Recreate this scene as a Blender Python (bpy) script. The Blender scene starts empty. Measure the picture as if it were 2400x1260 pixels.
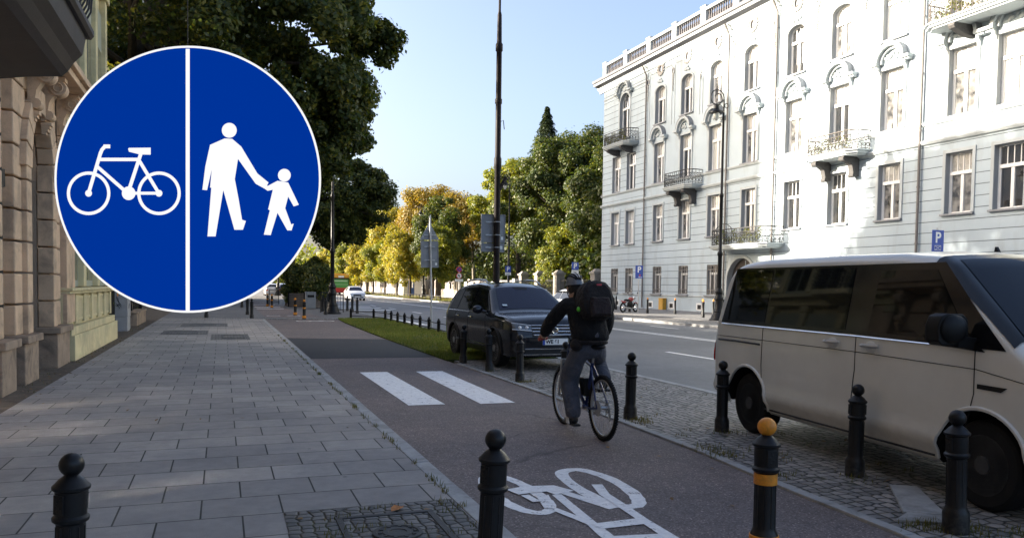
import bpy, bmesh, math, random
import numpy as np
from mathutils import Vector, Matrix, Euler
PI = math.pi
R = math.radians
random.seed(7)
rng = np.random.default_rng(11)
sc = bpy.context.scene
COL = sc.collection

# ------------------------------------------------------------------ camera, sky, sun, exposure
# world: +Y runs along the street, +X across it (left facades at x=-2.9, right facade at x=30.5)
FPX, EYE, YAW, PITCH, ROLL = 1870.0, 1.6, R(20.0), R(-2.5), R(0.8)
fw = Vector((math.sin(YAW)*math.cos(PITCH), math.cos(YAW)*math.cos(PITCH), math.sin(PITCH)))
rt = Vector((math.cos(YAW), -math.sin(YAW), 0))
up = rt.cross(fw)
cx = rt*math.cos(ROLL) + up*math.sin(ROLL)
cy = -rt*math.sin(ROLL) + up*math.cos(ROLL)
cam_d = bpy.data.cameras.new('camera')
cam = bpy.data.objects.new('camera', cam_d)
COL.objects.link(cam)
m = Matrix((cx, cy, -fw)).transposed().to_4x4()
m.translation = Vector((0, 0, EYE))
cam.matrix_world = m
cam_d.sensor_width = 36.0
cam_d.lens = 36.0*FPX/2400.0
cam_d.shift_y = (670 + FPX*math.tan(R(2.5)) - 630)/2400.0
cam_d.clip_start = 0.05
cam_d.clip_end = 3000
sc.camera = cam

SUN_TO = Vector((-1.0, 0.45, 0.31)).normalized()          # towards the sun
SUN_EL = math.asin(SUN_TO.z)
w = bpy.data.worlds.new('World')
sc.world = w
w.use_nodes = True
nt = w.node_tree
bg = nt.nodes['Background']
sky = nt.nodes.new('ShaderNodeTexSky')
sky.sky_type = 'NISHITA'
sky.sun_disc = False
sky.sun_elevation = SUN_EL
sky.sun_rotation = math.atan2(SUN_TO.x, SUN_TO.y)
sky.air_density = 0.65
sky.dust_density = 5.5
sky.ozone_density = 0.9
nt.links.new(sky.outputs[0], bg.inputs[0])
bg.inputs[1].default_value = 0.15
sd = bpy.data.lights.new('sun', 'SUN')
sd.energy = 5.0
sd.angle = R(0.5)
sd.color = (1.0, 0.90, 0.76)
sun = bpy.data.objects.new('sun', sd)
COL.objects.link(sun)
sun.rotation_euler = (-SUN_TO).to_track_quat('-Z', 'Y').to_euler()
sun.location = (-20, 10, 40)
sc.view_settings.view_transform = 'Standard'
sc.view_settings.look = 'None'
sc.view_settings.gamma = 1.0
EXPO = 1.85
sc.view_settings.exposure = EXPO
sc.cycles.use_denoising = True
sc.cycles.max_bounces = 8
sc.cycles.transparent_max_bounces = 8
sc.cycles.sample_clamp_indirect = 0.0      # keep the sun glints thrown on the street by the house windows
sc.cycles.use_guiding = True
sc.cycles.use_surface_guiding = True
sc.cycles.guiding_training_samples = 128
sc.cycles.blur_glossy = 0.0

# ------------------------------------------------------------------ helpers
class MB:
    """collects geometry, builds ONE mesh object"""
    def __init__(s): s.v = []; s.f = []; s.mi = []
    def add(s, vs, fs, mi=0, M=None):
        o = len(s.v)
        s.v += [tuple(M @ Vector(p)) if M is not None else tuple(p) for p in vs]
        for f in fs: s.f.append(tuple(o+i for i in f)); s.mi.append(mi)
    def box(s, x0, x1, y0, y1, z0, z1, mi=0, M=None):
        s.add([(x0,y0,z0),(x1,y0,z0),(x1,y1,z0),(x0,y1,z0),(x0,y0,z1),(x1,y0,z1),(x1,y1,z1),(x0,y1,z1)],
              [(0,3,2,1),(4,5,6,7),(0,1,5,4),(1,2,6,5),(2,3,7,6),(3,0,4,7)], mi, M)
    def frustum(s, x0, x1, y0, y1, z0, z1, t, mi=0, M=None):
        s.add([(x0,y0,z0),(x1,y0,z0),(x1,y1,z0),(x0,y1,z0),(x0+t,y0+t,z1),(x1-t,y0+t,z1),(x1-t,y1-t,z1),(x0+t,y1-t,z1)],
              [(0,3,2,1),(4,5,6,7),(0,1,5,4),(1,2,6,5),(2,3,7,6),(3,0,4,7)], mi, M)
    def cbox(s, c, d, mi=0, M=None):
        s.box(c[0]-d[0]/2, c[0]+d[0]/2, c[1]-d[1]/2, c[1]+d[1]/2, c[2]-d[2]/2, c[2]+d[2]/2, mi, M)
    def lathe(s, prof, n=16, c=(0,0,0), mi=0, M=None, axis='z'):
        vs = []; fs = []
        k = len(prof)
        for r, z in prof:
            for i in range(n):
                a = 2*PI*i/n
                p = (r*math.cos(a), r*math.sin(a), z)
                if axis == 'x': p = (p[2], p[0], p[1])
                elif axis == 'y': p = (p[0], p[2], -p[1])
                vs.append((p[0]+c[0], p[1]+c[1], p[2]+c[2]))
        for j in range(k-1):
            for i in range(n):
                a, b = j*n+i, j*n+(i+1) % n
                fs.append((a, b, b+n, a+n))
        fs.append(tuple(range(n-1, -1, -1))); fs.append(tuple((k-1)*n+i for i in range(n)))
        s.add(vs, fs, mi, M)
    def ball(s, c, r, n=16, mi=0, sz=1.0, M=None):
        k = max(5, n//2)
        s.lathe([(max(1e-4, r*math.sin(PI*j/k)), -r*sz*math.cos(PI*j/k)) for j in range(k+1)], n, c, mi, M)
    def ellipsoid(s, c, d, n=12, mi=0, M=None):
        T = Matrix.Translation(c) @ Matrix.Diagonal((d[0], d[1], d[2], 1))
        if M is not None: T = M @ T
        s.ball((0,0,0), 1, n, mi, 1, T)
    def tube(s, pts, r, n=8, mi=0, M=None, closed=False, cap=True):
        pts = [Vector(p) for p in pts]
        k = len(pts)
        rs = r if isinstance(r, (list, tuple)) else [r]*k
        vs = []; fs = []
        ref = None
        for i, p in enumerate(pts):
            a = pts[(i-1) % k] if (closed or i > 0) else p
            b = pts[(i+1) % k] if (closed or i < k-1) else p
            d = (b-a).normalized()
            if ref is None:
                ref = Vector((0,0,1)) if abs(d.z) < .9 else Vector((1,0,0))
            u = (ref - d*ref.dot(d))
            if u.length < 1e-5: u = d.orthogonal()
            u.normalize(); ref = u
            v = d.cross(u)
            for j in range(n):
                t = 2*PI*j/n
                vs.append(p + (u*math.cos(t)+v*math.sin(t))*rs[i])
        for i in range(k if closed else k-1):
            for j in range(n):
                a, b = i*n+j, i*n+(j+1) % n
                c, d = ((i+1) % k)*n+(j+1) % n, ((i+1) % k)*n+j
                fs.append((a, b, c, d))
        if cap and not closed:
            fs.append(tuple(range(n-1, -1, -1))); fs.append(tuple((k-1)*n+j for j in range(n)))
        s.add(vs, fs, mi, M)
    def ring(s, c, r, t, axis='x', n=32, m=8, mi=0, M=None, a0=0, a1=2*PI):
        full = abs(a1-a0-2*PI) < 1e-6
        pts = []
        for i in range(n if full else n+1):
            a = a0+(a1-a0)*i/n
            ca, sa = r*math.cos(a), r*math.sin(a)
            p = {'x': (0, ca, sa), 'y': (ca, 0, sa), 'z': (ca, sa, 0)}[axis]
            pts.append((c[0]+p[0], c[1]+p[1], c[2]+p[2]))
        s.tube(pts, t, m, mi, M, closed=full)
    def prism(s, poly, a0, a1, axis='x', mi=0, M=None):
        """extrude 2d polygon along axis (poly in the two remaining axes, cyclic order)"""
        n = len(poly)
        def P(a, q):
            return {'x': (a, q[0], q[1]), 'y': (q[0], a, q[1]), 'z': (q[0], q[1], a)}[axis]
        vs = [P(a0, q) for q in poly] + [P(a1, q) for q in poly]
        fs = [tuple(range(n-1, -1, -1)), tuple(range(n, 2*n))] + [(i, (i+1) % n, n+(i+1) % n, n+i) for i in range(n)]
        s.add(vs, fs, mi, M)
    def strip(s, poly_a, poly_b, mi=0, M=None):
        n = len(poly_a)
        s.add(list(poly_a)+list(poly_b), [(i, i+1, n+i+1, n+i) for i in range(n-1)], mi, M)
    def build(s, name, mats, parent=None, smooth=True, ang=40, bevel=0, loc=None, rot=None, recalc=True):
        me = bpy.data.meshes.new(name)
        me.from_pydata(s.v, [], s.f)
        if not isinstance(mats, (list, tuple)): mats = [mats]
        for mm in mats: me.materials.append(mm)
        me.polygons.foreach_set('material_index', s.mi)
        if recalc:
            bm = bmesh.new(); bm.from_mesh(me)
            bmesh.ops.recalc_face_normals(bm, faces=bm.faces)
            bm.to_mesh(me); bm.free()
        if smooth:
            me.polygons.foreach_set('use_smooth', [True]*len(me.polygons))
            me.set_sharp_from_angle(angle=R(ang))
        me.update()
        o = bpy.data.objects.new(name, me)
        COL.objects.link(o)
        if parent is not None: o.parent = parent
        if loc is not None: o.location = loc
        if rot is not None: o.rotation_euler = rot
        if bevel:
            b = o.modifiers.new('bevel', 'BEVEL'); b.width = bevel; b.segments = 2; b.limit_method = 'ANGLE'; b.angle_limit = R(40)
        return o

def tag(o, label=None, cat=None, group=None, kind=None):
    if label: o['label'] = label
    if cat: o['category'] = cat
    if group: o['group'] = group
    if kind: o['kind'] = kind
    return o
def thing(name, label, cat, loc=(0,0,0), rotz=0.0, group=None):
    o = bpy.data.objects.new(name, None); COL.objects.link(o)
    o.empty_display_size = .2
    o.location = loc; o.rotation_euler = (0, 0, rotz)
    return tag(o, label, cat, group)
def dup(root, loc, rotz=0.0, label=None, group=None, scale=None):
    r = root.copy(); COL.objects.link(r); r.location = loc; r.rotation_euler = (0, 0, rotz)
    if label: r['label'] = label
    if group: r['group'] = group
    if scale: r.scale = (scale, scale, scale) if not isinstance(scale, tuple) else scale
    for ch in list(root.children):
        c = ch.copy(); COL.objects.link(c); c.parent = r
        for gch in list(ch.children):
            d = gch.copy(); COL.objects.link(d); d.parent = c
    return r
def text(name, s, size, loc, rot, mat, parent=None, extrude=.002, align='CENTER', bold=0.0, sx=1.0):
    cu = bpy.data.curves.new(name, 'FONT')
    cu.body = s; cu.size = size; cu.align_x = align; cu.align_y = 'CENTER'; cu.extrude = extrude; cu.offset = bold
    cu.materials.append(mat)
    o = bpy.data.objects.new(name, cu); COL.objects.link(o)
    o.location = loc; o.rotation_euler = rot; o.scale = (sx, 1, 1)
    bpy.context.view_layer.update()
    dg = bpy.context.evaluated_depsgraph_get()
    me = bpy.data.meshes.new_from_object(o.evaluated_get(dg))
    mo_ = bpy.data.objects.new(name, me); COL.objects.link(mo_)
    mo_.location = loc; mo_.rotation_euler = rot; mo_.scale = (sx, 1, 1)
    bpy.data.objects.remove(o)
    if parent is not None: mo_.parent = parent
    return mo_

# ------------------------------------------------------------------ materials
MATS = {}
def nodes_of(name):
    mt = bpy.data.materials.new(name); mt.use_nodes = True
    n = mt.node_tree; return mt, n, n.nodes['Principled BSDF']
def ramp(n, fac, stops):
    r = n.nodes.new('ShaderNodeValToRGB')
    e = r.color_ramp.elements
    e[0].position, e[0].color = stops[0][0], (*stops[0][1], 1)
    e[1].position, e[1].color = stops[-1][0], (*stops[-1][1], 1)
    for p, c in stops[1:-1]:
        q = e.new(p); q.color = (*c, 1)
    n.links.new(fac, r.inputs[0]); return r.outputs[0]
def noise(n, scale, detail=4, rough=.6, vec=None, dist=0):
    t = n.nodes.new('ShaderNodeTexNoise'); t.inputs['Scale'].default_value = scale
    t.inputs['Detail'].default_value = detail; t.inputs['Roughness'].default_value = rough; t.inputs['Distortion'].default_value = dist
    if vec is not None: n.links.new(vec, t.inputs['Vector'])
    return t.outputs['Fac']
def objco(n):
    return n.nodes.new('ShaderNodeTexCoord').outputs['Object']
def mixc(n, a, b, fac, mode='MIX'):
    x = n.nodes.new('ShaderNodeMix'); x.data_type = 'RGBA'; x.blend_type = mode
    for i, val in ((6, a), (7, b)):
        if isinstance(val, tuple): x.inputs[i].default_value = (*val, 1)
        else: n.links.new(val, x.inputs[i])
    if isinstance(fac, (int, float)): x.inputs[0].default_value = fac
    else: n.links.new(fac, x.inputs[0])
    return x.outputs[2]
def mth(n, op, a, b=None):
    x = n.nodes.new('ShaderNodeMath'); x.operation = op
    for i, val in ((0, a), (1, b)):
        if val is None: continue
        if isinstance(val, (int, float)): x.inputs[i].default_value = val
        else: n.links.new(val, x.inputs[i])
    return x.outputs[0]
def mapping(n, vec, loc=(0,0,0), rot=(0,0,0), scale=(1,1,1)):
    x = n.nodes.new('ShaderNodeMapping')
    x.inputs['Location'].default_value = loc; x.inputs['Rotation'].default_value = rot; x.inputs['Scale'].default_value = scale
    n.links.new(vec, x.inputs['Vector']); return x.outputs[0]
def bump(n, p, h, strength=.3, dist=.02):
    b = n.nodes.new('ShaderNodeBump'); b.inputs['Strength'].default_value = strength; b.inputs['Distance'].default_value = dist
    n.links.new(h, b.inputs['Height']); n.links.new(b.outputs[0], p.inputs['Normal'])
def sepz(n, vec):
    x = n.nodes.new('ShaderNodeSeparateXYZ'); n.links.new(vec, x.inputs[0]); return x.outputs
def mat(name, col, rough=.6, metal=0.0, var=.12, scale=6.0, bmp=.08, spec=.5, coat=0.0, fine=60.0, dirt=None, dirt_scale=1.2):
    """generic worn material: two-scale colour variation, optional dirt blotches, slight bump"""
    if name in MATS: return MATS[name]
    mt, n, p = nodes_of(name)
    co = objco(n)
    n1 = noise(n, scale, 5, .62, co); n2 = noise(n, fine, 2, .5, co)
    d = tuple(max(0, c*(1-var)) for c in col); l = tuple(min(1, c*(1+var)) for c in col)
    c1 = ramp(n, n1, [(.3, d), (.7, l)])
    c2 = mixc(n, c1, ramp(n, n2, [(.35, (.75,.75,.75)), (.65, (1,1,1))]), min(1, var*2.0), 'MULTIPLY')
    if dirt:
        nd = noise(n, dirt_scale, 6, .7, co, .5)
        c2 = mixc(n, c2, dirt, ramp(n, nd, [(.48, (0,0,0)), (.72, (.75,.75,.75))]))
    n.links.new(c2, p.inputs['Base Color'])
    p.inputs['Metallic'].default_value = metal
    p.inputs['Specular IOR Level'].default_value = spec
    p.inputs['Coat Weight'].default_value = coat
    p.inputs['Coat Roughness'].default_value = .06 if coat < 1 else .02
    if coat >= 1: p.inputs['Coat IOR'].default_value = 2.1
    rr = n.nodes.new('ShaderNodeMapRange'); n.links.new(n1, rr.inputs[0])
    rr.inputs[3].default_value = max(.02, rough-.08); rr.inputs[4].default_value = min(1, rough+.08)
    n.links.new(rr.outputs[0], p.inputs['Roughness'])
    if bmp: bump(n, p, n2, bmp, .01)
    MATS[name] = mt
    return mt
def emit(name, col, s):
    mt, n, p = nodes_of(name)
    p.inputs['Base Color'].default_value = (*[c*.04 for c in col], 1)
    p.inputs['Emission Color'].default_value = (*col, 1); p.inputs['Emission Strength'].default_value = s
    p.inputs['Roughness'].default_value = .6; p.inputs['Specular IOR Level'].default_value = .0
    return mt
def glass_dark(name, col=(.012,.015,.018), rough=.04, spec=.5, var=None, coat=0):
    mt, n, p = nodes_of(name)
    if var:
        co = objco(n); c = ramp(n, noise(n, 1.7, 2, .5, co), [(.4, col), (.6, var)]); n.links.new(c, p.inputs['Base Color'])
    else: p.inputs['Base Color'].default_value = (*col, 1)
    p.inputs['Roughness'].default_value = rough; p.inputs['Specular IOR Level'].default_value = spec
    p.inputs['Coat Weight'].default_value = coat; p.inputs['Coat Roughness'].default_value = rough
    if coat: p.inputs['IOR'].default_value = 1.8; p.inputs['Coat IOR'].default_value = 1.8   # double glazing
    return mt
def leafmat(name, cols, trans=.35):
    mt, n, p = nodes_of(name)
    g = n.nodes.new('ShaderNodeNewGeometry')
    c1 = ramp(n, g.outputs['Random Per Island'], [(i/(len(cols)-1), c) for i, c in enumerate(cols)])
    co = objco(n)
    big = ramp(n, noise(n, .35, 3, .6, co), [(.35, (.62,.66,.6)), (.65, (1.12,1.1,1.0))])
    c = mixc(n, c1, big, .8, 'MULTIPLY')
    n.links.new(c, p.inputs['Base Color'])
    p.inputs['Roughness'].default_value = .5; p.inputs['Specular IOR Level'].default_value = .35
    t = n.nodes.new('ShaderNodeBsdfTranslucent')
    n.links.new(mixc(n, c, (1.5,1.35,.5), 1.0, 'MULTIPLY'), t.inputs['Color'])
    mx = n.nodes.new('ShaderNodeMixShader'); mx.inputs[0].default_value = trans
    n.links.new(p.outputs[0], mx.inputs[1]); n.links.new(t.outputs[0], mx.inputs[2])
    n.links.new(mx.outputs[0], n.nodes['Material Output'].inputs['Surface'])
    return mt

M_black = mat('black_iron', (.0065,.0065,.007), .42, 0, .3, 9, .12, .28)
def mat_bollard():
    mt, n, p = nodes_of('bollard_iron'); o = objco(n)
    c = ramp(n, noise(n, 14, 5, .65, o), [(.3, (.0045,.0045,.005)), (.7, (.010,.010,.011))])
    c = mixc(n, c, (.07,.062,.052), mth(n, 'MULTIPLY', ramp(n, sepz(n, o)[2], [(.0, (1,1,1)), (.22, (0,0,0))]), ramp(n, noise(n, 22, 5, .7, o), [(.4, (0,0,0)), (.7, (1,1,1))])))
    c = mixc(n, c, (.10,.085,.075), ramp(n, noise(n, 38, 4, .7, o), [(.70, (0,0,0)), (.74, (.8,.8,.8))]))
    n.links.new(c, p.inputs['Base Color']); p.inputs['Specular IOR Level'].default_value = .3
    n.links.new(ramp(n, noise(n, 9, 5, .6, o), [(.3, (.28,.28,.28)), (.7, (.6,.6,.6))]), p.inputs['Roughness'])
    bump(n, p, noise(n, 60, 3, .6, o), .12, .004)
    return mt
M_boll = mat_bollard()
M_yel = mat('yellow_paint', (.70,.255,.012), .5, 0, .15, 14, .08, dirt=(.25,.12,.02), dirt_scale=9)
M_white = mat('white_paint', (.78,.78,.76), .55, 0, .06, 5, .03)
M_frame = mat('window_white', (.74,.74,.72), .5, 0, .05, 4, .02)
M_steel = mat('galvanised_steel', (.42,.43,.44), .45, .6, .12, 12, .05)
M_greyplate = mat('grey_sign_back', (.24,.25,.265), .55, .2, .1, 4, .04, dirt=(.17,.17,.17), dirt_scale=3)
M_chrome = mat('chrome', (.8,.8,.8), .14, 1.0, .03, 4, 0)
M_rubber = mat('tyre_rubber', (.010,.010,.011), .8, 0, .2, 18, .15, .25)
M_dark = mat('dark_plastic', (.008,.008,.009), .55, 0, .2, 10, .1, .3)
M_glassdk = glass_dark('tinted_glass', (.008,.009,.011), .03, .5)
M_bluesign = mat('sign_blue', (.012,.055,.34), .4, 0, .05, 4, .01)
M_redsign = mat('sign_red', (.5,.02,.025), .45, 0, .08, 4, .01)
M_redlamp = mat('red_lens', (.35,.012,.012), .2, 0, .08, 8, 0)
M_skin = mat('skin', (.48,.30,.22), .55, 0, .1, 20, .05)
# ------------------------------------------------------------------ ground materials
def mat_slabs():
    mt, n, p = nodes_of('pavement_slabs')
    co = mapping(n, objco(n), loc=(.41, -5.715, 0))
    b = n.nodes.new('ShaderNodeTexBrick'); n.links.new(co, b.inputs['Vector'])
    b.offset = .5; b.inputs['Scale'].default_value = 1; b.inputs['Brick Width'].default_value = .54; b.inputs['Row Height'].default_value = .5
    b.inputs['Mortar Size'].default_value = .0068; b.inputs['Mortar Smooth'].default_value = .2; b.inputs['Bias'].default_value = 0
    b.inputs['Color1'].default_value = (.300,.284,.272,1); b.inputs['Color2'].default_value = (.415,.39,.365,1); b.inputs['Mortar'].default_value = (.028,.03,.024,1)
    o = objco(n)
    c = mixc(n, b.outputs['Color'], ramp(n, noise(n, .55, 6, .65, o), [(.3, (.66,.67,.69)), (.7, (1.12,1.09,1.05))]), 1, 'MULTIPLY')
    c = mixc(n, c, ramp(n, noise(n, 7, 5, .7, o), [(.3, (.84,.84,.85)), (.7, (1.08,1.08,1.07))]), 1, 'MULTIPLY')
    c = mixc(n, c, ramp(n, noise(n, 220, 2, .5, o), [(.38, (.62,.62,.62)), (.62, (1.2,1.2,1.2))]), .6, 'MULTIPLY')
    c = mixc(n, c, (.12,.115,.11), ramp(n, noise(n, .8, 7, .72, o, .8), [(.55, (0,0,0)), (.78, (.5,.5,.5))]))
    c = mixc(n, c, (.40,.36,.31), ramp(n, noise(n, .33, 4, .6, o, .3), [(.5, (0,0,0)), (.75, (.35,.35,.35))]))
    # dark spots: gum, stains
    v = n.nodes.new('ShaderNodeTexVoronoi'); v.inputs['Scale'].default_value = 1.4; n.links.new(o, v.inputs['Vector'])
    c = mixc(n, c, (.09,.09,.09), ramp(n, v.outputs['Distance'], [(.018, (.8,.8,.8)), (.035, (0,0,0))]))
    n.links.new(c, p.inputs['Base Color']); p.inputs['Roughness'].default_value = .72; p.inputs['Specular IOR Level'].default_value = .35
    h = mth(n, 'ADD', mth(n, 'MULTIPLY', b.outputs['Fac'], -1.0), mth(n, 'MULTIPLY', noise(n, 160, 2, .5, o), .12))
    bump(n, p, h, .5, .006)
    return mt
def mat_setts(name, size, cols, gap=(.02,.02,.016), dist=.03, moss=(.035,.05,.015), moss_amt=.62):
    """granite setts: distorted small bricks with rounded tops"""
    mt, n, p = nodes_of(name)
    o = objco(n)
    nz = n.nodes.new('ShaderNodeTexNoise'); nz.inputs['Scale'].default_value = 3.0; nz.inputs['Detail'].default_value = 3; n.links.new(o, nz.inputs['Vector'])
    vm = n.nodes.new('ShaderNodeVectorMath'); vm.operation = 'MULTIPLY_ADD'
    n.links.new(nz.outputs['Color'], vm.inputs[0]); vm.inputs[1].default_value = (dist*3, dist*3, 0); n.links.new(o, vm.inputs[2])
    v = n.nodes.new('ShaderNodeTexVoronoi'); v.feature = 'DISTANCE_TO_EDGE'; v.inputs['Scale'].default_value = 1/size; v.inputs['Randomness'].default_value = .42
    v2 = n.nodes.new('ShaderNodeTexVoronoi'); v2.feature = 'F1'; v2.inputs['Scale'].default_value = 1/size; v2.inputs['Randomness'].default_value = .42
    for q in (v, v2): n.links.new(vm.outputs[0], q.inputs['Vector'])
    hue = n.nodes.new('ShaderNodeSeparateColor'); n.links.new(v2.outputs['Color'], hue.inputs[0])
    c = ramp(n, hue.outputs[0], [(i/(len(cols)-1), q) for i, q in enumerate(cols)])
    c = mixc(n, c, ramp(n, noise(n, 90, 3, .6, o), [(.3, (.7,.7,.7)), (.7, (1.15,1.15,1.15))]), .8, 'MULTIPLY')
    g = mixc(n, gap, moss, ramp(n, noise(n, 2.2, 4, .65, o), [(moss_amt-.08, (0,0,0)), (moss_amt+.08, (1,1,1))]))
    e = ramp(n, v.outputs['Distance'], [(.035, (0,0,0)), (.11, (1,1,1))])
    c = mixc(n, g, c, e)
    n.links.new(c, p.inputs['Base Color']); p.inputs['Roughness'].default_value = .6; p.inputs['Specular IOR Level'].default_value = .4
    hh = ramp(n, v.outputs['Distance'], [(.0, (0,0,0)), (.14, (.8,.8,.8)), (.4, (1,1,1))])
    bump(n, p, hh, .9, size*.22)
    return mt
def mat_asphalt(name, col, speck=.5, tint=None, wet=.75, patch=.5):
    mt, n, p = nodes_of(name)
    o = objco(n)
    c = ramp(n, noise(n, .5, 6, .65, o), [(.3, tuple(q*(1-.3*patch) for q in col)), (.7, tuple(q*(1+.3*patch) for q in col))])
    if tint: c = mixc(n, c, tint, ramp(n, noise(n, .22, 4, .6, o), [(.4, (0,0,0)), (.65, (.8,.8,.8))]))
    v = n.nodes.new('ShaderNodeTexVoronoi'); v.inputs['Scale'].default_value = 95; n.links.new(o, v.inputs['Vector'])
    s = n.nodes.new('ShaderNodeSeparateColor'); n.links.new(v.outputs['Color'], s.inputs[0])
    c = mixc(n, c, ramp(n, s.outputs[0], [(0, (.45,.45,.45)), (.55, (.95,.95,.95)), (.9, (1.2,1.2,1.2)), (1, (2.6,2.6,2.6))]), speck, 'MULTIPLY')
    c = mixc(n, c, ramp(n, noise(n, 5, 5, .7, o), [(.3, (.84,.84,.84)), (.7, (1.12,1.12,1.12))]), .9, 'MULTIPLY')
    c = mixc(n, c, tuple(q*.55 for q in col), ramp(n, noise(n, .9, 7, .75, o, 1.2), [(.56, (0,0,0)), (.74, (.7,.7,.7))]))
    nz = n.nodes.new('ShaderNodeTexNoise'); nz.inputs['Scale'].default_value = 2.2; nz.inputs['Detail'].default_value = 4; n.links.new(o, nz.inputs['Vector'])
    vm = n.nodes.new('ShaderNodeVectorMath'); vm.operation = 'MULTIPLY_ADD'; n.links.new(nz.outputs['Color'], vm.inputs[0]); vm.inputs[1].default_value = (.5,.5,0); n.links.new(o, vm.inputs[2])
    cr = n.nodes.new('ShaderNodeTexVoronoi'); cr.feature = 'DISTANCE_TO_EDGE'; cr.inputs['Scale'].default_value = .33; n.links.new(vm.outputs[0], cr.inputs['Vector'])
    crk = mth(n, 'MULTIPLY', ramp(n, cr.outputs['Distance'], [(.002, (1,1,1)), (.006, (0,0,0))]), ramp(n, noise(n, .45, 3, .5, o), [(.5, (0,0,0)), (.6, (.75,.75,.75))]))
    c = mixc(n, c, tuple(q*.3 for q in col), crk)
    n.links.new(c, p.inputs['Base Color']); p.inputs['Roughness'].default_value = wet; p.inputs['Specular IOR Level'].default_value = .4
    bump(n, p, s.outputs[0], .25, .004)
    return mt
def mat_worn_paint(name, under):
    mt, n, p = nodes_of(name)
    o = objco(n)
    a = noise(n, 9, 6, .75, o, .3); b = noise(n, 60, 3, .6, o)
    f = mth(n, 'ADD', mth(n, 'MULTIPLY', a, .7), mth(n, 'MULTIPLY', b, .3))
    c = mixc(n, under, ramp(n, noise(n, 25, 4, .6, o), [(.3, (.72,.70,.68)), (.7, (.93,.91,.88))]), ramp(n, f, [(.37, (0,0,0)), (.44, (1,1,1))]))
    n.links.new(c, p.inputs['Base Color']); p.inputs['Roughness'].default_value = .6
    bump(n, p, b, .15, .004)
    return mt
G_slab = mat_slabs()
G_setts = mat_setts('verge_setts', .105, [(.16,.152,.145), (.25,.235,.22), (.34,.31,.285)])
G_setts_dk = mat_setts('manhole_setts', .085, [(.075,.073,.07), (.13,.125,.118), (.18,.17,.16)], moss_amt=.58)
G_lane = mat_asphalt('lane_asphalt', (.185,.145,.130), .85, (.130,.110,.106))
G_patch = mat_asphalt('patch_asphalt', (.026,.026,.03), .5)
G_road = mat_asphalt('road_asphalt', (.145,.145,.148), .4, (.105,.107,.112), .6)
G_plaza = mat_asphalt('plaza_paving', (.15,.145,.14), .4, (.11,.11,.11))
G_kerb = mat('granite_kerb', (.34,.34,.335), .7, 0, .16, 7, .2, .4, dirt=(.10,.10,.085), dirt_scale=2.5)
G_paint = mat_worn_paint('worn_road_paint', (.12,.10,.10))
G_soil = mat('soil', (.15,.125,.10), .95, 0, .35, 5, .5, .1, dirt=(.13,.10,.07), dirt_scale=6)
G_grassbase = mat('grass_soil', (.045,.06,.018), .95, 0, .3, 5, .3, .1)

def sheet(name, polys, m, kind='structure', zb=None):
    """polys: list of (list of (x,y), z); extruded down to zb when given"""
    b = MB()
    for pl, z in polys:
        if zb is None: b.add([(x, y, z) for x, y in pl], [tuple(range(len(pl)))])
        else: b.prism(pl, zb, z, 'z')
    o = b.build(name, m, smooth=False)
    return tag(o, kind=kind)
def rect(x0, x1, y0, y1): return [(x0,y0),(x1,y0),(x1,y1),(x0,y1)]

sheet('ground', [(rect(-700, 700, -300, 1600), -.16)], mat_asphalt('far_ground', (.12,.12,.11), .2))
sheet('road', [(rect(7.35, 19.9, -40, 420), -.10)], G_road)
sheet('pavement', [(rect(-2.48, 1.62, -15, 36.6), 0)], G_slab, zb=-.15)
sheet('plaza', [(rect(-2.48, 7.2, 38.3, 48), -.002), (rect(-2.48, 7.2, 48, 400), -.004)], G_plaza, zb=-.15)
sheet('sett_strip', [(rect(-2.48, 7.2, 36.61, 38.29), 0.0)], G_setts, zb=-.15)
sheet('facade_strip', [(rect(-3.4, -2.485, -15, 60), -.01)], G_soil, zb=-.15)
sheet('garden_soil', [(rect(-60, -3.41, 18, 140), -.03)], G_soil, zb=-.15)
# joint kerb stones between pavement and lane (single long strip, stones of 1 m)
kb = MB()
y = -15.0
while y < 36.5:
    kb.box(1.624, 1.765, y, min(y+.992, 36.6), -.15, .004+random.uniform(-.002,.002)); y += 1.0
tag(kb.build('kerb', G_kerb, smooth=False, bevel=.006), kind='structure')
lane_edge = [(4.5,-15),(4.22,4.0),(4.28,5.2),(4.42,6.6),(4.5,8.7),(4.54,11),(4.54,15.8),(4.52,21),(4.6,27),(4.75,33),(4.95,36.6)]
lane = [(1.768,-15)] + lane_edge + [(1.768,36.6)]
sheet('bike_lane', [(lane, -.02)], G_lane, zb=-.15)
sheet('asphalt_patch', [([(1.80,17.5),(4.515,17.35),(4.515,23.35),(1.80,24.3)], -.016)], G_patch)
sheet('bike_lane_far', [([(1.9,48.0),(3.9,48.0),(3.2,75),(2.2,75)], .003), ([(1.9,38.31),(4.6,38.31),(3.9,48),(1.9,48)], .003)], G_lane)
# granite edging along the lane's right side and the sett verge with parked vehicles
kb = MB()
for (a, b_) in zip(lane_edge[:7], lane_edge[1:7]):
    L = math.dist(a, b_); k = max(1, round(L/1.0))
    for i in range(k):
        p0 = [a[j]+(b_[j]-a[j])*i/k for j in (0,1)]; p1 = [a[j]+(b_[j]-a[j])*(i+.99)/k for j in (0,1)]
        kb.prism([(p0[0]+.002,p0[1]),(p0[0]+.10,p0[1]),(p1[0]+.10,p1[1]),(p1[0]+.002,p1[1])], -.15, .002+random.uniform(-.003,.002), 'z')
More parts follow.
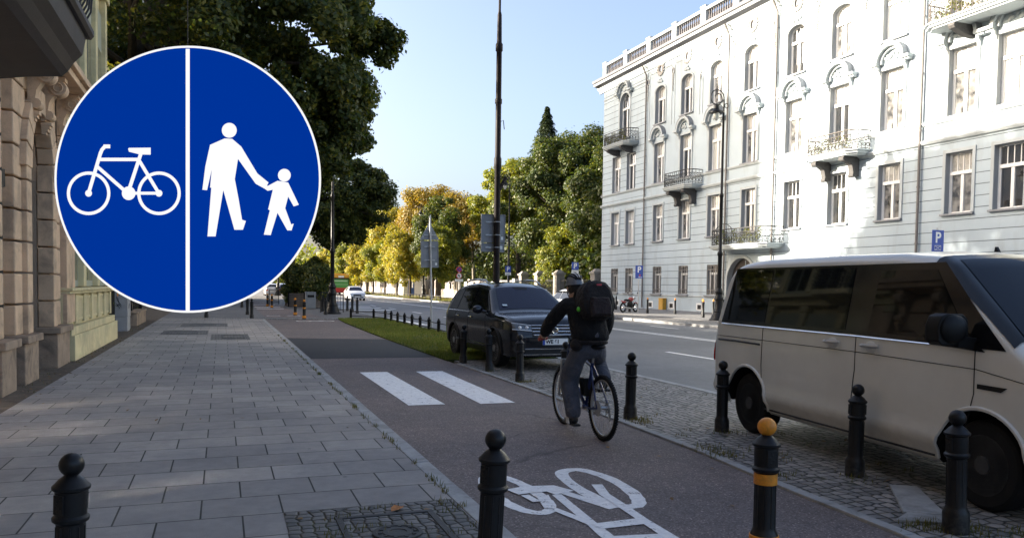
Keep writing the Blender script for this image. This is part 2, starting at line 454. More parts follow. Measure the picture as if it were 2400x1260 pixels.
# inner stones of a former driveway edge beside the van
for pl in ([(4.42,4.26),(4.78,4.05),(4.86,4.2),(4.66,4.38)], [(4.64,4.40),(4.88,4.24),(5.36,4.95),(5.18,5.06)]):
    kb.prism(pl, -.1, .012, 'z')
tag(kb.build('lane_edging', G_kerb, smooth=False, bevel=.006), kind='structure')
verge = [(p[0]+.104, p[1]) for p in lane_edge[:7]] + [(4.66,16.4),(7.08,16.4),(7.08,-15)]
sheet('sett_verge', [(verge, -.006)], G_setts, zb=-.15)
kb = MB()
y = -15.0
while y < 37:
    kb.box(7.084, 7.24, y, y+1.19, -.2, .0); y += 1.2
for y in np.arange(37, 160, 1.5): kb.box(7.22, 7.36, y, y+1.49, -.2, .0)
for y in np.arange(-15, 84, 1.5): kb.box(19.9, 20.06, y, y+1.49, -.2, .03)
for (x, y, x2, y2) in ((20.0,84,19.5,105),(19.5,105,19.5,200)):
    kb.prism([(x,y),(x+.2,y),(x2+.2,y2),(x2,y2)], -.2, .05, 'z')
tag(kb.build('road_kerb', G_kerb, smooth=False), kind='structure')
sheet('gutter', [(rect(7.24, 7.6, -15, 37), -.096)], G_setts)
sheet('verge_grass', [([(4.52,16.41),(7.08,16.41),(7.08,36.6),(4.96,36.6),(4.78,33),(4.62,27),(4.53,21)], .012)], G_grassbase, zb=-.15)
sheet('far_sidewalk', [(rect(22.6, 30.6, -15, 66), .035), ([(22.6,66.02),(34,66.02),(34,210),(24.6,210),(24.6,76)], .035)], mat_asphalt('sidewalk_far', (.21,.205,.2), .3, (.16,.155,.15)), zb=-.15)
sheet('parking_setts', [(rect(20.07, 22.58, -15, 66), .02)], G_setts, zb=-.15)
sheet('far_grass_soil', [([(20.3,76),(24.55,76),(24.55,210),(20.0,210)], .04)], G_grassbase, zb=-.15)

# ------------------------------------------------------------------ road and lane markings
mk = MB()
z = -.0145
def zquad(b, pl, z, holes=None): b.add([(x, y, z) for x, y in pl], [tuple(range(len(pl)))])
for pl in ([(2.35,10.46),(2.85,10.44),(2.87,14.6),(2.37,14.63)], [(3.33,10.36),(3.83,10.35),(3.90,14.51),(3.40,14.55)]): zquad(mk, pl, z)
o = mk.build('zebra_stripes', mat_worn_paint('zebra_paint', (.14,.12,.118)), smooth=False); tag(o, kind='structure')
mk = MB()
lay = [0]
def stroke(pts, wd, closed=False):
    lay[0] += 1; zz = -.0175 + .0007*lay[0]
    P = [Vector((a[0], a[1])) for a in pts]
    k = len(P); vs = []
    for i in range(k):
        a = P[i-1] if (i or closed) else P[i]; c = P[(i+1) % k] if (i < k-1 or closed) else P[i]
        d = (c-a).normalized(); nn = Vector((-d.y, d.x))
        ww = 1.14*wd*random.uniform(.9, 1.1)/2
        vs += [(P[i].x+nn.x*ww, P[i].y+nn.y*ww, zz), (P[i].x-nn.x*ww, P[i].y-nn.y*ww, zz)]
    fs = [(2*i, 2*i+1, 2*((i+1) % k)+1, 2*((i+1) % k)) for i in range(k if closed else k-1)]
    mk.add(vs, fs)
def smooth_loop(pts, n=48):
    P = [Vector((*a, 0)) for a in pts]; k = len(P); out = []
    for i in range(n):
        t = i/n*k; j = int(t); u = t-j
        a, b, c, d = P[(j-1) % k], P[j % k], P[(j+1) % k], P[(j+2) % k]
        q = .5*((2*b)+(c-a)*u+(2*a-5*b+4*c-d)*u*u+(3*b-a-3*c+d)*u**3); out.append((q.x, q.y))
    return out
random.seed(5)
stroke(smooth_loop([(2.77,6.30),(2.9,6.40),(3.01,6.34),(3.09,6.02),(3.06,5.58),(2.96,5.27),(2.86,5.19),(2.76,5.26),(2.70,5.52),(2.70,5.93)]), .10, True)
stroke(smooth_loop([(2.16,6.40),(2.24,6.33),(2.31,6.01),(2.31,5.55),(2.25,5.31),(2.16,5.23),(2.06,5.31),(2.00,5.54),(1.99,5.93),(2.06,6.3)]), .085, True)
stroke([(2.52,5.74),(2.7,5.18)], .075)
stroke([(2.45,5.66),(2.38,4.88),(2.36,4.67),(2.33,4.30),(2.33,3.6)], .075)
stroke([(2.27,5.3),(2.38,4.86)], .06)
stroke([(2.89,5.85),(2.81,5.55),(2.79,5.23),(2.76,4.85),(2.74,4.45),(2.73,3.7)], .075)
stroke([(2.38,4.81),(2.75,4.83)], .11)
stroke([(2.14,5.82),(2.3,5.86),(2.47,5.84),(2.53,5.68)], .17)
stroke([(2.33,5.67),(2.25,5.31)], .085)
stroke([(2.2,5.7),(2.22,5.5)], .06)
stroke([(2.31,4.53),(2.74,4.47)], .10)
tag(mk.build('bicycle_marking', G_paint, smooth=False), kind='structure')
mk = MB(); zr = -.096
M_line = mat_worn_paint('road_line_paint', (.12,.12,.12))
for y in np.arange(16.3-15.14, 200, 7.57): mk.box(11.12, 11.27, y, y+2.3, zr-.002, zr)
for y in np.arange(14, 200, 7.57): mk.box(18.0, 18.12, y, y+2.3, zr-.002, zr)
mk.box(14.95, 15.07, -10, 200, zr-.002, zr); mk.box(15.25, 15.37, -10, 78, zr-.002, zr)
for y in (52, 56, 60): mk.box(7.8, 10.6, y, y+1.0, zr-.002, zr)
mk.add([(7.75,33.0,zr),(8.3,33.0,zr),(7.9,41,zr),(7.75,41,zr)], [(0,1,2,3)])
tag(mk.build('lane_lines', M_line, smooth=False), kind='structure')
mk = MB()
for (x, y) in ((3.3, 35.0), (2.35, 40.2)):
    mk.ring((x, y, .0062 if y > 38 else -.0125), .30, .035, 'z', 20, 4); mk.ring((x+.95, y+.1, .0062 if y > 38 else -.0125), .30, .035, 'z', 20, 4)
    mk.box(x+.2, x+.8, y-.05, y+.08, -.02 if y < 38 else .004, -.012 if y < 38 else .0065)
for v_ in mk.v: pass
mk.v = [(x, y, (.0066 if y > 38 else -.0122) if zz_ > (.003 if y > 38 else -.0155) else zz_) for x, y, zz_ in mk.v]
for y in (51.0, 54.2, 60): mk.box(2.0, 3.6, y, y+.5, .003, .0065)
tag(mk.build('far_lane_marking', M_line, smooth=False), kind='structure')

# inspection covers and sett panels let into the pavement
def cover(x0, x1, y0, y1, cx0, cx1, cy0, cy1, label, group, medallion=False, z=.004):
    t = thing('inspection_cover', label, 'cover', ((cx0+cx1)/2, (cy0+cy1)/2, 0), 0, group)
    ox, oy = t.location.x, t.location.y
    b = MB(); b.box(x0-ox, x1-ox, y0-oy, y1-oy, -.02, z); b.build('sett_surround', G_setts_dk, t, smooth=False)
    f = MB(); c = .045
    for (a, b2, e, g_) in ((cx0,cx1,cy0,cy0+c),(cx0,cx1,cy1-c,cy1),(cx0,cx0+c,cy0+c,cy1-c),(cx1-c,cx1,cy0+c,cy1-c)):
        f.box(a-ox, b2-ox, e-oy, g_-oy, -.01, z+.008)
    f.build('cover_frame', mat('cast_iron', (.05,.048,.046), .6, .3, .25, 18, .2), t, smooth=False, bevel=.004)
    if medallion:
        d = MB(); d.lathe([(.16,0),(.16,.012),(.135,.014),(.13,.008),(.10,.008),(.095,.014),(.06,.014),(.055,.009),(.001,.009)], 40, (0,0,z))
        for k in range(10):
            a = 2*PI*k/10; d.cbox((.115*math.cos(a), .115*math.sin(a), z+.012), (.022,.022,.008))
        d.build('medallion', MATS['cast_iron'], t, ang=25)
    return t
cover(.40, 1.61, 4.05, 5.69, .72, 1.40, 4.55, 5.46, 'square inspection cover filled with dark setts around a round medallion, in the near pavement', 'inspection covers in the pavement', True)
cover(-.3, .75, 23.5, 26.0, -.0, .62, 24.1, 25.6, 'small sett-filled inspection cover in the pavement, nearest to the lane among the far ones', 'inspection covers in the pavement')
cover(-1.75, -.42, 26.0, 28.0, -1.6, -.7, 26.3, 27.6, 'sett-filled inspection cover in the pavement, directly in front of the grey cabinet', 'inspection covers in the pavement')
cover(-1.4, .2, 30.6, 32.8, -1.1, -.2, 31.2, 32.4, 'sett-filled inspection cover farthest up the pavement below the hanging sign', 'inspection covers in the pavement')
# ------------------------------------------------------------------ foliage
def leaf_object(name, P, N, size, mt, parent=None, seed=0, asp=.58):
    """P leaf centres (n,3), N preferred normals; one small folded leaf per point"""
    r = np.random.default_rng(seed)
    n = len(P)
    nn = N + r.normal(0, .55, (n,3)); nn /= np.linalg.norm(nn, axis=1)[:,None]+1e-9
    t = r.normal(0, 1, (n,3)); u = np.cross(nn, t); u /= np.linalg.norm(u, axis=1)[:,None]+1e-9
    v = np.cross(nn, u)
    s = size*r.uniform(.6, 1.35, (n,1))
    a, b = u*s, v*s*asp
    V = np.empty((n,4,3), np.float32)
    V[:,0] = P-a; V[:,1] = P+b-a*.1+nn*s*.12; V[:,2] = P+a; V[:,3] = P-b-a*.1+nn*s*.12
    me = bpy.data.meshes.new(name)
    me.vertices.add(4*n); me.vertices.foreach_set('co', V.reshape(-1))
    me.loops.add(4*n); me.loops.foreach_set('vertex_index', np.arange(4*n, dtype=np.int32))
    me.polygons.add(n)
    me.polygons.foreach_set('loop_start', np.arange(0, 4*n, 4, dtype=np.int32))
    me.polygons.foreach_set('loop_total', np.full(n, 4, np.int32))
    me.materials.append(mt)
    me.update(calc_edges=True)
    o = bpy.data.objects.new(name, me); COL.objects.link(o)
    if parent is not None: o.parent = parent
    return o
def crown_points(c, rad, nblob, br, nleaf, seed, flat=.8, low=-.8, core=True):
    r = np.random.default_rng(seed)
    d = r.normal(0, 1, (nblob*3, 3)); d /= np.linalg.norm(d, axis=1)[:,None]
    d = d[d[:,2] > low][:nblob]
    k = len(d)
    rr = r.uniform(.3, 1.06, (k,1))**.6
    # uneven outline: radius modulated by a few random lobes
    L = r.normal(0, 1, (7,3)); L /= np.linalg.norm(L, axis=1)[:,None]
    mod = 1 + .22*np.sum(np.maximum(0, d@L.T)**4*r.choice([-1,-1,1,1], 7), axis=1)[:,None]
    cen = np.array(c) + d*rr*mod*np.array(rad)
    bs = br*r.uniform(.4, 1.3, k)
    per = np.maximum(8, (1.75*nleaf*bs**2/np.sum(bs**2)).astype(int))
    P = []; N = []
    for i in range(k):
        m_ = per[i]
        e = r.normal(0, 1, (m_,3)); e /= np.linalg.norm(e, axis=1)[:,None]
        q = e*(r.uniform(0, 1, (m_,1))**.42)*bs[i]
        q[:,2] *= flat
        # ragged sprays sticking out of the clump
        f = r.uniform(0, 1, m_) < .12
        q[f] *= r.uniform(1.0, 1.45, (int(f.sum()),1))
        P.append(cen[i]+q); N.append(e*.6+d[i]*.4+np.array([0,0,.45]))
    return np.concatenate(P), np.concatenate(N), cen
M_bark = mat('bark', (.075,.062,.05), .9, 0, .3, 8, .5, .2)
M_bark_lt = mat('pale_bark', (.30,.27,.22), .85, 0, .25, 6, .4, .2)
L_dark = leafmat('leaf_dark', [(.030,.050,.016),(.045,.072,.02),(.065,.095,.024),(.085,.10,.024),(.20,.19,.03)], .42)
L_mid = leafmat('leaf_green', [(.026,.046,.012),(.042,.07,.016),(.07,.10,.02),(.12,.12,.026)], .40)
L_yel = leafmat('leaf_yellow', [(.15,.17,.022),(.27,.26,.028),(.34,.28,.03),(.12,.16,.02),(.38,.27,.03)], .45)
L_ygr = leafmat('leaf_yellow_green', [(.085,.13,.02),(.17,.20,.025),(.25,.24,.03),(.06,.10,.018)], .42)
L_org = leafmat('leaf_orange', [(.17,.12,.022),(.26,.175,.03),(.27,.21,.035),(.12,.13,.022)], .42)
L_con = leafmat('needle', [(.018,.032,.014),(.03,.05,.02),(.045,.06,.022)], .15)
def tree(name, label, cat, base, c, rad, nblob, br, nleaf, ls, lm, group=None, seed=1, tr=.16, bark=None, low=-.8, limbs=9, lean=(0,0), flat=.8, fork=.55, lobes=None):
    t = thing(name, label, cat, base, 0, group)
    c = (c[0]-base[0], c[1]-base[1], c[2]-base[2])
    if lobes:
        out = [crown_points(tuple(q-w_ for q, w_ in zip(lc, base)), lr, ln, lb, lk, seed+i, flat, -.95) for i, (lc, lr, ln, lb, lk) in enumerate(lobes)]
        P, N, cen = [np.concatenate([o_[j] for o_ in out]) for j in range(3)]
    else: P, N, cen = crown_points(c, rad, nblob, br, nleaf, seed, flat, low)
    leaf_object('crown', P, N, ls*.72, lm, t, seed)
    b = MB(); r = random.Random(seed)
    hz = max(1.2, c[2]-rad[2]*fork)
    top = (c[0]*.75, c[1]*.75, c[2]+rad[2]*.25)
    mid = (c[0]*.25+lean[0], c[1]*.25+lean[1], hz)
    b.tube([(0,0,-.05),(0,0,.12),(c[0]*.06+lean[0]*.3, c[1]*.06+lean[1]*.3, hz*.4), mid, ((mid[0]+top[0])/2+.1, (mid[1]+top[1])/2, (hz+top[2])/2), top], [tr*1.5, tr*1.15, tr, tr*.85, tr*.5, tr*.15], 10)
    order = r.sample(range(len(cen)), min(limbs, len(cen)))
    for i in order:
        e = Vector(cen[i]); u = r.uniform(.0, .6)
        s0 = Vector(mid).lerp(Vector(top), u)
        s1 = s0.lerp(e, .5) + Vector((r.uniform(-.3,.3), r.uniform(-.3,.3), r.uniform(-.1,.4)))
        b.tube([s0, s1, e], [tr*.42*(1-u*.5), tr*.26, tr*.06], 6)
    b.build('trunk', bark or M_bark, t)
    return t
def grass_blades(name, pts, h, wd, mt, seed=3, kind='stuff', parent=None, lean=.35):
    """pts (n,3) roots; one thin bent blade each, all in one object"""
    r = np.random.default_rng(seed); n = len(pts)
    ang = r.uniform(0, 2*PI, n); hh = h*r.uniform(.45, 1.25, n)
    d = np.stack([np.cos(ang), np.sin(ang), np.zeros(n)], 1); s = np.stack([-np.sin(ang), np.cos(ang), np.zeros(n)], 1)
    ln = (lean*r.uniform(.2, 1.4, n)*hh)[:,None]
    V = np.empty((n,4,3), np.float32)
    V[:,0] = pts-s*wd/2; V[:,1] = pts+s*wd/2
    V[:,2] = pts+d*ln*.45+s*wd*.35+np.array([0,0,1])*(hh*.62)[:,None]
    V[:,3] = pts+d*ln+np.array([0,0,1])*hh[:,None]
    me = bpy.data.meshes.new(name); me.vertices.add(4*n); me.vertices.foreach_set('co', V.reshape(-1))
    me.loops.add(4*n); me.loops.foreach_set('vertex_index', np.arange(4*n, dtype=np.int32)); me.polygons.add(n)
    me.polygons.foreach_set('loop_start', np.arange(0, 4*n, 4, dtype=np.int32)); me.polygons.foreach_set('loop_total', np.full(n, 4, np.int32))
    me.materials.append(mt); me.update(calc_edges=True)
    o = bpy.data.objects.new(name, me); COL.objects.link(o)
    if parent is not None: o.parent = parent
    if kind: o['kind'] = kind
    return o
L_grass = leafmat('grass_blade', [(.075,.125,.022),(.115,.175,.03),(.17,.21,.045),(.24,.22,.08)], .35)
L_dry = leafmat('dry_weed', [(.06,.08,.015),(.12,.12,.03),(.20,.16,.05),(.08,.10,.02)], .3)

# ------------------------------------------------------------------ trees
DK = 'dark trees on the shaded left side'
tree('broadleaf_tree', 'huge dark green broadleaf tree overhanging the pavement behind the hanging sign', 'tree', (-4.4,34.5,0), (-.6,33.4,12.6), (5,5,6), 0, .8, 0, .15, L_dark, DK, 21, .38, limbs=30, flat=.85,
     lobes=[((-3.0,33.5,12.2),(5.0,6.0,5.8),104,.98,38000),((3.0,33,13.2),(3.4,4.2,3.4),74,.75,22000),((2.3,33,9.6),(3.0,3.4,2.3),60,.66,14500),((1.1,33,7.0),(2.5,2.6,1.7),46,.6,10000),((5.7,32.6,11.3),(1.1,1.2,.75),18,.45,3200),((4.3,33,8.3),(1.5,1.9,1.5),34,.5,6500),((3.5,33,6.7),(1.4,1.8,1.3),30,.5,5500),((5.2,33,14.6),(1.5,2.0,1.6),26,.6,6000),((3.4,33,7.6),(1.2,1.4,1.1),16,.5,2600)])
tree('broadleaf_tree', 'dark green street tree with drooping crown beside the hanging sign, rising behind the planters', 'tree', (4.4,58.6,0), (7.6,58.0,7.6), (4.3,4.2,3.2), 0, 1.15, 0, .15, L_dark, DK, 5, .17, limbs=18,
     lobes=[((6.3,58,7.2),(3.2,3.8,2.6),60,.9,17000),((9.4,58,7.6),(2.4,3.0,2.3),44,.75,12000),((10.4,58,9.4),(1.2,1.5,.8),14,.45,2200),((3.6,58,8.6),(2.6,3,2.6),40,.9,9000),((8.3,57.5,5.3),(2.0,2.2,1.0),22,.6,5000),((8.4,58,9.9),(1.5,1.8,.9),16,.5,3000)])
tree('broadleaf_tree', 'dark garden tree largely hidden behind the hanging sign, beside the yellow house', 'tree', (-7.5,43.5,0), (-7,43.6,13.8), (6.0,5.4,6.2), 110, 1.7, 26000, .24, L_dark, DK, 8, .3)
tree('broadleaf_tree', 'slim dark street tree half covered by the right edge of the hanging sign', 'tree', (1.6,74,0), (2.4,74,7.2), (3.2,3.4,3.6), 45, 1.2, 13000, .2, L_dark, DK, 9, .18)
tree('broadleaf_tree', 'low dark tree at the pavement end, by the lower rim of the hanging sign', 'tree', (2.0,96,0), (3.0,96,6.0), (3.6,3.6,3.8), 40, 1.3, 9000, .26, L_dark, DK, 10, .2)
# yellow street trees on the far grass strip
YT = 'yellow street trees along the park wall'
yl = [(22.6,88.5,8.0,2.2,'yellow-green street tree right of the triangular sign, nearest of its row'),
      (22.4,99.5,8.6,2.9,'broad yellow street tree directly left of the triangular sign'),
      (22.4,107.5,8.2,2.7,'yellow street tree second to the left of the triangular sign, beside the blue-doored kiosk'),
      (22.4,116,7.8,2.7,'yellow street tree third to the left of the triangular sign'),
      (22.3,125,8.0,2.8,'yellow street tree fourth to the left of the triangular sign, above the white car'),
      (22.2,136,8.6,3.1,'yellow street tree right above the bus'),
      (21.8,149,9.0,3.4,'yellow street tree behind the bus, seen around the lamp post'),
      (21.5,165,10,3.8,'yellow street tree farthest up the street, left of the slim lamp post')]
for i, (x, y, h, r_, lb) in enumerate(yl):
    tree('street_tree', lb, 'tree', (x,y,.04), (x, y, h*.62), (r_, r_, h*.40), 44, .95, 13000 if y < 130 else 9000, .17 if y < 130 else .22, L_yel if i % 3 else L_ygr, YT, 30+i, .15, low=-.95, limbs=8)
PT = 'tall park trees behind the wall'
tree('park_tree', 'dark dense tree standing between the triangular sign and the tall pole', 'tree', (25.4,97,0), (25.6,96.5,6.9), (3.3,3.5,4.9), 60, 1.15, 19000, .19, L_mid, PT, 51, .35, low=-.95)
tree('park_tree', 'orange-brown autumn tree rising behind the triangular sign', 'tree', (30.0,120,0), (29.5,119,10.4), (6.0,5,5.2), 90, 1.5, 24000, .24, L_org, PT, 52, .3, bark=M_bark_lt)
tree('park_tree', 'golden tree crown behind the street trees, left of the orange one', 'tree', (28.5,134,0), (28,133,9.6), (5.2,5,5.6), 60, 1.6, 17000, .26, L_yel, PT, 53, .3)
tree('park_tree', 'reddish-brown tree with pale bare branches just left of the tall pole', 'tree', (33.5,108,0), (32.2,107,9.6), (4.0,3.8,4.8), 70, 1.5, 17000, .22, L_org, PT, 54, .22, bark=M_bark_lt, limbs=18)
tree('park_tree', 'tall yellow-green tree right behind the tall pole', 'tree', (35,94,0), (34.2,93,11.6), (5.4,4.8,6.6), 110, 1.25, 36000, .22, L_ygr, PT, 55, .35)
tree('park_tree', 'big bright green tree between the tall pole and the pale corner house', 'tree', (36.5,81,0), (35.8,80.5,11.0), (5.8,5.2,6.8), 150, 1.25, 56000, .2, L_mid, PT, 56, .4, limbs=14)
tree('park_tree', 'green tree touching the corner of the pale house', 'tree', (38.2,70.5,0), (37.2,70.8,9.4), (4.8,4.4,5.8), 110, 1.15, 38000, .19, L_mid, PT, 57, .35, low=-.95)
tree('park_tree', 'low green tree over the iron park fence behind the cyclist', 'tree', (34.4,77,0), (34.0,76.6,4.6), (4.4,3.8,3.6), 55, 1.1, 17000, .19, L_ygr, PT, 58, .25, low=-.95)
tree('park_tree', 'pale distant tree at the far end of the street above the bus', 'tree', (12,250,0), (12,250,11), (9,7,9), 60, 2.6, 9000, .5, L_ygr, PT, 59, .5)
tree('park_tree', 'pale green far tree seen between the dark crowns left of the golden tree', 'tree', (30,175,0), (29,175,15), (6,6,7.0), 60, 1.9, 11000, .34, L_mid, PT, 60, .5)
tree('park_tree', 'distant yellow tree closing the street behind the cars', 'tree', (3,210,0), (3,210,8.5), (8,6,7.5), 50, 2.2, 8000, .42, L_yel, PT, 61, .4)
tree('park_tree', 'green tree behind the street trees, half covered by the drooping dark crown', 'tree', (27,158,0), (26,158,7.5), (5,5,6), 50, 1.7, 9000, .3, L_ygr, PT, 62, .3)
# undergrowth closing the view under the park trees: one mass
r_ = np.random.default_rng(90); ks = []
for k in range(210):
    y = r_.uniform(63, 190); x = (33 if y > 66 else 34.5)+r_.uniform(0, 7)+(y-60)*.02
    ks.append((x, y, r_.uniform(.6, 6.4)*(.75 if x < 34.5 else 1)))
ks = np.array(ks); idx = np.repeat(np.arange(len(ks)), 230)
P = ks[idx]+r_.normal(0, 1, (len(idx),3))*np.array([1.0,1.3,.9]); P[:,2] = np.maximum(.1, P[:,2])
o = leaf_object('woodland', P, r_.normal(0,1,P.shape)*.6+np.array([-.5,-.3,.6]), .24, L_mid, None, 91); o['kind'] = 'stuff'
r_ = np.random.default_rng(95); ks = np.stack([r_.uniform(-60,60,260), r_.uniform(255,330,260), r_.uniform(1,13,260)], 1)
idx = np.repeat(np.arange(260), 60); P = ks[idx]+r_.normal(0,1,(len(idx),3))*np.array([3,2,2.2])
o = leaf_object('far_woodland', P, r_.normal(0,1,P.shape)*.6+np.array([-.5,-.3,.6]), .8, L_ygr, None, 96); o['kind'] = 'stuff'
# conifer
ct = thing('spruce_tree', 'pointed dark spruce rising above the green park trees', 'tree', (41.0,100,0), 0, PT)
r_ = np.random.default_rng(77); n = 26000
zz = 8 + (r_.uniform(0,1,n)**1.25)*17.6
tier = 1-.38*((zz*1.15) % 1.0)
rad_ = (26.0-zz)/18.0*8.0*tier*np.sqrt(r_.uniform(.1,1,n)); aa = r_.uniform(0, 2*PI, n)
P = np.stack([rad_*np.cos(aa), rad_*np.sin(aa), zz-rad_*.25], 1)
N = np.stack([np.cos(aa)*.5, np.sin(aa)*.5, np.ones(n)], 1)
leaf_object('crown', P, N, .2, L_con, ct, 5, .3)
b = MB(); b.tube([(0,0,0),(0,0,12),(0,0,25.6)], [.35,.22,.03], 8); b.build('trunk', M_bark, ct)

# grass of the near verge: one mass of blades
r_ = np.random.default_rng(4); n = 52000
yy = 16.45 + 20.1*r_.uniform(0,1,n)**1.25
xl = np.interp(yy, [16.4,21,27,33,36.6], [4.54,4.55,4.64,4.8,4.98]); xr = 6.95
xx = xl-.05 + (xr-xl+.1)*r_.uniform(0,1,n)
keep = (np.sin(xx*2.1+np.sin(yy*.7)*2)+np.sin(yy*1.3+xx*.9)+np.sin(xx*5.3-yy*2.7)*.6) > -1.15
keep |= r_.uniform(0,1,n) < .25
xx, yy = xx[keep], yy[keep]; n = len(xx)
grass_blades('grass', np.stack([xx, yy, np.full(n, .012)], 1), .072, .012, L_grass, 6)
gl_ = np.stack([r_.uniform(4.7,6.9,420), r_.uniform(16.6,36,420), np.full(420,.05)], 1)
n = 14000
yy = r_.uniform(76.2, 165, n); xx = r_.uniform(20.5, 24.4, n)
grass_blades('far_grass', np.stack([xx, yy, np.full(n, .04)], 1), .16, .05, leafmat('far_grass_blade', [(.16,.17,.03),(.22,.2,.035),(.12,.14,.025)], .35), 8)
# weeds along joints and around bollards
pts = []
def tuft(x, y, k, s):
    a = r_.normal(0, s, (k,2)); pts.append(np.stack([x+a[:,0], y+a[:,1], np.full(k, -.012)], 1))
for (x, y, k, s) in ((4.72,12.45,90,.07),(4.75,14.2,70,.07),(4.9,12.5,40,.06),(4.78,8.55,110,.09),(4.72,8.35,60,.08),(5.3,7.5,80,.09),(4.56,6.5,160,.10),(4.6,6.8,90,.10),(4.7,3.98,240,.10),(4.5,4.1,120,.08),(5.05,3.7,100,.12),(5.15,5.4,50,.06),(4.55,5.6,50,.08)):
    tuft(x, y, k, s)
for k in range(60):
    yk = r_.uniform(4.5, 26)
    for q in range(int(r_.integers(1, 5))): tuft(1.617+r_.normal(0,.006), yk+r_.normal(0,.12), int(r_.integers(2, 9)), .018)
for k in range(46):
    tuft(r_.uniform(4.66, 7.0), r_.uniform(3.5, 14), int(r_.integers(3, 14)), .05)
for k in range(30):
    tuft(r_.uniform(.45, 1.6), r_.uniform(4.6, 5.7), int(r_.integers(3, 10)), .03)
for k in range(40):
    tuft(r_.uniform(-2.9, -2.5), r_.uniform(12, 33), int(r_.integers(2, 8)), .04)
wp = np.concatenate(pts); wp[:,2] = np.where(wp[:,0] < 3, .0, -.008)
grass_blades('weeds', wp, .045, .007, L_dry, 9)
# fallen leaves
M_leafdry = mat('dry_leaf', (.42,.17,.05), .8, 0, .3, 20, .1)
fl = thing('fallen_leaf', 'large curled orange-brown leaf lying on the setts behind the near middle bollard', 'leaf', (1.16,5.52,.012), .7)
b = MB(); b.add([(-.06,0,.0),(-.02,.035,.012),(.03,.045,.02),(.065,.0,.006),(.03,-.04,.018),(-.02,-.035,.01),(0,0,.002)], [(0,1,6),(1,2,6),(2,3,6),(3,4,6),(4,5,6),(5,0,6)]); b.build('blade', M_leafdry, fl, recalc=False)
b = MB(); b.tube([(.06,0,.006),(.10,.01,.004)], .002, 5); b.build('stalk', M_leafdry, fl)
P = np.stack([r_.uniform(-2.9,-2.3,260), r_.uniform(12,36,260), r_.uniform(.004,.012,260)], 1)
P2 = np.stack([r_.uniform(.4,6.9,170), r_.uniform(4,16,170), np.full(170,.008)], 1)
P2 = P2[(P2[:,0] > 4.7) | (P2[:,1] < 5.7) & (P2[:,0] < 1.6)]
P3 = np.stack([r_.uniform(-2.4,4.4,75), 4+32*r_.uniform(0,1,75)**1.5, np.full(75,.008)], 1)
P3 = np.concatenate([P3, gl_])
P3[:75,2] = np.where(P3[:75,0] > 1.77, -.012, .008); P2 = np.concatenate([P2, P3])
o = leaf_object('leaf_litter', np.concatenate([P, P2]), np.tile([0,0,3.0], (len(P)+len(P2), 1)), .026, leafmat('litter', [(.12,.07,.03),(.22,.12,.04),(.3,.16,.05)], .1), None, 3)
o['kind'] = 'stuff'
# ------------------------------------------------------------------ pale corner house on the right
def mat_plaster(name, col, groove=None, dirt=(.27,.27,.26), zoff=.0, soot=.55):
    mt, n, p = nodes_of(name)
    o = objco(n)
    c = ramp(n, noise(n, .35, 6, .65, o), [(.3, tuple(q*.9 for q in col)), (.7, tuple(min(.9, q*1.04) for q in col))])
    st = noise(n, 1.1, 5, .65, mapping(n, o, scale=(1,1,.22)), .3)
    c = mixc(n, c, dirt, ramp(n, st, [(.52, (0,0,0)), (.78, (soot,)*3)]))
    h = noise(n, 35, 4, .6, o)
    if groove:
        z_ = sepz(n, o)[2]
        f = mth(n, 'FRACT', mth(n, 'DIVIDE', mth(n, 'ADD', z_, zoff), groove))
        ln = mth(n, 'LESS_THAN', f, .036/groove)
        c = mixc(n, c, tuple(q*.34 for q in col), ln)
        h2 = mth(n, 'SUBTRACT', mth(n, 'MULTIPLY', h, .1), ln)
        bump(n, p, h2, .8, .02)
    else: bump(n, p, h, .12, .01)
    n.links.new(c, p.inputs['Base Color']); p.inputs['Roughness'].default_value = .85; p.inputs['Specular IOR Level'].default_value = .2
    return mt
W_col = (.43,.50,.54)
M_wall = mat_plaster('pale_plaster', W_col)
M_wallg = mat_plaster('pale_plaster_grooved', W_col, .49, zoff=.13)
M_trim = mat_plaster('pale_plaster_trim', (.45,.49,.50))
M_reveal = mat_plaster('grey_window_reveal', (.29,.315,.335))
M_orn = mat_plaster('tan_ornament', (.46,.44,.41))  # tan tone sets the relief off from the wall
M_sill_hoodshade = mat('zinc_sill_hood_shadow', (.22,.23,.25), .5, .3, .12, 8, .05)
M_corn = mat('zinc_cornice', (.10,.102,.115), .5, .2, .2, 3, .08, dirt=(.16,.15,.15), dirt_scale=1.5)
M_pipe = mat('copper_brown_pipe', (.19,.175,.165), .5, .3, .2, 5, .05)
M_pane = glass_dark('house_glass', (.020,.022,.024), .02, .9, (.045,.043,.04), 1)
M_curt = mat('curtained_pane', (.36,.35,.32), .28, 0, .22, 3, .0, coat=1.0)
M_blind = mat('white_blind_pane', (.50,.50,.47), .3, 0, .12, 2, .0, coat=1.0)
M_curt2 = glass_dark('half_curtained_glass', (.05,.05,.05), .02, .9, (.30,.29,.27), 1)
M_iron = mat('wrought_iron', (.018,.017,.017), .55, 0, .3, 14, .1)
M_ironlt = mat('painted_iron_grille', (.20,.185,.165), .6, 0, .2, 14, .1)
M_ironbr = mat('brown_iron', (.07,.058,.048), .6, 0, .2, 14, .1)
M_corbel = mat('dark_stone_corbel', (.085,.082,.08), .8, 0, .25, 7, .3)
Y0 = 42.0
house = thing('corner_house', 'long white stucco apartment house with arched hoods, balconies and roof balustrade across the street', 'building', (30.5, Y0, 0))
cols = {'A':52.35,'B':48.75,'C':45.2,'D':41.5,'E':37.5,'F':33.95,'G':30.45,'H':26.55,'I':24.15,'J':20.4,'K':16.8}
OP = []   # openings y0,y1,z0,z1,arch
WIN = []  # kind, yc, z0
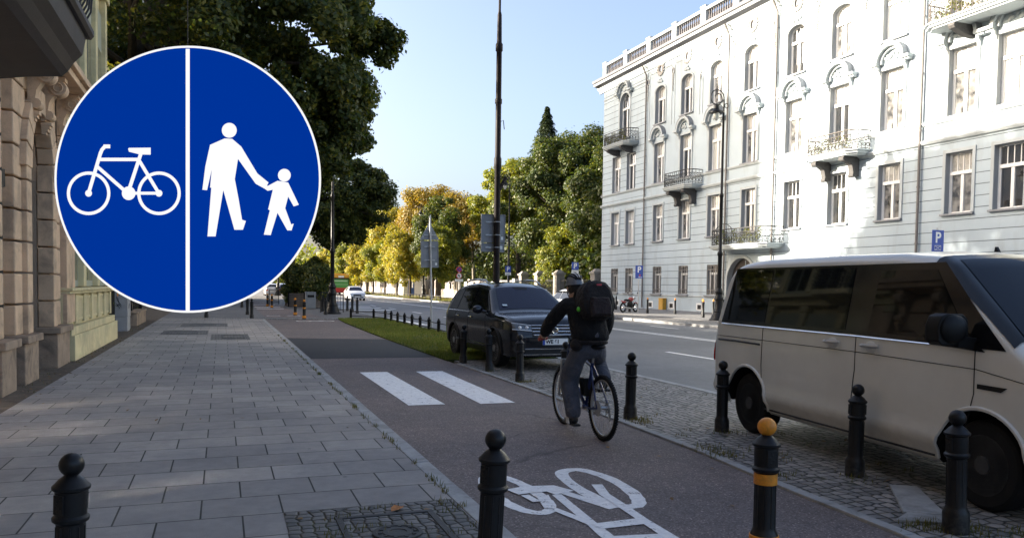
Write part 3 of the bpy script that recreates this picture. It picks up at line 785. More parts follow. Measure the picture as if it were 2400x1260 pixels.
for k, yc in cols.items():
    OP.append((yc-.7, yc+.7, 13.8, 16.5, .38)); WIN.append(('top', yc, 13.8))
    OP.append((yc-.7, yc+.7, 9.42, 12.35, 0)); WIN.append(('main', yc, 9.42))
    OP.append((yc-.68, yc+.68, 5.1, 7.78, 0)); WIN.append(('first', yc, 5.1))
    if k != 'D': OP.append((yc-.62, yc+.62, 1.2, 3.2, 0)); WIN.append(('ground', yc, 1.2))
for yc in (59.2, 56.7):
    OP.append((yc-.72, yc+.72, 9.42, 12.3, 0)); WIN.append(('narrow', yc, 9.42))
    OP.append((yc-.68, yc+.68, 5.1, 7.7, 0)); WIN.append(('first', yc, 5.1))
    OP.append((yc-.62, yc+.62, 1.2, 3.15, 0)); WIN.append(('ground', yc, 1.2))
OP.append((57.9-.85, 57.9+.85, 13.6, 17.2, .85)); WIN.append(('corner', 57.9, 13.6))
OP = [o_ if not (o_[4] and o_[2] == 13.55) else o_ for o_ in OP]
DOOR = (40.6, 43.5, .035, 3.55, 1.45)
OP.append(DOOR)
YA, YB, ZT = 5.0, 61.7, 18.3
def wall_with_openings(b, ya, yb, z0, z1, ops, depth, mi_fn, off):
    ys = sorted({ya, yb, 54.3} | {o[0] for o in ops} | {o[1] for o in ops})
    zs = sorted({z0, z1, 8.4, 1.05} | {o[2] for o in ops} | {o[3] for o in ops})
    ys = [y for y in ys if ya <= y <= yb]
    for i in range(len(ys)-1):
        for j in range(len(zs)-1):
            ym, zm = (ys[i]+ys[i+1])/2, (zs[j]+zs[j+1])/2
            if any(o[0] < ym < o[1] and o[2] < zm < o[3] for o in ops): continue
            b.add([(0,ys[i]-off,zs[j]),(0,ys[i+1]-off,zs[j]),(0,ys[i+1]-off,zs[j+1]),(0,ys[i]-off,zs[j+1])], [(0,1,2,3)], mi_fn(ym, zm))
    for (a, c, d, e, ar) in ops:
        a -= off; c -= off
        yc, hw_ = (a+c)/2, (c-a)/2
        if ar:
            pr = [(yc-hw_*math.cos(PI*t/16), e-ar+ar*math.sin(PI*t/16)) for t in range(17)]
            for t in range(16):   # spandrels
                q0, q1 = pr[t], pr[t+1]
                b.add([(0,q0[0],q0[1]),(0,q1[0],q1[1]),(0,q1[0],e),(0,q0[0],e)], [(0,1,2,3)], 0)
            prof = [(a,d)] + pr + [(c,d)]
        else: prof = [(a,d),(a,e),(c,e),(c,d)]
        n_ = len(prof)
        for t in range(n_):
            q0, q1 = prof[t], prof[(t+1) % n_]
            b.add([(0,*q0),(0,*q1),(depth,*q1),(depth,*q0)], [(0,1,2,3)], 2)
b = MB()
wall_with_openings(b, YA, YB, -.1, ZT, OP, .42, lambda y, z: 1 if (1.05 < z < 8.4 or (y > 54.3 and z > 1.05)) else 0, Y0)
b.add([(0,YA-Y0,-.1),(15,YA-Y0,-.1),(15,YA-Y0,ZT),(0,YA-Y0,ZT)], [(0,1,2,3)])
b.add([(0,YB-Y0,-.1),(15,YB-Y0,-.1),(15,YB-Y0,ZT),(0,YB-Y0,ZT)], [(0,1,2,3)], 1)
b.add([(15,YA-Y0,-.1),(15,YB-Y0,-.1),(15,YB-Y0,ZT),(15,YA-Y0,ZT)], [(0,1,2,3)])
b.build('wall', [M_wall, M_wallg, M_reveal], house, smooth=False, recalc=False)
# dark interior shell so panes read as rooms
b = MB(); b.box(.62, 14.9, YA-Y0+.1, YB-Y0-.1, 0, ZT-.2); b.build('interior', mat('room_dark', (.03,.028,.026), .9), house, smooth=False)
b = MB()
def belt(b, prof, ya, yb, mi=0): b.prism([(x, z) for x, z in prof], ya-Y0, yb-Y0, 'y', mi)
belt(b, [(.0,8.30),(-.10,8.34),(-.16,8.44),(-.16,8.50),(0,8.56)], YA, YB+.12)
belt(b, [(.0,9.18),(-.07,9.20),(-.13,9.30),(-.13,9.34),(0,9.38)], YA, YB+.1)
belt(b, [(.0,1.02),(-.05,1.04),(-.05,1.12),(0,1.14)], DOOR[1]+.3, YB+.05)
belt(b, [(.0,1.02),(-.05,1.04),(-.05,1.12),(0,1.14)], YA, DOOR[0]-.3)
belt(b, [(.0,17.28),(-.05,17.30),(-.05,17.36),(0,17.38)], 54.4, YB+.04)
b.build('belt_course', M_trim, house, smooth=False)
b = MB()
belt(b, [(0,18.02),(-.08,18.05),(-.12,18.2),(-.30,18.34),(-.36,18.5),(-.66,18.62),(-.70,18.86),(-.74,18.90),(-.74,19.02),(0,19.12)], YA, YB+.7)
b.build('cornice', M_trim, house, smooth=False)
b = MB(); belt(b, [(-.745,18.80),(-.78,18.84),(-.80,19.03),(-.74,19.06),(-.2,19.14),(-.2,19.125),(-.74,19.025)], YA, YB+.78); belt(b, [(-.665,18.612),(-.365,18.492),(-.375,18.46),(-.68,18.58)], YA, YB+.5); b.build('gutter', M_corn, house, smooth=False)  # first strip is the gutter, second a dark line under the soffit
b = MB(); b.box(0,15.4,YA-Y0-.3,YB-Y0+.5,18.25,18.9); b.box(.42,15.3,YA-Y0-.2,YB-Y0-.3,18.9,20.0); b.build('roof', M_corn, house, smooth=False)
# balustrade: pedestals, plinth, rail, balusters
bb_ = MB(); b = MB(); peds = [61.3-3.66*i for i in range(16)]
belt(b, [(-.16,19.06),(.22,19.06),(.22,19.26),(-.16,19.26)], YA, YB)
belt(b, [(-.18,20.12),(.24,20.12),(.24,20.30),(-.18,20.30)], YA, YB)
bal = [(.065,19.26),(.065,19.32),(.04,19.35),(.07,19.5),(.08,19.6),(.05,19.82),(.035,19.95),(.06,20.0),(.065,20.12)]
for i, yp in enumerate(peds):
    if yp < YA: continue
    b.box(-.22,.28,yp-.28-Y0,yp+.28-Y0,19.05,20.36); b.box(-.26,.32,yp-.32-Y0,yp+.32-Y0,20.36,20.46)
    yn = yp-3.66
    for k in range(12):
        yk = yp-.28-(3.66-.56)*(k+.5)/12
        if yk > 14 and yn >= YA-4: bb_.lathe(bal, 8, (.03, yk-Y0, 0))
b.build('balustrade', M_trim, house, ang=30); o = bb_.build('balusters', mat('dark_grey_baluster', (.13,.125,.13), .85, 0, .2, 6, .2), house, ang=30); o['kind'] = 'stuff'  # balusters in a darker grey than rail and pedestals

# --- windows: frame mesh = the window, children pane, transom_pane, sill, surround, hood
XW = .23
def make_window(kind, alt):
    wd, h, arch = {'top':(1.4,2.7,.38),'main':(1.4,2.93,0),'first':(1.36,2.68,0),'ground':(1.24,2.0,0),'narrow':(1.44,2.88,0),'corner':(1.7,3.6,.85)}[kind]
    hw_ = wd/2
    f = MB(); fr = .075
    zt_ = h*.66 if kind != 'ground' else h*.7
    hh = h-arch*.55
    f.box(XW, XW+.1, -hw_, -hw_+fr, 0, h if not arch else h-arch); f.box(XW, XW+.1, hw_-fr, hw_, 0, h if not arch else h-arch)
    f.box(XW, XW+.1, -hw_+fr, hw_-fr, 0, fr)
    if not arch: f.box(XW, XW+.1, -hw_+fr, hw_-fr, h-fr, h)
    else:
        pr = [(-hw_*math.cos(PI*t/16), h-arch+arch*math.sin(PI*t/16)) for t in range(17)]
        pi_ = [(-(hw_-fr)*math.cos(PI*t/16), h-arch+(arch-fr)*math.sin(PI*t/16)) for t in range(17)]
        for t in range(16):
            f.prism([pr[t], pr[t+1], pi_[t+1], pi_[t]], XW, XW+.1, 'x')
    f.box(XW-.05, XW+.1, -hw_+fr, hw_-fr, zt_-.06, zt_+.09)
    f.box(XW-.02, XW+.1, -.075, .075, fr, zt_-.06)
    for s in (-1, 1): f.box(XW+.01, XW+.09, s*(hw_-fr)-.05 if s > 0 else -hw_+fr, s*(hw_-fr) if s > 0 else -hw_+fr+.05, fr, zt_-.06)
    top = h-fr if not arch else h-arch*.35
    for q in (-.5, 0, .5): f.box(XW+.03, XW+.08, q*(hw_-fr)-.018, q*(hw_-fr)+.018, zt_+.09, top)
    o = f.build('window', M_frame, house, smooth=False)
    g = MB(); g.box(XW+.055, XW+.065, -hw_+.02, hw_-.02, .02, zt_)
    g.build('pane', [M_pane, M_curt2, M_blind, M_pane][alt], o, smooth=False)
    g = MB()
    if arch:
        pr = [(-(hw_-.02)*math.cos(PI*t/16), h-arch+(arch-.02)*math.sin(PI*t/16)) for t in range(17)]
        g.prism([(-hw_+.02, zt_)] + pr + [(hw_-.02, zt_)], XW+.055, XW+.065, 'x')
    else: g.box(XW+.055, XW+.065, -hw_+.02, hw_-.02, zt_, h-.02)
    g.build('transom_pane', [M_curt, M_curt, M_blind, M_pane][alt] if (alt or kind in ('main','top')) else M_pane, o, smooth=False)
    s = MB()
    s.box(-.14, .16, -hw_-.16, hw_+.16, -.10, -.02) if kind != 'narrow' else s.box(-.05,.16,-hw_,hw_,-.03,-.004)
    if kind == 'ground': s.box(-.10, .16, -hw_-.1, hw_+.1, -.16, -.10)
    s.build('sill', M_sill_hoodshade, o, smooth=False)
    q = MB(); bw = .15 if kind != 'ground' else .05
    if kind in ('main','first','top','corner'):
        hl = h if not arch else h-arch
        for s_ in (-1, 1):
            q.box(-.05, .0, min(s_*hw_, s_*(hw_+bw)), max(s_*hw_, s_*(hw_+bw)), 0, hl)
        if arch:
            po = [(-(hw_+bw)*math.cos(PI*t/16), h-arch+(arch+bw)*math.sin(PI*t/16)) for t in range(17)]
            pr = [(-hw_*math.cos(PI*t/16), h-arch+arch*math.sin(PI*t/16)) for t in range(17)]
            for t in range(16): q.prism([po[t], po[t+1], pr[t+1], pr[t]], -.05, 0, 'x')
            for k in range(7):   # small carved crest
                a = random.uniform(-.32,.32); q.ellipsoid((-.05, a, h+bw+.16+random.uniform(-.12,.2)*(1-abs(a)*2)), (.05,.10,.10), 8)
        else: q.box(-.05, 0, -hw_-bw, hw_+bw, h, h+bw)
        q.build('surround', M_trim, o, smooth=False)
    if kind == 'main' or kind == 'corner':
        d = MB(); e = hw_+.30; zb = h+.16 if kind == 'main' else h-.1
        rise = .82
        N_ = 20
        po = [(-e*math.cos(PI*t/N_)*.90, zb+.22+rise*math.sin(PI*t/N_)) for t in range(N_+1)]
        pi_ = [(-(e-.17)*math.cos(PI*t/N_)*.90, zb+.18+(rise-.12)*math.sin(PI*t/N_)) for t in range(N_+1)]
        for t in range(N_): d.prism([po[t], po[t+1], pi_[t+1], pi_[t]], -.34, 0, 'x')
        for t in range(N_):
            p2 = [(-(e-.30)*math.cos(PI*k/N_)*.88, zb+.14+(rise-.2)*math.sin(PI*k/N_)) for k in (t, t+1)]
            d.prism([pi_[t], pi_[t+1], p2[1], p2[0]], -.16, 0, 'x')
        for s_ in (-1, 1):
            ya_, yb_ = sorted((s_*(e*.90-.16), s_*(e+.20)))
            d.box(-.36, 0, ya_, yb_, zb+.10, zb+.24); d.box(-.26, 0, ya_+.03, yb_-.05, zb, zb+.10)
            yc_ = s_*(hw_+.12)
            d.prism([(0,zb),(-.20,zb),(-.22,zb-.10),(-.12,zb-.2),(-.10,zb-.34),(-.03,zb-.42),(0,zb-.42)], yc_-.08, yc_+.08, 'y')
        for k in range(11):
            a = random.uniform(-.55,.55); d.ellipsoid((-.04, a, zb+.28+random.uniform(0,.40)*(1-abs(a))), (.05,.09,.075), 8)
        for t in range(N_):  # dark strip over the hood arch, painted in as its shadow line
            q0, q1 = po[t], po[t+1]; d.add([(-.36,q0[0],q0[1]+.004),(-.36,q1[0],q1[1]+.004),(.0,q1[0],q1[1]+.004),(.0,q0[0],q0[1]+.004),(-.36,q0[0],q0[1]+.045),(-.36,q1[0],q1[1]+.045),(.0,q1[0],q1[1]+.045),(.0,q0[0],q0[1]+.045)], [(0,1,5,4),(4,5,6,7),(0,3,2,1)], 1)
        d.build('hood', [M_trim, M_sill_hoodshade], o, ang=35)
    if kind == 'ground':
        d = MB()
        for k in range(6): yk = -hw_+.1+(wd-.2)*k/5; d.tube([(.02,yk,.02),(.02,yk,h-.05)], .020, 5)
        for zz_ in (.05,.34,h-.34,h-.05): d.tube([(.02,-hw_,zz_),(.02,hw_,zz_)], .020, 5)
        for zz_ in (.195,h-.195):
            for yk in (-.36,0,.36): d.ring((.02,yk,zz_), .13, .020, 'x', 14, 5)
        d.build('grille', M_ironlt, o)
    return o
protos = {}
def put_window(kind, yc, z0, alt):
    key = (kind, alt)
    if key not in protos:
        o = make_window(kind, alt); protos[key] = o; o.location = (0, yc-Y0, z0); return
    src = protos[key]
    o = src.copy(); COL.objects.link(o); o.location = (0, yc-Y0, z0)
    for ch in src.children:
        c = ch.copy(); COL.objects.link(c); c.parent = o
rw = random.Random(3)
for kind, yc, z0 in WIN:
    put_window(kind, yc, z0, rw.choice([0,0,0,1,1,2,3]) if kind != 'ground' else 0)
# entrance niche
b = MB()
prf = [(DOOR[0]-Y0,0)] + [((DOOR[0]+DOOR[1])/2-Y0-1.45*math.cos(PI*t/16), 2.1+1.45*math.sin(PI*t/16)) for t in range(17)] + [(DOOR[1]-Y0,0)]
for t in range(len(prf)-1):
    q0, q1 = prf[t], prf[t+1]
    c0 = lambda q: ((q[0]-(42.05-Y0))*1.12+(42.05-Y0), q[1]*1.03+.05)
    b.add([(-.06,*q0),(-.06,*q1),(-.06,*c0(q1)),(-.06,*c0(q0)),(0,*q0),(0,*q1),(0,*c0(q1)),(0,*c0(q0))], [(0,1,2,3),(0,1,5,4),(2,3,7,6)])
b.build('door_surround', M_trim, house, smooth=False)
b = MB(); b.prism(prf, .33, .40, 'x'); dr = b.build('door', mat('dark_door', (.05,.04,.035), .5), house, smooth=False)
b = MB(); b.box(.29,.335,-.02+.05,.02+.05,.05,3.4); b.box(.30,.335,-1.3,1.35,2.05,2.15); b.build('door_rail', M_wall, dr, smooth=False)
for yc in (53.2,50.2,46.6,58.6):
    b = MB(); b.box(-.02,.02,yc-.38-Y0,yc+.38-Y0,.12,.62); o = b.build('cellar_window', M_frame, house, smooth=False)
    b = MB(); b.box(-.026,-.02,yc-.22-Y0,yc+.22-Y0,.20,.5); b.build('grate', M_dark, o, smooth=False)
for yp in (54.3, 43.75, 39.05, 28.6):
    b = MB(); b.tube([(-.13,yp-Y0,.1),(-.13,yp-Y0,17.7),(-.5,yp-Y0,18.4)], .062, 8)
    for zz_ in np.arange(1.2, 18, 2.6): b.tube([(-.13,yp-Y0,zz_),(-.13,yp-Y0,zz_+.08)], .08, 8)
    b.build('drainpipe', M_pipe, house)
# relief ornaments on the top storey
cart = MB(); cart.ring((-.03,0,0), .30, .07, 'x', 20, 6, M=Matrix.Diagonal((1,.8,1.1,1))); cart.ellipsoid((-.0,0,0), (.03,.2,.28), 10, 1)
for k in range(14):
    a = 2*PI*k/14; cart.ellipsoid((-.05,.42*math.cos(a),.46*math.sin(a)+.05), (.07,.11,.10), 8)
cart.ellipsoid((-.06,0,.55), (.08,.16,.13), 8)
cart0 = cart.build('cartouche', [M_orn, M_pane], house)
fest = MB(); fest.ring((-.03,0,.0), .17, .045, 'x', 14, 5, M=Matrix.Diagonal((1,.8,1.2,1)))
for k in range(9): fest.ellipsoid((-.04,random.uniform(-.03,.03),-.32-.13*k), (.05,.075-.004*k,.06), 7)
fest0 = fest.build('festoon', M_orn, house)
pan = MB()
for (a, c, d, e) in ((-1.62,-1.58,-3.6,.55),(1.58,1.62,-3.6,.55),(-1.5,-.62,.62,.66),(.62,1.5,.62,.66)): pan.box(-.03,0,a,c,d,e)
pan0 = pan.build('wall_moulding', M_trim, house, smooth=False)
first = True
for k, yc in cols.items():
    for src, yy, zz_ in ((cart0, yc, 17.72), (fest0, yc+1.85, 17.15), (pan0, yc, 17.0)):
        if first: o = src
        else: o = src.copy(); COL.objects.link(o)
        o.location = (0, yy-Y0, zz_)
    first = False
# balconies
def balcony(yc, wd, proj, z, iron, gate=None, corbels=(), cstyle='scroll', plants=0, rh=.95):
    b = MB(); hw_ = wd/2
    pl = [(0,-hw_),(-proj+.35,-hw_),(-proj,-hw_+.45),(-proj,hw_-.45),(-proj+.35,hw_),(0,hw_)]
    off = lambda s, t: [(x*t if x else 0, y*s) for x, y in pl]
    b.prism(off(1,1), -.14, -.02, 'z'); b.prism(off(1.03,1.06), -.02, .05, 'z'); b.prism(off(.95,.93), -.22, -.14, 'z')
    o = b.build('balcony', M_trim, house, smooth=False); o.location = (0, yc-Y0, z)
    r = MB(); path = [(x*.95, y*.98) for x, y in pl]
    for zz_, rr in ((.12,.02),(rh*.82,.016),(rh+.05,.032)):
        r.tube([(x,y,zz_) for x, y in path], rr, 6)
    L = 0
    for i in range(len(path)-1):
        a, c = Vector((*path[i],0)), Vector((*path[i+1],0)); seg = (c-a).length; k = max(1, round(seg/.26))
        u = (c-a).normalized()
        for j in range(k):
            p0 = a.lerp(c, j/k); pm = a.lerp(c, (j+.5)/k)
            r.tube([(p0.x,p0.y,.05),(p0.x,p0.y,rh+.05)], .016, 5)
            for zc, rad in ((.30,.095),(.53,.07),(.70,.055)):
                ring = [(pm.x+u.x*rad*math.cos(t), pm.y+u.y*rad*math.cos(t), zc+rad*math.sin(t)) for t in [2*PI*q/10 for q in range(10)]]
                r.tube(ring, .017, 4, closed=True)
    if gate:
        g0, g1 = gate
        arc = [(-proj*.95, g0+(g1-g0)*t/10, rh+.05+.38*math.sin(PI*t/10)) for t in range(11)]
        r.tube(arc, .022, 6)
        for t in range(1, 10): r.tube([(-proj*.95, arc[t][1], rh), arc[t]], .010, 4)
    r.build('railing', iron, o)
    for yk in corbels:
        c = MB()
        if cstyle == 'scroll':
            pf = [(0,-.22),(-proj*.86,-.22),(-proj*.9,-.34),(-proj*.84,-.46),(-proj*.6,-.50),(-proj*.4,-.66),(-proj*.32,-1.0),(-proj*.34,-1.16),(-proj*.22,-1.26),(0,-1.2)]
        elif cstyle == 'lion':
            pf = [(0,-.22),(-proj*.92,-.22),(-proj*.96,-.34),(-proj*.9,-.44),(-proj*.7,-.52),(-proj*.4,-.66),(0,-.72)]
        c.prism(pf, yk-.15, yk+.15, 'y')
        if cstyle == 'scroll':
            for zz_, xx_, rr in ((-.36,-proj*.82,.12),(-1.16,-proj*.28,.10)): c.lathe([(rr,-.17),(rr,.17)], 12, (xx_, yk, zz_), axis='y')
        c.build('corbel', M_corbel, o, ang=30)
    if plants:
        rr_ = np.random.default_rng(int(yc*10)); k = plants*2
        P = np.stack([-proj*.8+rr_.normal(0,.08,k), rr_.uniform(-hw_*.8,hw_*.8,k), rr_.uniform(.1,.75,k)], 1)
        P[:,2] += .3*np.sin(P[:,1]*5)
        leaf_object('flower_box_plants', P, np.tile([-.5,0,1.0], (k,1)), .06, L_ygr, o, 3)
    return o
balcony(57.7, 4.3, 1.15, 12.98, M_iron, None, (-1.1, 1.1), 'lion', 500)
balcony(48.4, 3.6, 1.15, 8.62, M_iron, None, (-.95, .95))
balcony(40.9, 5.6, 1.5, 4.25, M_iron, (.2, 2.0), (), plants=500)
balcony(33.6, 3.7, 1.15, 8.62, M_ironbr, None, (-1.0, 1.0), plants=160)
balcony(24.6, 6.2, 1.3, 13.3, M_ironbr, None, (-1.9, 1.55), 'lion', 900)
# yellow gas cabinet at the foot of the house
gb = thing('gas_box', 'yellow metal gas cabinet standing against the pale house wall', 'utility box', (30.3,51.15,.035))
b = MB(); b.box(-.14,.16,-.3,.3,0,.80); b.box(-.16,.17,-.32,.32,.80,.84); b.build('cabinet', mat('ochre_paint', (.55,.30,.03), .5, 0, .12, 6, .05), gb, smooth=False, bevel=.01)
b = MB(); b.box(-.15,-.14,-.26,.26,.06,.76); b.box(-.165,-.15,.18,.22,.38,.46); b.build('door', MATS['ochre_paint'], gb, smooth=False)

# ------------------------------------------------------------------ beige and yellow houses on the left (facade plane x=-2.9)
M_beige = mat('beige_stucco', (.62,.44,.29), .88, 0, .14, 2.2, .25, .15, dirt=(.20,.16,.125), dirt_scale=1.6)
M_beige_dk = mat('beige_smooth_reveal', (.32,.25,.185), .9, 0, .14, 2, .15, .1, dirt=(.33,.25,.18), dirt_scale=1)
M_plinth = mat('stained_plinth', (.36,.27,.195), .9, 0, .2, 3, .3, .1, dirt=(.08,.07,.06), dirt_scale=2.0)
M_copper = mat('dark_sheet_metal', (.035,.026,.023), .5, .25, .3, 4, .1, .4, dirt=(.06,.045,.04), dirt_scale=2)
M_ystucco = mat('yellow_stucco', (.62,.53,.31), .88, 0, .1, 3, .2, .15, dirt=(.30,.27,.18), dirt_scale=1.4)
M_yrough = mat('yellow_rough_panel', (.54,.46,.28), .95, 0, .22, 40, .6, .1)
M_ygreen = mat('pale_green_frame', (.34,.345,.26), .7, 0, .1, 4, .1)
bh = thing('beige_house', 'beige rusticated town house with arched gateway and dark overhanging balcony', 'building', (-2.9,15.5,0))
def L(b, x0, x1, y0, y1, z0, z1, mi=0): b.box(x0+2.9, x1+2.9, y0-15.5, y1-15.5, z0, z1, mi)
wl = MB()
AY0, AY1, AZ = 14.72, 16.48, 4.15; AC, AR = (AY0+AY1)/2, (AY1-AY0)/2
# wall with arched gateway (wall face 0.25 behind the piers)
L(wl, -7, -3.12, -12, AY0, 0, 19); L(wl, -7, -3.12, AY1, 18.6, 0, 19)
wl.add([(-.22,AY0-15.5,AZ+.3),(-.22,AY1-15.5,AZ+.3),(-.22,AY1-15.5,19),(-.22,AY0-15.5,19)], [(0,1,2,3)])
pr = [(AC-15.5-AR*math.cos(PI*t/16), AZ-AR*.9+ (AR*.9+.25)*math.sin(PI*t/16)) for t in range(17)]
for t in range(16):
    q0, q1 = pr[t], pr[t+1]
    wl.add([(-.22,*q0),(-.22,*q1),(-.22,q1[0],AZ+.3),(-.22,q0[0],AZ+.3)], [(0,1,2,3)])
    wl.add([(-.22,*q0),(-.22,*q1),(-1.6,*q1),(-1.6,*q0)], [(0,1,2,3)])
wl.build('wall', M_beige, bh, smooth=False)
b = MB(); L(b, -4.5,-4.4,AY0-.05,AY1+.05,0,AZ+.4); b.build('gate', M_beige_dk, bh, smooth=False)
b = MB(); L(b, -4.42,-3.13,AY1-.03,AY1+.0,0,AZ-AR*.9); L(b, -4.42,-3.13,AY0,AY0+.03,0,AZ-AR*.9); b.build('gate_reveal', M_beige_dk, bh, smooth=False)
# rusticated piers: stacked blocks
for (ya, yb) in ((12.55,13.25),(13.95,14.72),(16.48,17.55)):
    bp = MB(); z0 = .74; i = 0
    while z0 < 5.0:
        bp.frustum(2.9-3.3, 2.9-2.94, ya-15.5, yb-15.5, z0, z0+.455, 0.0)
        z0 += .487; i += 1
    bp.build('pier', M_beige, bh, smooth=False, bevel=.022)
for (ya, yb) in ((12.5,13.3),(13.85,14.8),(16.42,17.62)):
    bp = MB(); L(bp, -3.3,-2.80,ya,yb,-.02,.62); L(bp, -3.3,-2.74,ya-.06,yb+.06,.62,.74)
    bp.build('plinth', M_plinth, bh, smooth=False, bevel=.015)
bp = MB()
for t in range(11):   # voussoirs
    a0, a1 = PI*t/11+.012, PI*(t+1)/11-.012
    def q(a, r, x): return (x, AC-15.5-r*math.cos(a), AZ-AR*.9+(r*.9+.25)*math.sin(a))
    vs = [q(a0,AR,-.2),q(a1,AR,-.2),q(a1,AR+.42,-.2),q(a0,AR+.42,-.2),q(a0,AR,.06),q(a1,AR,.06),q(a1,AR+.42,.06),q(a0,AR+.42,.06)]
    bp.add(vs, [(0,3,2,1),(4,5,6,7),(0,1,5,4),(1,2,6,5),(2,3,7,6),(3,0,4,7)])
for yj in (AY0-.315, AY1-.025):
    z0 = .74
    while z0 < AZ-AR*.9-.1: L(bp, -3.12,-2.86,yj,yj+.34,z0,z0+.46); z0 += .487
bp.build('arch_blocks', M_beige, bh, smooth=False, bevel=.015)
def console(y, z, s=1.0):
    c = MB()
    c.prism([(0,0),(.34,0),(.36,-.10),(.30,-.20),(.20,-.26),(.13,-.38),(.11,-.52),(.14,-.62),(.06,-.70),(0,-.70)], -.11, .11, 'y')
    c.lathe([(.13,-.14),(.14,-.05),(.10,0),(.14,.05),(.13,.14)], 16, (.27,0,-.12), axis='y')
    c.lathe([(.08,-.13),(.08,.13)], 12, (.12,0,-.60), axis='y')
    c.ring((.27,-.145,-.12), .07, .016, 'y', 14, 5)
    for k in range(4): c.box(0,.16-.03*k,-.09+.01*k,.09-.01*k,-.72-.05*(k+1),-.72-.05*k)
    c.box(-.02,.38,-.14,.14,0,.07)
    o = c.build('console', M_beige, bh, ang=30); o.location = (-.02, y-15.5, z); return o
for y in (14.9, 15.9, 17.3): console(y, 5.02+.0*y)
bp = MB(); L(bp, -3.2,-2.42,13.0,18.55,5.10,5.22); L(bp,-3.2,-2.34,13.0,18.6,5.22,5.34); L(bp,-3.2,-2.85,17.7,18.6,0.74,5.1); bp.build('entablature', M_beige, bh, smooth=False, bevel=.012)
# big balcony with sheet-metal soffit
bp = MB()
prof = [(-1.40,4.26),(-1.44,4.07),(-1.52,3.98),(-1.58,3.88),(-1.64,3.82),(-1.99,3.78),(-2.3,3.72),(-3.14,3.60),(-3.14,4.26)]
ys = [10.0,9.85,9.2,6.0,2.0,1.0]
for i in range(len(ys)-1):
    n_ = len(prof)
    A = [(x+2.9, ys[i]-15.5, z) for x, z in prof]; B_ = [(x+2.9, ys[i+1]-15.5, z) for x, z in prof]
    bp.add(A+B_, [(k, (k+1) % n_, n_+(k+1) % n_, n_+k) for k in range(n_)])
bp.add([(x+2.9, ys[0]-15.5, z) for x, z in prof], [tuple(range(n_))])
bp.prism([(-1.36+2.9,4.26),(-1.33+2.9,4.30),(-1.33+2.9,4.36),(-3.1+2.9,4.36),(-3.1+2.9,4.26)], 1.0-15.5, 10.06-15.5, 'y')
o = bp.build('balcony', M_copper, bh, smooth=False)
rl = MB()
for y in np.arange(1.2, 9.95, .13):
    rl.tube([(-1.42+2.9,y-15.5,4.36),(-1.34+2.9,y-15.5,4.52),(-1.32+2.9,y-15.5,4.75),(-1.42+2.9,y-15.5,5.0),(-1.43+2.9,y-15.5,5.35)], .011, 5)
for x in np.arange(-3.0, -1.45, .14): rl.tube([(x+2.9,9.95-15.5,4.36),(x+2.9,10.03-15.5,4.6),(x+2.9,9.95-15.5,5.0),(x+2.9,9.95-15.5,5.35)], .011, 5)
rl.tube([(-3.0+2.9,9.95-15.5,5.35),(-1.43+2.9,9.95-15.5,5.35),(-1.43+2.9,1.2-15.5,5.35)], .025, 6)
rl.build('railing', M_iron, o)
bp = MB(); bp.tube([(.02-.2,13.6-15.5,.05),(.02-.2,13.6-15.5,18)], .06, 10); bp.tube([(-.18,13.6-15.5,2.95),(-.18,13.6-15.5,3.2)], .10, 10); bp.build('drainpipe', M_black, bh)

yh = thing('yellow_house', 'pale yellow stucco house with panelled window bay and small balcony beyond the beige house', 'building', (-2.9,21.4,0))
def Y(b, x0, x1, y0, y1, z0, z1, mi=0): b.box(x0+2.9, x1+2.9, y0-21.4, y1-21.4, z0, z1, mi)
b = MB()
Y(b, -9,-3.05,18.62,24.2,0,15); Y(b,-14,-9.01,18.62,27,0,15)
Y(b, -3.05,-2.72,17.7,24.5,0,.50); Y(b,-3.05,-2.78,17.7,24.45,.50,.66); Y(b,-3.05,-2.92,17.7,24.35,.66,1.32)
b.build('wall', M_ystucco, yh, smooth=False, bevel=.008)
b = MB()
Y(b, -3.05,-2.80,17.7,24.4,1.32,1.38); Y(b,-3.05,-2.75,17.68,24.45,1.38,1.44)
for k in range(7): yk = 17.85+k*1.07; Y(b, -2.93,-2.86,yk-.14,yk+.14,.70,1.30)
for k in range(6):
    yk = 17.85+.535+k*1.07
    Y(b,-2.93,-2.885,yk-.36,yk+.36,.74,.80); Y(b,-2.93,-2.885,yk-.36,yk+.36,1.2,1.26); Y(b,-2.93,-2.885,yk-.36,yk-.30,.8,1.2); Y(b,-2.93,-2.885,yk+.30,yk+.36,.8,1.2)
# pilasters between ground floor windows and upper storey
for k in range(4):
    yk = 17.9+k*2.1; Y(b, -3.06,-2.86,yk-.17,yk+.17,1.46,4.6); Y(b,-3.06,-2.82,yk-.22,yk+.22,4.6,4.8)
for k in range(4):
    yk = 18.9+k*1.75; Y(b, -3.06,-2.90,yk-.16,yk+.16,5.3,9.0); Y(b,-3.06,-2.84,yk-.24,yk+.24,9.0,9.3)
Y(b,-3.06,-2.78,17.7,24.4,4.8,5.0); Y(b,-3.06,-2.55,17.7,24.6,5.0,5.12)
Y(b,-3.06,-2.7,18.62,24.4,9.3,9.7); Y(b,-3.06,-2.3,18.62,24.7,9.7,9.9); Y(b,-3.06,-2.05,18.62,24.9,9.9,10.15)
b.build('moulding', M_ystucco, yh, smooth=False, bevel=.01)
for k in range(6): b = MB(); yk = 17.85+.535+k*1.07; Y(b,-2.93,-2.90,yk-.30,yk+.30,.80,1.2); b.build('rough_panel', M_yrough, yh, smooth=False)
b = MB()
for k in range(3):
    ya = 18.07+k*2.1; b.box(2.9-3.04,2.9-2.98,ya-21.4,ya+1.76-21.4,1.46,4.6)
wn = b.build('ground_floor_window', M_ygreen, yh, smooth=False)
b = MB()
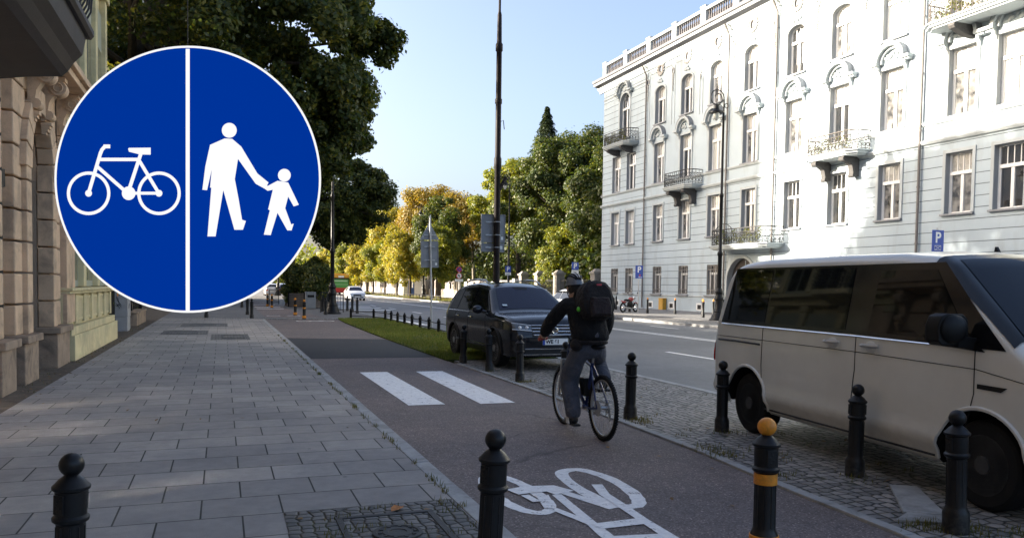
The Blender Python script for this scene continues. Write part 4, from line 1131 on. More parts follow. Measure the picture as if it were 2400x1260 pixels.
for k in range(3):
    ya = 18.07+k*2.1
    for q in (.12, .94): b.box(2.9-2.982,2.9-2.97,ya+q-21.4,ya+q+.70-21.4,1.6,3.5)
b.build('pane', M_pane, wn, smooth=False)
b = MB()
for k in range(3):
    ya = 19.06+k*1.75; b.box(2.9-3.05,2.9-3.0,ya-21.4,ya+1.43-21.4,5.3,8.6)
wn = b.build('upper_window', M_ygreen, yh, smooth=False)
b = MB()
for k in range(3):
    ya = 19.06+k*1.75
    for q in (.10, .76): b.box(2.9-3.004,2.9-2.99,ya+q-21.4,ya+q+.57-21.4,5.4,7.6)
b.build('pane', M_pane, wn, smooth=False)
b = MB(); Y(b,-3.0,-2.05,18.7,20.6,4.85,5.0); o = b.build('balcony', M_ystucco, yh, smooth=False)
rl = MB()
for y in np.arange(18.72,20.6,.16):
    rl.tube([(.82,y-21.4,5.0),(.82,y-21.4,5.9)], .011, 5)
    for zz_ in (5.2,5.42,5.64): rl.ring((.82,y+.08-21.4,zz_), .075, .010, 'x', 10, 4)
for x in np.arange(-3.0,-2.08,.15):
    rl.tube([(x+2.9,20.58-21.4,5.0),(x+2.9,20.58-21.4,5.9)], .011, 5)
    for zz_ in (5.2,5.42,5.64): rl.ring((x+2.97,20.58-21.4,zz_), .07, .010, 'y', 10, 4)
rl.tube([(.82,18.7-21.4,5.9),(.82,20.58-21.4,5.9),(-.1,20.58-21.4,5.9)], .024, 6)
rl.build('railing', M_iron, o)

# tall house shadowing the far facade; unseen grey house added to shade the street
gh = thing('shade_house', 'unseen low grey house, added behind the left-hand trees to shade the street', 'building', (-30,45,0))
b = MB(); b.box(-10,10,-18,20,0,11.7); b.build('wall', mat_plaster('grey_plaster', (.34,.33,.31)), gh, smooth=False)
b = MB(); b.add([(-10.5,-18.5,11.7),(10.5,-18.5,11.7),(10.5,20.5,11.7),(-10.5,20.5,11.7),(0,-14,13.4),(0,16,13.4)], [(0,1,4),(1,2,5,4),(2,3,5),(3,0,4,5)]); b.build('roof', mat('dark_roof', (.08,.06,.05), .8), gh, smooth=False)
th = thing('tall_house', 'tall grey apartment house beyond the left-hand garden, hidden by trees and sign', 'building', (-13.5,90,0))
b = MB(); b.box(-10.5,10.5,-25.2,-4,0,28.4); b.build('wall', MATS.get('x') or mat_plaster('grey_plaster_tall', (.36,.35,.33)), th, smooth=False)
b = MB()
for i in range(4):
    for j in range(7): b.box(10.5,10.54,-22+i*4.4-.7,-22+i*4.4+.7,2.5+j*3.7,4.7+j*3.7)
b.build('window', M_pane, th, smooth=False)
# garden: dark gate fence, low wall, cabinet
gf = thing('garden_fence', 'dark iron garden fence running on from the yellow house', 'fence', (-3.2,27,0))
b = MB()
for y in np.arange(-2.6, 9, .14): b.tube([(0,y,.3),(0,y,2.1)], .012, 5)
for zz_ in (.4,1.95): b.box(-.015,.015,-2.6,9,zz_-.02,zz_+.02)
for y in (-2.5,1.3,5.2,9): b.box(-.12,.12,y-.12,y+.12,0,2.3)
b.box(-.10,.10,-2.6,9,0,.3); b.build('panel', M_black, gf, smooth=False)
# dark ivy on the fence
r_ = np.random.default_rng(15); k = 9000
P = np.stack([-.25+r_.normal(0,.12,k), r_.uniform(-2.6,9,k), r_.uniform(.1,2.4,k)], 1)
leaf_object('ivy', P, np.tile([1,0,.3],(k,1)), .06, L_dark, gf, 4)
lw = thing('low_wall', 'low stained stone wall end beside the grey utility cabinet', 'wall', (-2.85,33.6,0))
b = MB(); b.box(-.35,.0,-2.2,1.2,-.02,.42); b.box(-.38,.03,-2.24,1.24,.42,.50); b.build('stone', M_plinth, lw, smooth=False, bevel=.02)
uc = thing('utility_cabinet', 'grey utility cabinet with graffiti scrawls standing by the yellow house', 'cabinet', (-3.02,28.2,-.01))
M_cab = mat('grey_cabinet', (.36,.35,.345), .6, 0, .08, 5, .05, dirt=(.26,.24,.23), dirt_scale=3)
b = MB(); b.box(-.16,.19,-.15,.70,0,.46); b.build('base', M_cab, uc, smooth=False, bevel=.008)
b = MB(); b.box(-.17,.20,-.16,.71,.465,1.45); b.box(-.19,.22,-.18,.73,1.45,1.50); b.build('cabinet', M_cab, uc, smooth=False, bevel=.008)
b = MB()
rr_ = random.Random(5)
for k in range(5):
    x0, z0 = rr_.uniform(-.1,.1), rr_.uniform(.7,1.3); pts = [(x0,-.168,z0)]
    for q in range(5): x0 = min(.16, max(-.13, x0+rr_.uniform(-.09,.09))); z0 += rr_.uniform(-.12,.12); pts.append((x0,-.168,z0))
    b.tube(pts, .006, 4)
for k in range(4):
    y0, z0 = rr_.uniform(.0,.5), rr_.uniform(.7,1.3); pts = [(.206,y0,z0)]
    for q in range(4): y0 += rr_.uniform(-.1,.12); z0 += rr_.uniform(-.12,.12); pts.append((.206,y0,z0))
    b.tube(pts, .007, 4)
b.build('graffiti', M_dark, uc, smooth=False)
ns = thing('notice_plate', 'small yellow notice plate on the dark fence beside the grey cabinet', 'sign', (-3.02,27.3,1.28))
b = MB(); b.box(-.012,.0,-.10,.10,-.16,.16); b.build('plate', M_yel, ns, smooth=False)
b = MB(); b.box(0,.004,-.05,.05,-.02,.1); b.build('symbol', M_dark, ns, smooth=False)

# ------------------------------------------------------------------ park wall, fences and kiosk on the far side
M_pwall = mat_plaster('park_wall_plaster', (.62,.57,.52))
M_fence = mat('grey_fence_slats', (.16,.145,.14), .7, 0, .15, 5, .1)
pw = thing('park_wall', 'low white park wall with grey slatted panels and posts behind the yellow street trees', 'wall', (28,80,0))
b = MB(); b.box(-.2,.2,-4,100,0,1.05)
for y in np.arange(-4,100,5.2): b.box(-.26,.26,y-.3,y+.3,0,2.35)
b.build('wall', M_pwall, pw, smooth=False)
b = MB()
for i, y in enumerate(np.arange(-4,96,5.2)):
    if y < 24 and i % 2: continue
    b.box(-.04,.04,y+.32,y+4.88,1.06,2.2)
b.build('panel', M_fence, pw, smooth=False)
b = MB()
for i, y in enumerate(np.arange(-4,22,2.6)):
    b.box(-.29,-.27,y-.55+1.3,y+.55+1.3,1.15,2.05)
b.build('poster_board', mat('poster_white', (.7,.68,.66), .6, 0, .2, 3, 0), pw, smooth=False)
ki = thing('guard_kiosk', 'small white kiosk with a blue door in front of the park wall', 'kiosk', (25.6,112.5,.03))
b = MB(); b.box(-1.6,1.6,-1.5,1.5,0,2.5); b.box(-1.75,1.75,-1.65,1.65,2.5,2.68); b.build('cabin', M_white, ki, smooth=False)
b = MB(); b.box(-.9,.0,-1.53,-1.5,.05,2.15); dr = b.build('door', mat('blue_door', (.03,.10,.32), .5), ki, smooth=False)
b = MB(); b.box(-.7,-.2,-1.55,-1.535,1.1,1.9); b.build('pane', M_pane, dr, smooth=False)
pf = thing('park_fence', 'dark iron park fence between tall stone gate piers beside the pale house', 'fence', (30.6,72,0))
b = MB()
for y in np.arange(-10,12,.22): b.tube([(0,y,.1),(0,y,2.4)], .016, 4)
for zz_ in (.3,2.2): b.box(-.02,.02,-10,12,zz_-.025,zz_+.025)
b.build('bars', M_iron, pf, smooth=False)
pr0 = None
for y in (-9.3,-1.0,4.0,8.6):
    b = MB(); b.box(-.42,.42,y-.42,y+.42,0,2.75); b.box(-.52,.52,y-.52,y+.52,2.75,2.95); b.frustum(-.42,.42,y-.42,y+.42,2.95,3.2,.25); b.box(-.5,.5,y-.5,y+.5,0,.4)
    b.build('pier', mat('weathered_stone', (.26,.24,.21), .9, 0, .2, 3, .2, dirt=(.2,.18,.15), dirt_scale=1.4), pf, smooth=False)
ph = thing('park_house', 'pale pink house glimpsed through the park trees by the corner house', 'building', (47,72,0))
b = MB(); b.box(-4,6,-7,9,0,9.5); b.build('wall', mat_plaster('pink_plaster', (.66,.52,.47)), ph, smooth=False)
b = MB()
for j in range(3):
    for i in range(4): b.box(-4.03,-4,-5.5+i*3.6,-4.1+i*3.6,1.6+j*2.9,3.2+j*2.9)
b.build('window', M_pane, ph, smooth=False)
b = MB(); b.frustum(-4.4,6.4,-7.4,9.4,9.5,11.5,3); b.build('roof', mat('red_roof', (.22,.07,.045), .8), ph, smooth=False)
lf = thing('low_park_fence', 'knee-high rail fence along the sunlit far grass strip', 'fence', (20.4,118,.04))
b = MB()
for y in np.arange(-41,46,1.5): b.box(-.03,.03,y-.03,y+.03,0,.52)
b.build('posts', M_iron, lf, smooth=False)['kind'] = 'stuff'; b = MB()
b.box(-.02,.02,-41,46,.44,.49); b.box(-.02,.02,-41,46,.2,.24); b.build('rail', M_iron, lf, smooth=False)
# ------------------------------------------------------------------ overlay path graphic, added as a glowing hanging sign
sg = thing('overlay_sign', 'huge round blue overlay graphic, white bicycle, adult and child, added as a glowing hanging sign', 'sign', (0,0,0))
SD = 3.0; SS = SD/FPX            # metres per sign unit at its place
c0 = Vector((0,0,EYE)) + fw*SD + cx*((440-1200)*SS) + cy*((670+FPX*math.tan(R(2.5))-420)*SS)
sg.matrix_world = Matrix.Translation(c0) @ Matrix((cx, fw, cy)).transposed().to_4x4()
S_white = emit('overlay_white_glow', (1,1,1), 1.0/2**EXPO)
S_blue = emit('overlay_blue_glow', (.0, .0334, .319), 1.0/2**EXPO)  # emission keeps the graphic's flat colours, no real lamp inside
def sp(x, y): return ((x-440)*SS, (420-y)*SS)
b = MB(); b.lathe([(.26,-.075),(.40,-.07),(.42,-.055),(.42,-.012),(.485,-.010),(.495,-.003)], 96, (0,0,0), axis='y', M=Matrix.Diagonal((1,-1,1,1)))
b.build('added_sign_shell', mat('added_sign_housing', (.18,.18,.19), .5, .3), sg)
def disc(r, y, n=128): return [(r*math.cos(2*PI*i/n), y, r*math.sin(2*PI*i/n)) for i in range(n)]
b = MB(); RO, RI = 312.5*SS, 307.5*SS
b.add(disc(RO, 0)+disc(RI, 0), [(i, (i+1) % 128, 128+(i+1) % 128, 128+i) for i in range(128)]); b.build('white_rim', S_white, sg, smooth=False, recalc=False)
b = MB(); b.add(disc(RI, 0), [tuple(range(128))]); b.build('blue_field', S_blue, sg, smooth=False, recalc=False)
def flat(b, pts, y=-.0012): b.add([(sp(*p)[0], y, sp(*p)[1]) for p in pts], [tuple(range(len(pts)))])
def seg(b, p, q, w_, y=-.0012):
    p, q = Vector(p), Vector(q); d = (q-p).normalized(); n_ = Vector((-d.y, d.x))*w_/2
    flat(b, [p+n_, q+n_, q-n_, p-n_], y)
def annul(b, c, r0, r1, y=-.0012, n=48):
    A = [(c[0]+r0*math.cos(2*PI*i/n), c[1]+r0*math.sin(2*PI*i/n)) for i in range(n)]; B_ = [(c[0]+r1*math.cos(2*PI*i/n), c[1]+r1*math.sin(2*PI*i/n)) for i in range(n)]
    b.add([(sp(*p)[0], y, sp(*p)[1]) for p in A+B_], [(i, (i+1) % n, n+(i+1) % n, n+i) for i in range(n)])
def dot(b, c, r, y=-.0012): flat(b, [(c[0]+r*math.cos(2*PI*i/40), c[1]+r*math.sin(2*PI*i/40)) for i in range(40)], y)
b = MB(); flat(b, [(435.5,115),(445,115),(445,730),(435.5,730)]); b.build('dividing_bar', S_white, sg, smooth=False, recalc=False)
b = MB(); k = [0]
def ly(): k[0] += 1; return -.0010-.00012*k[0]
for c in ((208,453),(373,453)): annul(b, c, 43.5, 51, ly()); dot(b, c, 8, ly())
dot(b, (302,453), 16, ly())
for p, q, w_ in (((208,453),(237,356),8.5),((236,360),(240,350),8.5),((239,352),(246,344),8.5),((243,343.5),(259,343.5),9),((231,374),(327,374),8),((229,391),(294,448),8),((331,360),(304,442),8.5),((326,375),(373,453),8),((302,453),(373,453),7)): seg(b, p, q, w_, ly())
flat(b, [(301,349),(303,347),(354,346.5),(354,363),(329,362.5),(303,356)], ly()); b.build('bicycle_symbol', S_white, sg, smooth=False, recalc=False)
b = MB(); dot(b, (538,306), 17.5, ly())
flat(b, [(527,325),(545,326),(566,344),(604,407),(630,428),(622,443),(600,431),(558.5,373),(551,420),(560,467),(568,515),(577,518),(570,538.5),(550,538.5),(524,446),(506,554),(487,554),(496,440),(493,440),(497,398),(486,446),(475,445),(482,390),(493,340)], ly()); b.build('adult_symbol', S_white, sg, smooth=False, recalc=False)
b = MB(); dot(b, (667,411), 15, ly())
flat(b, [(651,424),(676,428),(701,480),(689,484),(676,461),(669,488),(683,526),(689,524),(684,540),(674,540),(651,499),(635,551),(619,550),(633,493),(629,491),(640,445),(628,447.5),(606,432),(608,427),(628,436)], ly()); b.build('child_symbol', S_white, sg, smooth=False, recalc=False)
# overhead arm and cable, made up to carry the added sign
ar = thing('added_bracket', 'made-up dark wall bracket arm and thin cable carrying the round blue sign', 'bracket', (-3.1,5.0,0))
b = MB(); tip = Vector((c0.x, c0.y+.05, 3.42))-Vector(ar.location)
b.tube([(0,0,3.42),tip], .03, 8); b.tube([(0,0,4.3),(tip*.55)+Vector((0,0,3.42*.45))], .012, 6)
b.cbox((.0,0,3.6),(.04,.2,.6)); b.build('arm', M_black, ar)
b = MB(); b.tube([tip, (c0.x-ar.location.x, c0.y-ar.location.y+.04, c0.z+.48)], .0016, 6); b.build('cable', M_black, ar)

# ------------------------------------------------------------------ bollards
def bollard(kind, label, group):
    t = thing('bollard', label, 'bollard', (0,0,0), 0, group)
    b = MB()
    b.lathe([(.086,-.05),(.086,.14),(.078,.16),(.070,.175),(.066,.19),(.063,.52),(.080,.535),(.082,.55),(.070,.562),(.070,.675),(.083,.685),(.084,.698),(.070,.712),(.055,.73),(.036,.745),(.028,.752),(.028,.77)], 24)
    for s in (0, PI):   # raised crest on the collar
        M_ = Matrix.Rotation(s+.5, 4, 'Z')
        b.box(.066,.0735,-.028,.028,.575,.665, M=M_)
        for k in range(5): b.ellipsoid((.073, random.uniform(-.016,.016), .59+.016*k), (.004,.009,.009), 6, M=M_)
    for k in range(10):  # fluting of the shaft
        a = 2*PI*k/10; b.tube([(.062*math.cos(a),.062*math.sin(a),.2),(.0615*math.cos(a),.0615*math.sin(a),.51)], .006, 5)
    b.build('post', M_boll, t, ang=35)
    b = MB(); b.ball((0,0,.798), .056, 20); b.build('ball', M_yel if kind == 'y' else M_boll, t)
    if kind == 'y':
        b = MB(); b.lathe([(.0690,.455),(.0692,.458),(.0692,.517),(.0690,.52)], 24); b.build('band', M_yel, t)
        b = MB(); b.lathe([(.0875,.04),(.0878,.043),(.0878,.147),(.080,.15)], 24); b.build('band', M_yel, t)
    return t
BG = 'cast iron bollards along the cycle lane'
bl = [(1.315,3.94,1,'near black ball-topped bollard at the pavement edge beside the white bicycle marking'),
      (-.665,4.08,.965,'black ball-topped bollard alone on the slabs at lower left, cut by the frame bottom'),
      (4.63,3.95,.97,'black bollard in front of the front wheel of the white van'),
      (5.18,5.45,.94,'black bollard in front of the middle of the white van'),
      (5.32,7.62,.94,'black bollard at the rear corner of the white van'),
      (4.72,8.67,.96,'black bollard right behind the rear wheel of the bicycle'),
      (4.78,10.8,.94,'black bollard seen through the front wheel of the bicycle'),
      (4.72,12.54,.94,'black bollard before the left headlight of the dark car, left of the cyclist'),
      (4.75,14.26,.94,'black bollard beside the front wheel of the dark car'),
      (4.70,15.85,.94,'black bollard by the rear wheel of the dark car at the end of the grass')]
b0 = bollard('k', bl[0][3], BG); b0.location = (bl[0][0], bl[0][1], 0); b0.rotation_euler = (R(1.2), R(2.2), 0)
for (x, y, s, lb) in bl[1:]:
    o = dup(b0, (x,y,-.01), random.uniform(0,6), lb, BG, s); o.rotation_euler.x = R(random.uniform(-1.6,1.6)); o.rotation_euler.y = R(random.uniform(-.8,2.0))
b1 = bollard('y', 'big near bollard with yellow ball and yellow bands, standing before the van', 'yellow-banded bollards in the cycle lane')
b1.location = (3.07,3.94,-.02); b1.rotation_euler = (0, R(1.0), .9)
for (x, y, lb) in ((3.46,36.7,'far yellow-banded bollard on the lane before the planters, right one of the pair'),(3.40,40.6,'far yellow-banded bollard on the lane before the planters, left one of the pair'),(2.99,53.0,'yellow-banded bollard far up the lane, right one of the distant pair'),(2.87,55.8,'yellow-banded bollard far up the lane, left one of the distant pair')):
    dup(b1, (x,y,0), random.uniform(0,6), lb, None, 1.02)
FG = 'black bollards at the far crossing'
for (x, y, lb) in ((5.0,41.7,'far black bollard between the wooden planter and the slim lamp post'),(6.98,47.7,'far black kerb bollard by the white car, left of the row of three'),(6.95,45.6,'far black kerb bollard by the white car, middle of the row of three'),(6.91,43.6,'far black kerb bollard by the white car, right of the row of three'),(5.4,46.5,'thin far black bollard directly before the wooden planter boards'),(1.19,41.66,'far black bollard below the sign at right, left one of a close pair'),(1.26,37.66,'far black bollard below the sign at right, right one of a close pair'),(1.2,53.7,'small far black bollard partly covered by the lower right rim of the sign'),(-.65,38.1,'far black bollard whose foot shows just under the bottom of the sign')):
    dup(b0, (x,y,0), random.uniform(0,6), lb, FG, 1.03)
# slim bollards with yellow tops before the pale house
def slim(label, yellow):
    t = thing('bollard', label, 'bollard', (0,0,0), 0, 'slim bollards before the pale house')
    b = MB(); b.lathe([(.085,0),(.085,.2),(.06,.24),(.055,.74),(.065,.76),(.065,.84),(.05,.86)], 14); b.build('post', M_black, t)
    b = MB(); b.lathe([(.05,.86),(.055,.88),(.05,.93),(.025,.97),(.005,.98)], 14); b.build('cap', M_yel if yellow else M_black, t); return t
sl = None
for (x, y, ye, lb) in ((26.3,50.7,0,'slim black bollard at the left end of the pale house pavement'),(25.0,46.3,0,'slim black bollard in front of the parked motorcycle'),(24.8,43.6,1,'slim yellow-topped bollard right of the motorcycle'),(25.9,42.2,1,'slim yellow-topped bollard right of the yellow gas cabinet'),(26.6,40.3,1,'slim yellow-topped bollard left of the big lamp base, back one of two'),(24.6,37.2,1,'slim yellow-topped bollard left of the big lamp base, front one of two'),(26.6,39.2,1,'sunlit slim yellow-topped bollard right beside the big lamp base')):
    o = slim(lb, ye); o.location = (x, y, .03)

# ------------------------------------------------------------------ street lamps
M_lampglass = glass_dark('lamp_glass', (.55,.56,.5), .2, .5)
def goose_lamp(label, loc, rot=0, head=True):
    t = thing('street_lamp', label, 'street lamp', loc, rot, 'gooseneck street lamps')
    b = MB(); b.lathe([(.46,0),(.46,.07),(.40,.10),(.36,.2),(.30,.34),(.26,.42),(.27,.46),(.25,.5),(.20,.62),(.19,1.0),(.23,1.05),(.23,1.12),(.19,1.2),(.17,1.32),(.20,1.38),(.20,1.45),(.14,1.56),(.12,1.62)], 20); b.cbox((.22,0,.85),(.08,.16,.42)); b.build('base', M_black, t, ang=32)
    b = MB(); b.lathe([(.11,1.6),(.105,3.2),(.14,3.25),(.14,3.38),(.09,3.45),(.085,6.1),(.105,6.15),(.105,6.25),(.065,6.32),(.055,9.9),(.075,9.95),(.075,10.05),(.045,10.1),(.04,10.9)], 14)
    b.build('pole', M_black, t)
    b = MB(); c = (-.38, 10.95)
    pts = [(c[0]+.38*math.cos(a), 0, c[1]+.38*math.sin(a)) for a in np.linspace(-.15, PI*1.25, 22)]
    pts += [(c[0]+r_*math.cos(a), 0, c[1]+r_*math.sin(a)) for a, r_ in zip(np.linspace(PI*1.3, PI*2.9, 20), np.linspace(.37,.14,20))]
    b.tube(pts, .026, 7)
    b.ring((.16,0,10.6), .11, .02, 'y', 14, 6); b.tube([(0,0,10.45),(-.2,0,10.62),(-.42,0,10.60)], .02, 6)
    b.build('arm', M_black, t)
    b = MB(); b.lathe([(.10,10.62),(.14,10.55),(.13,10.42),(.2,10.34),(.36,10.25),(.36,10.21),(.16,10.22)], 20, (-.42,0,0)); b.tube([(-.42,0,10.6),(-.42,0,10.9)], .02, 6); b.build('lamp_hood', M_black, t)
    b = MB(); b.lathe([(.155,10.21),(.16,10.12),(.13,9.98),(.07,9.86),(.005,9.82)], 16, (-.42,0,0)); b.build('lamp_glass', M_lampglass, t)
    return t
gl = goose_lamp('tall black gooseneck lamp with heavy base in front of the pale house', (23.28,33.85,.02))
dup(gl, (23.28,65,.02), 0, 'black gooseneck lamp half hidden behind the tall pole, by the parking sign')
dup(gl, (23.28,96,.02), 0, 'black gooseneck lamp among yellow trees just left of the triangular sign')
dup(gl, (5.5,43.0,0), PI, 'slim dark lamp post on the left kerb between the planters and the white car')
gl2 = dup(gl, (6.6,104,0), PI, 'distant dark lamp post far along the left kerb')

# tall pole with sign backs
tp = thing('tall_pole', 'very tall tapering dark mast with collars and sign backs behind the dark car', 'pole', (7.16,21.0,0))
b = MB(); b.lathe([(.16,-.1),(.16,.5),(.12,.6),(.092,.9),(.085,4.8),(.105,4.84),(.105,5.1),(.082,5.15),(.075,8.0),(.10,8.03),(.10,8.2),(.07,8.25),(.06,9.0),(.035,9.1),(.03,13.5)], 14)
b.lathe([(.1,6.6),(.1,6.72)], 12); b.tube([(.05,-.05,6.1),(.13,-.05,6.15),(.16,-.05,5.9)], .012, 5)
b.tube([(.06,0,4.25),(.24,0,4.6)], .05, 8)
b.build('mast', mat('brown_black_pole', (.014,.010,.010), .55, 0, .25, 8, .1, .2), tp)
def plate_back(parent, x0, x1, z0, z1, y, name, clamps, off=0):
    b = MB(); b.box(x0,x1,y-.012,y+.012,z0,z1); b.box(x0,x0+.02,y-.03,y-.012,z0,z1); b.box(x1-.02,x1,y-.03,y-.012,z0,z1); b.box(x0+.02,x1-.02,y-.03,y-.012,z0,z0+.02); b.box(x0+.02,x1-.02,y-.03,y-.012,z1-.02,z1)
    o = b.build(name, M_greyplate, parent, smooth=False)
    c = MB()
    for zc in clamps: c.box(x0+.12,x1-.14,y-.055,y-.03,zc-.018,zc+.018); c.tube([(off-.10,y-.06,zc),(off-.06,-.10,zc),(off+.06,-.10,zc),(off+.10,y-.06,zc)], .012, 5)
    c.build('clamp', M_steel, o, smooth=False)
    b = MB(); b.box(x1-.12,x1-.05,y-.0145,y-.0125,z0+.08,z0+.17); b.build('sticker', M_white, o, smooth=False)
    return o
plate_back(tp, -.42, .28, 2.80, 3.58, .13, 'sign_back', (3.36, 3.0))
plate_back(tp, -.42, .26, 2.54, 2.78, .13, 'sign_back', (2.66,))
ts = thing('warning_sign', 'grey back of a triangular sign over a rectangular plate on a thin leaning steel post', 'sign', (7.06,27.8,-.02), 0)
ts.rotation_euler = (0, R(-1.4), 0)
b = MB(); b.tube([(0,0,0),(0,0,4.1)], .035, 10); b.build('post', M_steel, ts)
b = MB(); b.prism([(-.37,3.22),(.35,3.22),(-.01,3.84)], .06, .08, 'y'); b.prism([(-.37,3.22),(.35,3.22),(.33,3.25),(-.35,3.25)], .03, .06, 'y')
o = b.build('triangle_back', M_greyplate, ts, smooth=False)
b = MB(); b.box(-.22,.2,.03,.058,3.38,3.41); b.box(-.1,.1,.03,.058,3.58,3.61); b.box(-.28,-.22,.055,.0595,3.3,3.37); b.build('clamp', M_steel, o, smooth=False)
plate_back(ts, -.34, .30, 2.24, 3.19, .07, 'plate_back', (2.98, 2.5))
# parking signs, facing down the street
def p_sign(loc, label, kind):
    t = thing('parking_sign', label, 'sign', loc, 0, 'blue parking signs on posts')
    b = MB(); b.tube([(0,0,0),(0,0,3.3 if kind != 'tall' else 3.75)], .03, 8); b.build('post', M_steel, t)
    if kind == 'plate': z0, z1 = 2.75, 3.27
    elif kind == 'tall': z0, z1 = 2.95, 3.68
    else: z0, z1 = 2.15, 2.95
    b = MB(); b.box(-.26,.26,-.05,-.035,z0,z1); o = b.build('board', M_bluesign, t, smooth=False)
    text('letter', 'P', .50, (0,-.053,z1-.27), (PI/2,0,0), M_white, o, .001, bold=.012)
    if kind == 'plate':
        b = MB(); b.box(-.26,.26,-.05,-.035,2.50,2.73); o2 = b.build('sub_plate', M_white, t, smooth=False)
        text('lettering', 'Kancel.', .13, (0,-.053,2.62), (PI/2,0,0), M_dark, o2, .001)
    else:
        b = MB()
        if kind == 'tall':
            for (a, c) in (((-.14,z0+.05),(.14,z0+.05)),((.14,z0+.05),(.14,z0+.2)),((.14,z0+.2),(-.14,z0+.2)),((-.14,z0+.2),(-.14,z0+.05)),((-.14,z0+.05),(.14,z0+.2)),((.14,z0+.05),(-.14,z0+.2))): b.tube([(a[0],-.052,a[1]),(c[0],-.052,c[1])], .007, 4)
            b.build('pictogram', M_white, o, smooth=False)
        else:
            text('lettering', 'Płatny', .11, (.08,-.053,z0+.08), (PI/2,0,0), M_white, o, .001)
            b.box(.0,.10,-.053,-.051,z0+.16,z0+.24); b.build('pictogram', M_redsign, o, smooth=False)
    return t
p_sign((23.0,64.4,.03), 'blue parking sign with a white plate beneath, right of the tall pole', 'plate')
p_sign((23.0,50.6,.03), 'blue parking sign peeping out above the helmet of the cyclist', 'plate')
p_sign((24.3,43.9,.03), 'blue parking sign with small writing standing by the motorcycle', 'text')
p_sign((23.0,20.8,.03), 'blue parking sign rising behind the roof of the white van', 'tall')
nsn = thing('no_stopping_sign', 'red-rimmed round traffic signs with white plate on a post behind the dark car', 'sign', (22.9,79,.03))
b = MB(); b.tube([(0,0,0),(0,0,3.5)], .03, 8); b.build('post', M_steel, nsn)
b = MB(); b.lathe([(.30,0),(.30,.012)], 28, (0,-.04,3.2), axis='y'); o = b.build('red_disc', M_redsign, nsn)
b = MB(); b.lathe([(.235,0),(.235,.006)], 28, (0,-.052,3.2), axis='y'); b.build('blue_disc', M_bluesign, o)
b = MB()
for s in (-1, 1): b.tube([(-.17*s,-.064,3.03),(.17*s,-.064,3.37)], .028, 4)
b.build('cross', M_redsign, o, smooth=False)
b = MB(); b.lathe([(.30,0),(.30,.012)], 28, (0,-.04,2.55), axis='y'); o = b.build('red_disc', M_redsign, nsn)
b = MB(); b.lathe([(.245,0),(.245,.006)], 28, (0,-.052,2.55), axis='y'); b.build('white_disc', M_white, o)
b = MB(); b.box(-.02,.05,-.07,-.06,2.4,2.62); b.prism([(-.17,2.6),(-.05,2.7),(-.05,2.5)], -.07, -.06, 'y'); b.box(-.06,.05,-.07,-.06,2.57,2.64); b.build('turn_arrow', M_dark, o, smooth=False)
b = MB(); b.box(-.42,.42,-.05,-.035,1.95,2.2); b.build('white_plate', M_white, nsn, smooth=False)

# ------------------------------------------------------------------ low fence round the grass
fe = thing('low_fence', 'low black post-and-rail fence between the grass strip and the road', 'fence', (6.75,29,0))
pp = [(5.62,37.3),(6.5,36.3)] + [(6.78, 35.0-1.32*k) for k in range(11)]
b0_ = None
for (x, y) in pp:
    if b0_ is None:
        b = MB(); b.lathe([(.055,-.05),(.055,.34),(.065,.36),(.065,.40),(.045,.42),(.035,.47),(.01,.49)], 12); b0_ = b.build('post', M_black, fe); o = b0_
    else: o = b0_.copy(); COL.objects.link(o)
    o.location = (x-6.75, y-29, 0)
for zz_ in (.12, .33):
    b = MB(); b.tube([(x-6.75, y-29, zz_) for x, y in pp], .018, 6); b.build('rail', M_black, fe)

# ------------------------------------------------------------------ planters, bin, barriers
M_wood = mat('weathered_boards', (.17,.14,.12), .8, 0, .2, 5, .2)
def planter(label, loc, w_, d_, h_, seed, ph_):
    t = thing('planter', label, 'planter', loc, 0, 'wooden planters on the pavement')
    b = MB()
    nb = 6
    for k in range(nb):
        z0 = .04+k*(h_-.06)/nb; z1 = z0+(h_-.06)/nb-.015
        b.box(-w_/2,w_/2,-d_/2,-d_/2+.03,z0,z1); b.box(-w_/2,w_/2,d_/2-.03,d_/2,z0,z1); b.box(-w_/2,-w_/2+.03,-d_/2+.03,d_/2-.03,z0,z1); b.box(w_/2-.03,w_/2,-d_/2+.03,d_/2-.03,z0,z1)
    b.build('boards', M_wood, t, smooth=False)
    b = MB()
    for sx in (-1,1):
        for sy in (-1,1): b.cbox((sx*(w_/2-.02), sy*(d_/2-.02), h_/2), (.09,.09,h_))
    b.box(-w_/2+.03,w_/2-.03,-d_/2+.03,d_/2-.03,.02,h_-.1)
    b.build('frame', M_dark, t, smooth=False)
    s = thing('shrub', 'dense dark shrub growing in the ' + label.split(',')[0], 'shrub', (loc[0],loc[1],h_-.1), 0, 'shrubs in the planters')
    P, N, cen = crown_points((0,0,ph_*.5), (w_*.62,d_*.65,ph_*.55), 26, .5, 6500, seed, .85, -.9)
    leaf_object('foliage', P, N, .085, L_dark, s, seed)
    b = MB(); rr_ = random.Random(seed)
    for k in range(7): e = cen[k]; b.tube([(rr_.uniform(-.2,.2),rr_.uniform(-.2,.2),-.1),tuple(e*.5),tuple(e)], [.03,.02,.008], 5)
    b.build('stem', M_bark, s)
planter('left wooden planter box, behind the yellow-banded bollards', (4.75,56.3,0), 1.1, 1.2, .95, 71, 2.2)
planter('right wooden planter box, beside the grey litter bin', (5.9,53.4,0), 1.5, 1.3, .95, 72, 2.0)
planter('large wooden planter box, far behind the other two', (6.2,58.0,0), 1.6, 1.4, .95, 73, 2.6)
lb_ = thing('litter_bin', 'grey upright litter bin in front of the wooden planter', 'bin', (5.2,51.2,0))
b = MB(); b.box(-.3,.3,-.3,.3,.04,1.0); b.box(-.32,.32,-.32,.32,1.0,1.06); b.build('body', M_greyplate, lb_, smooth=False, bevel=.02)
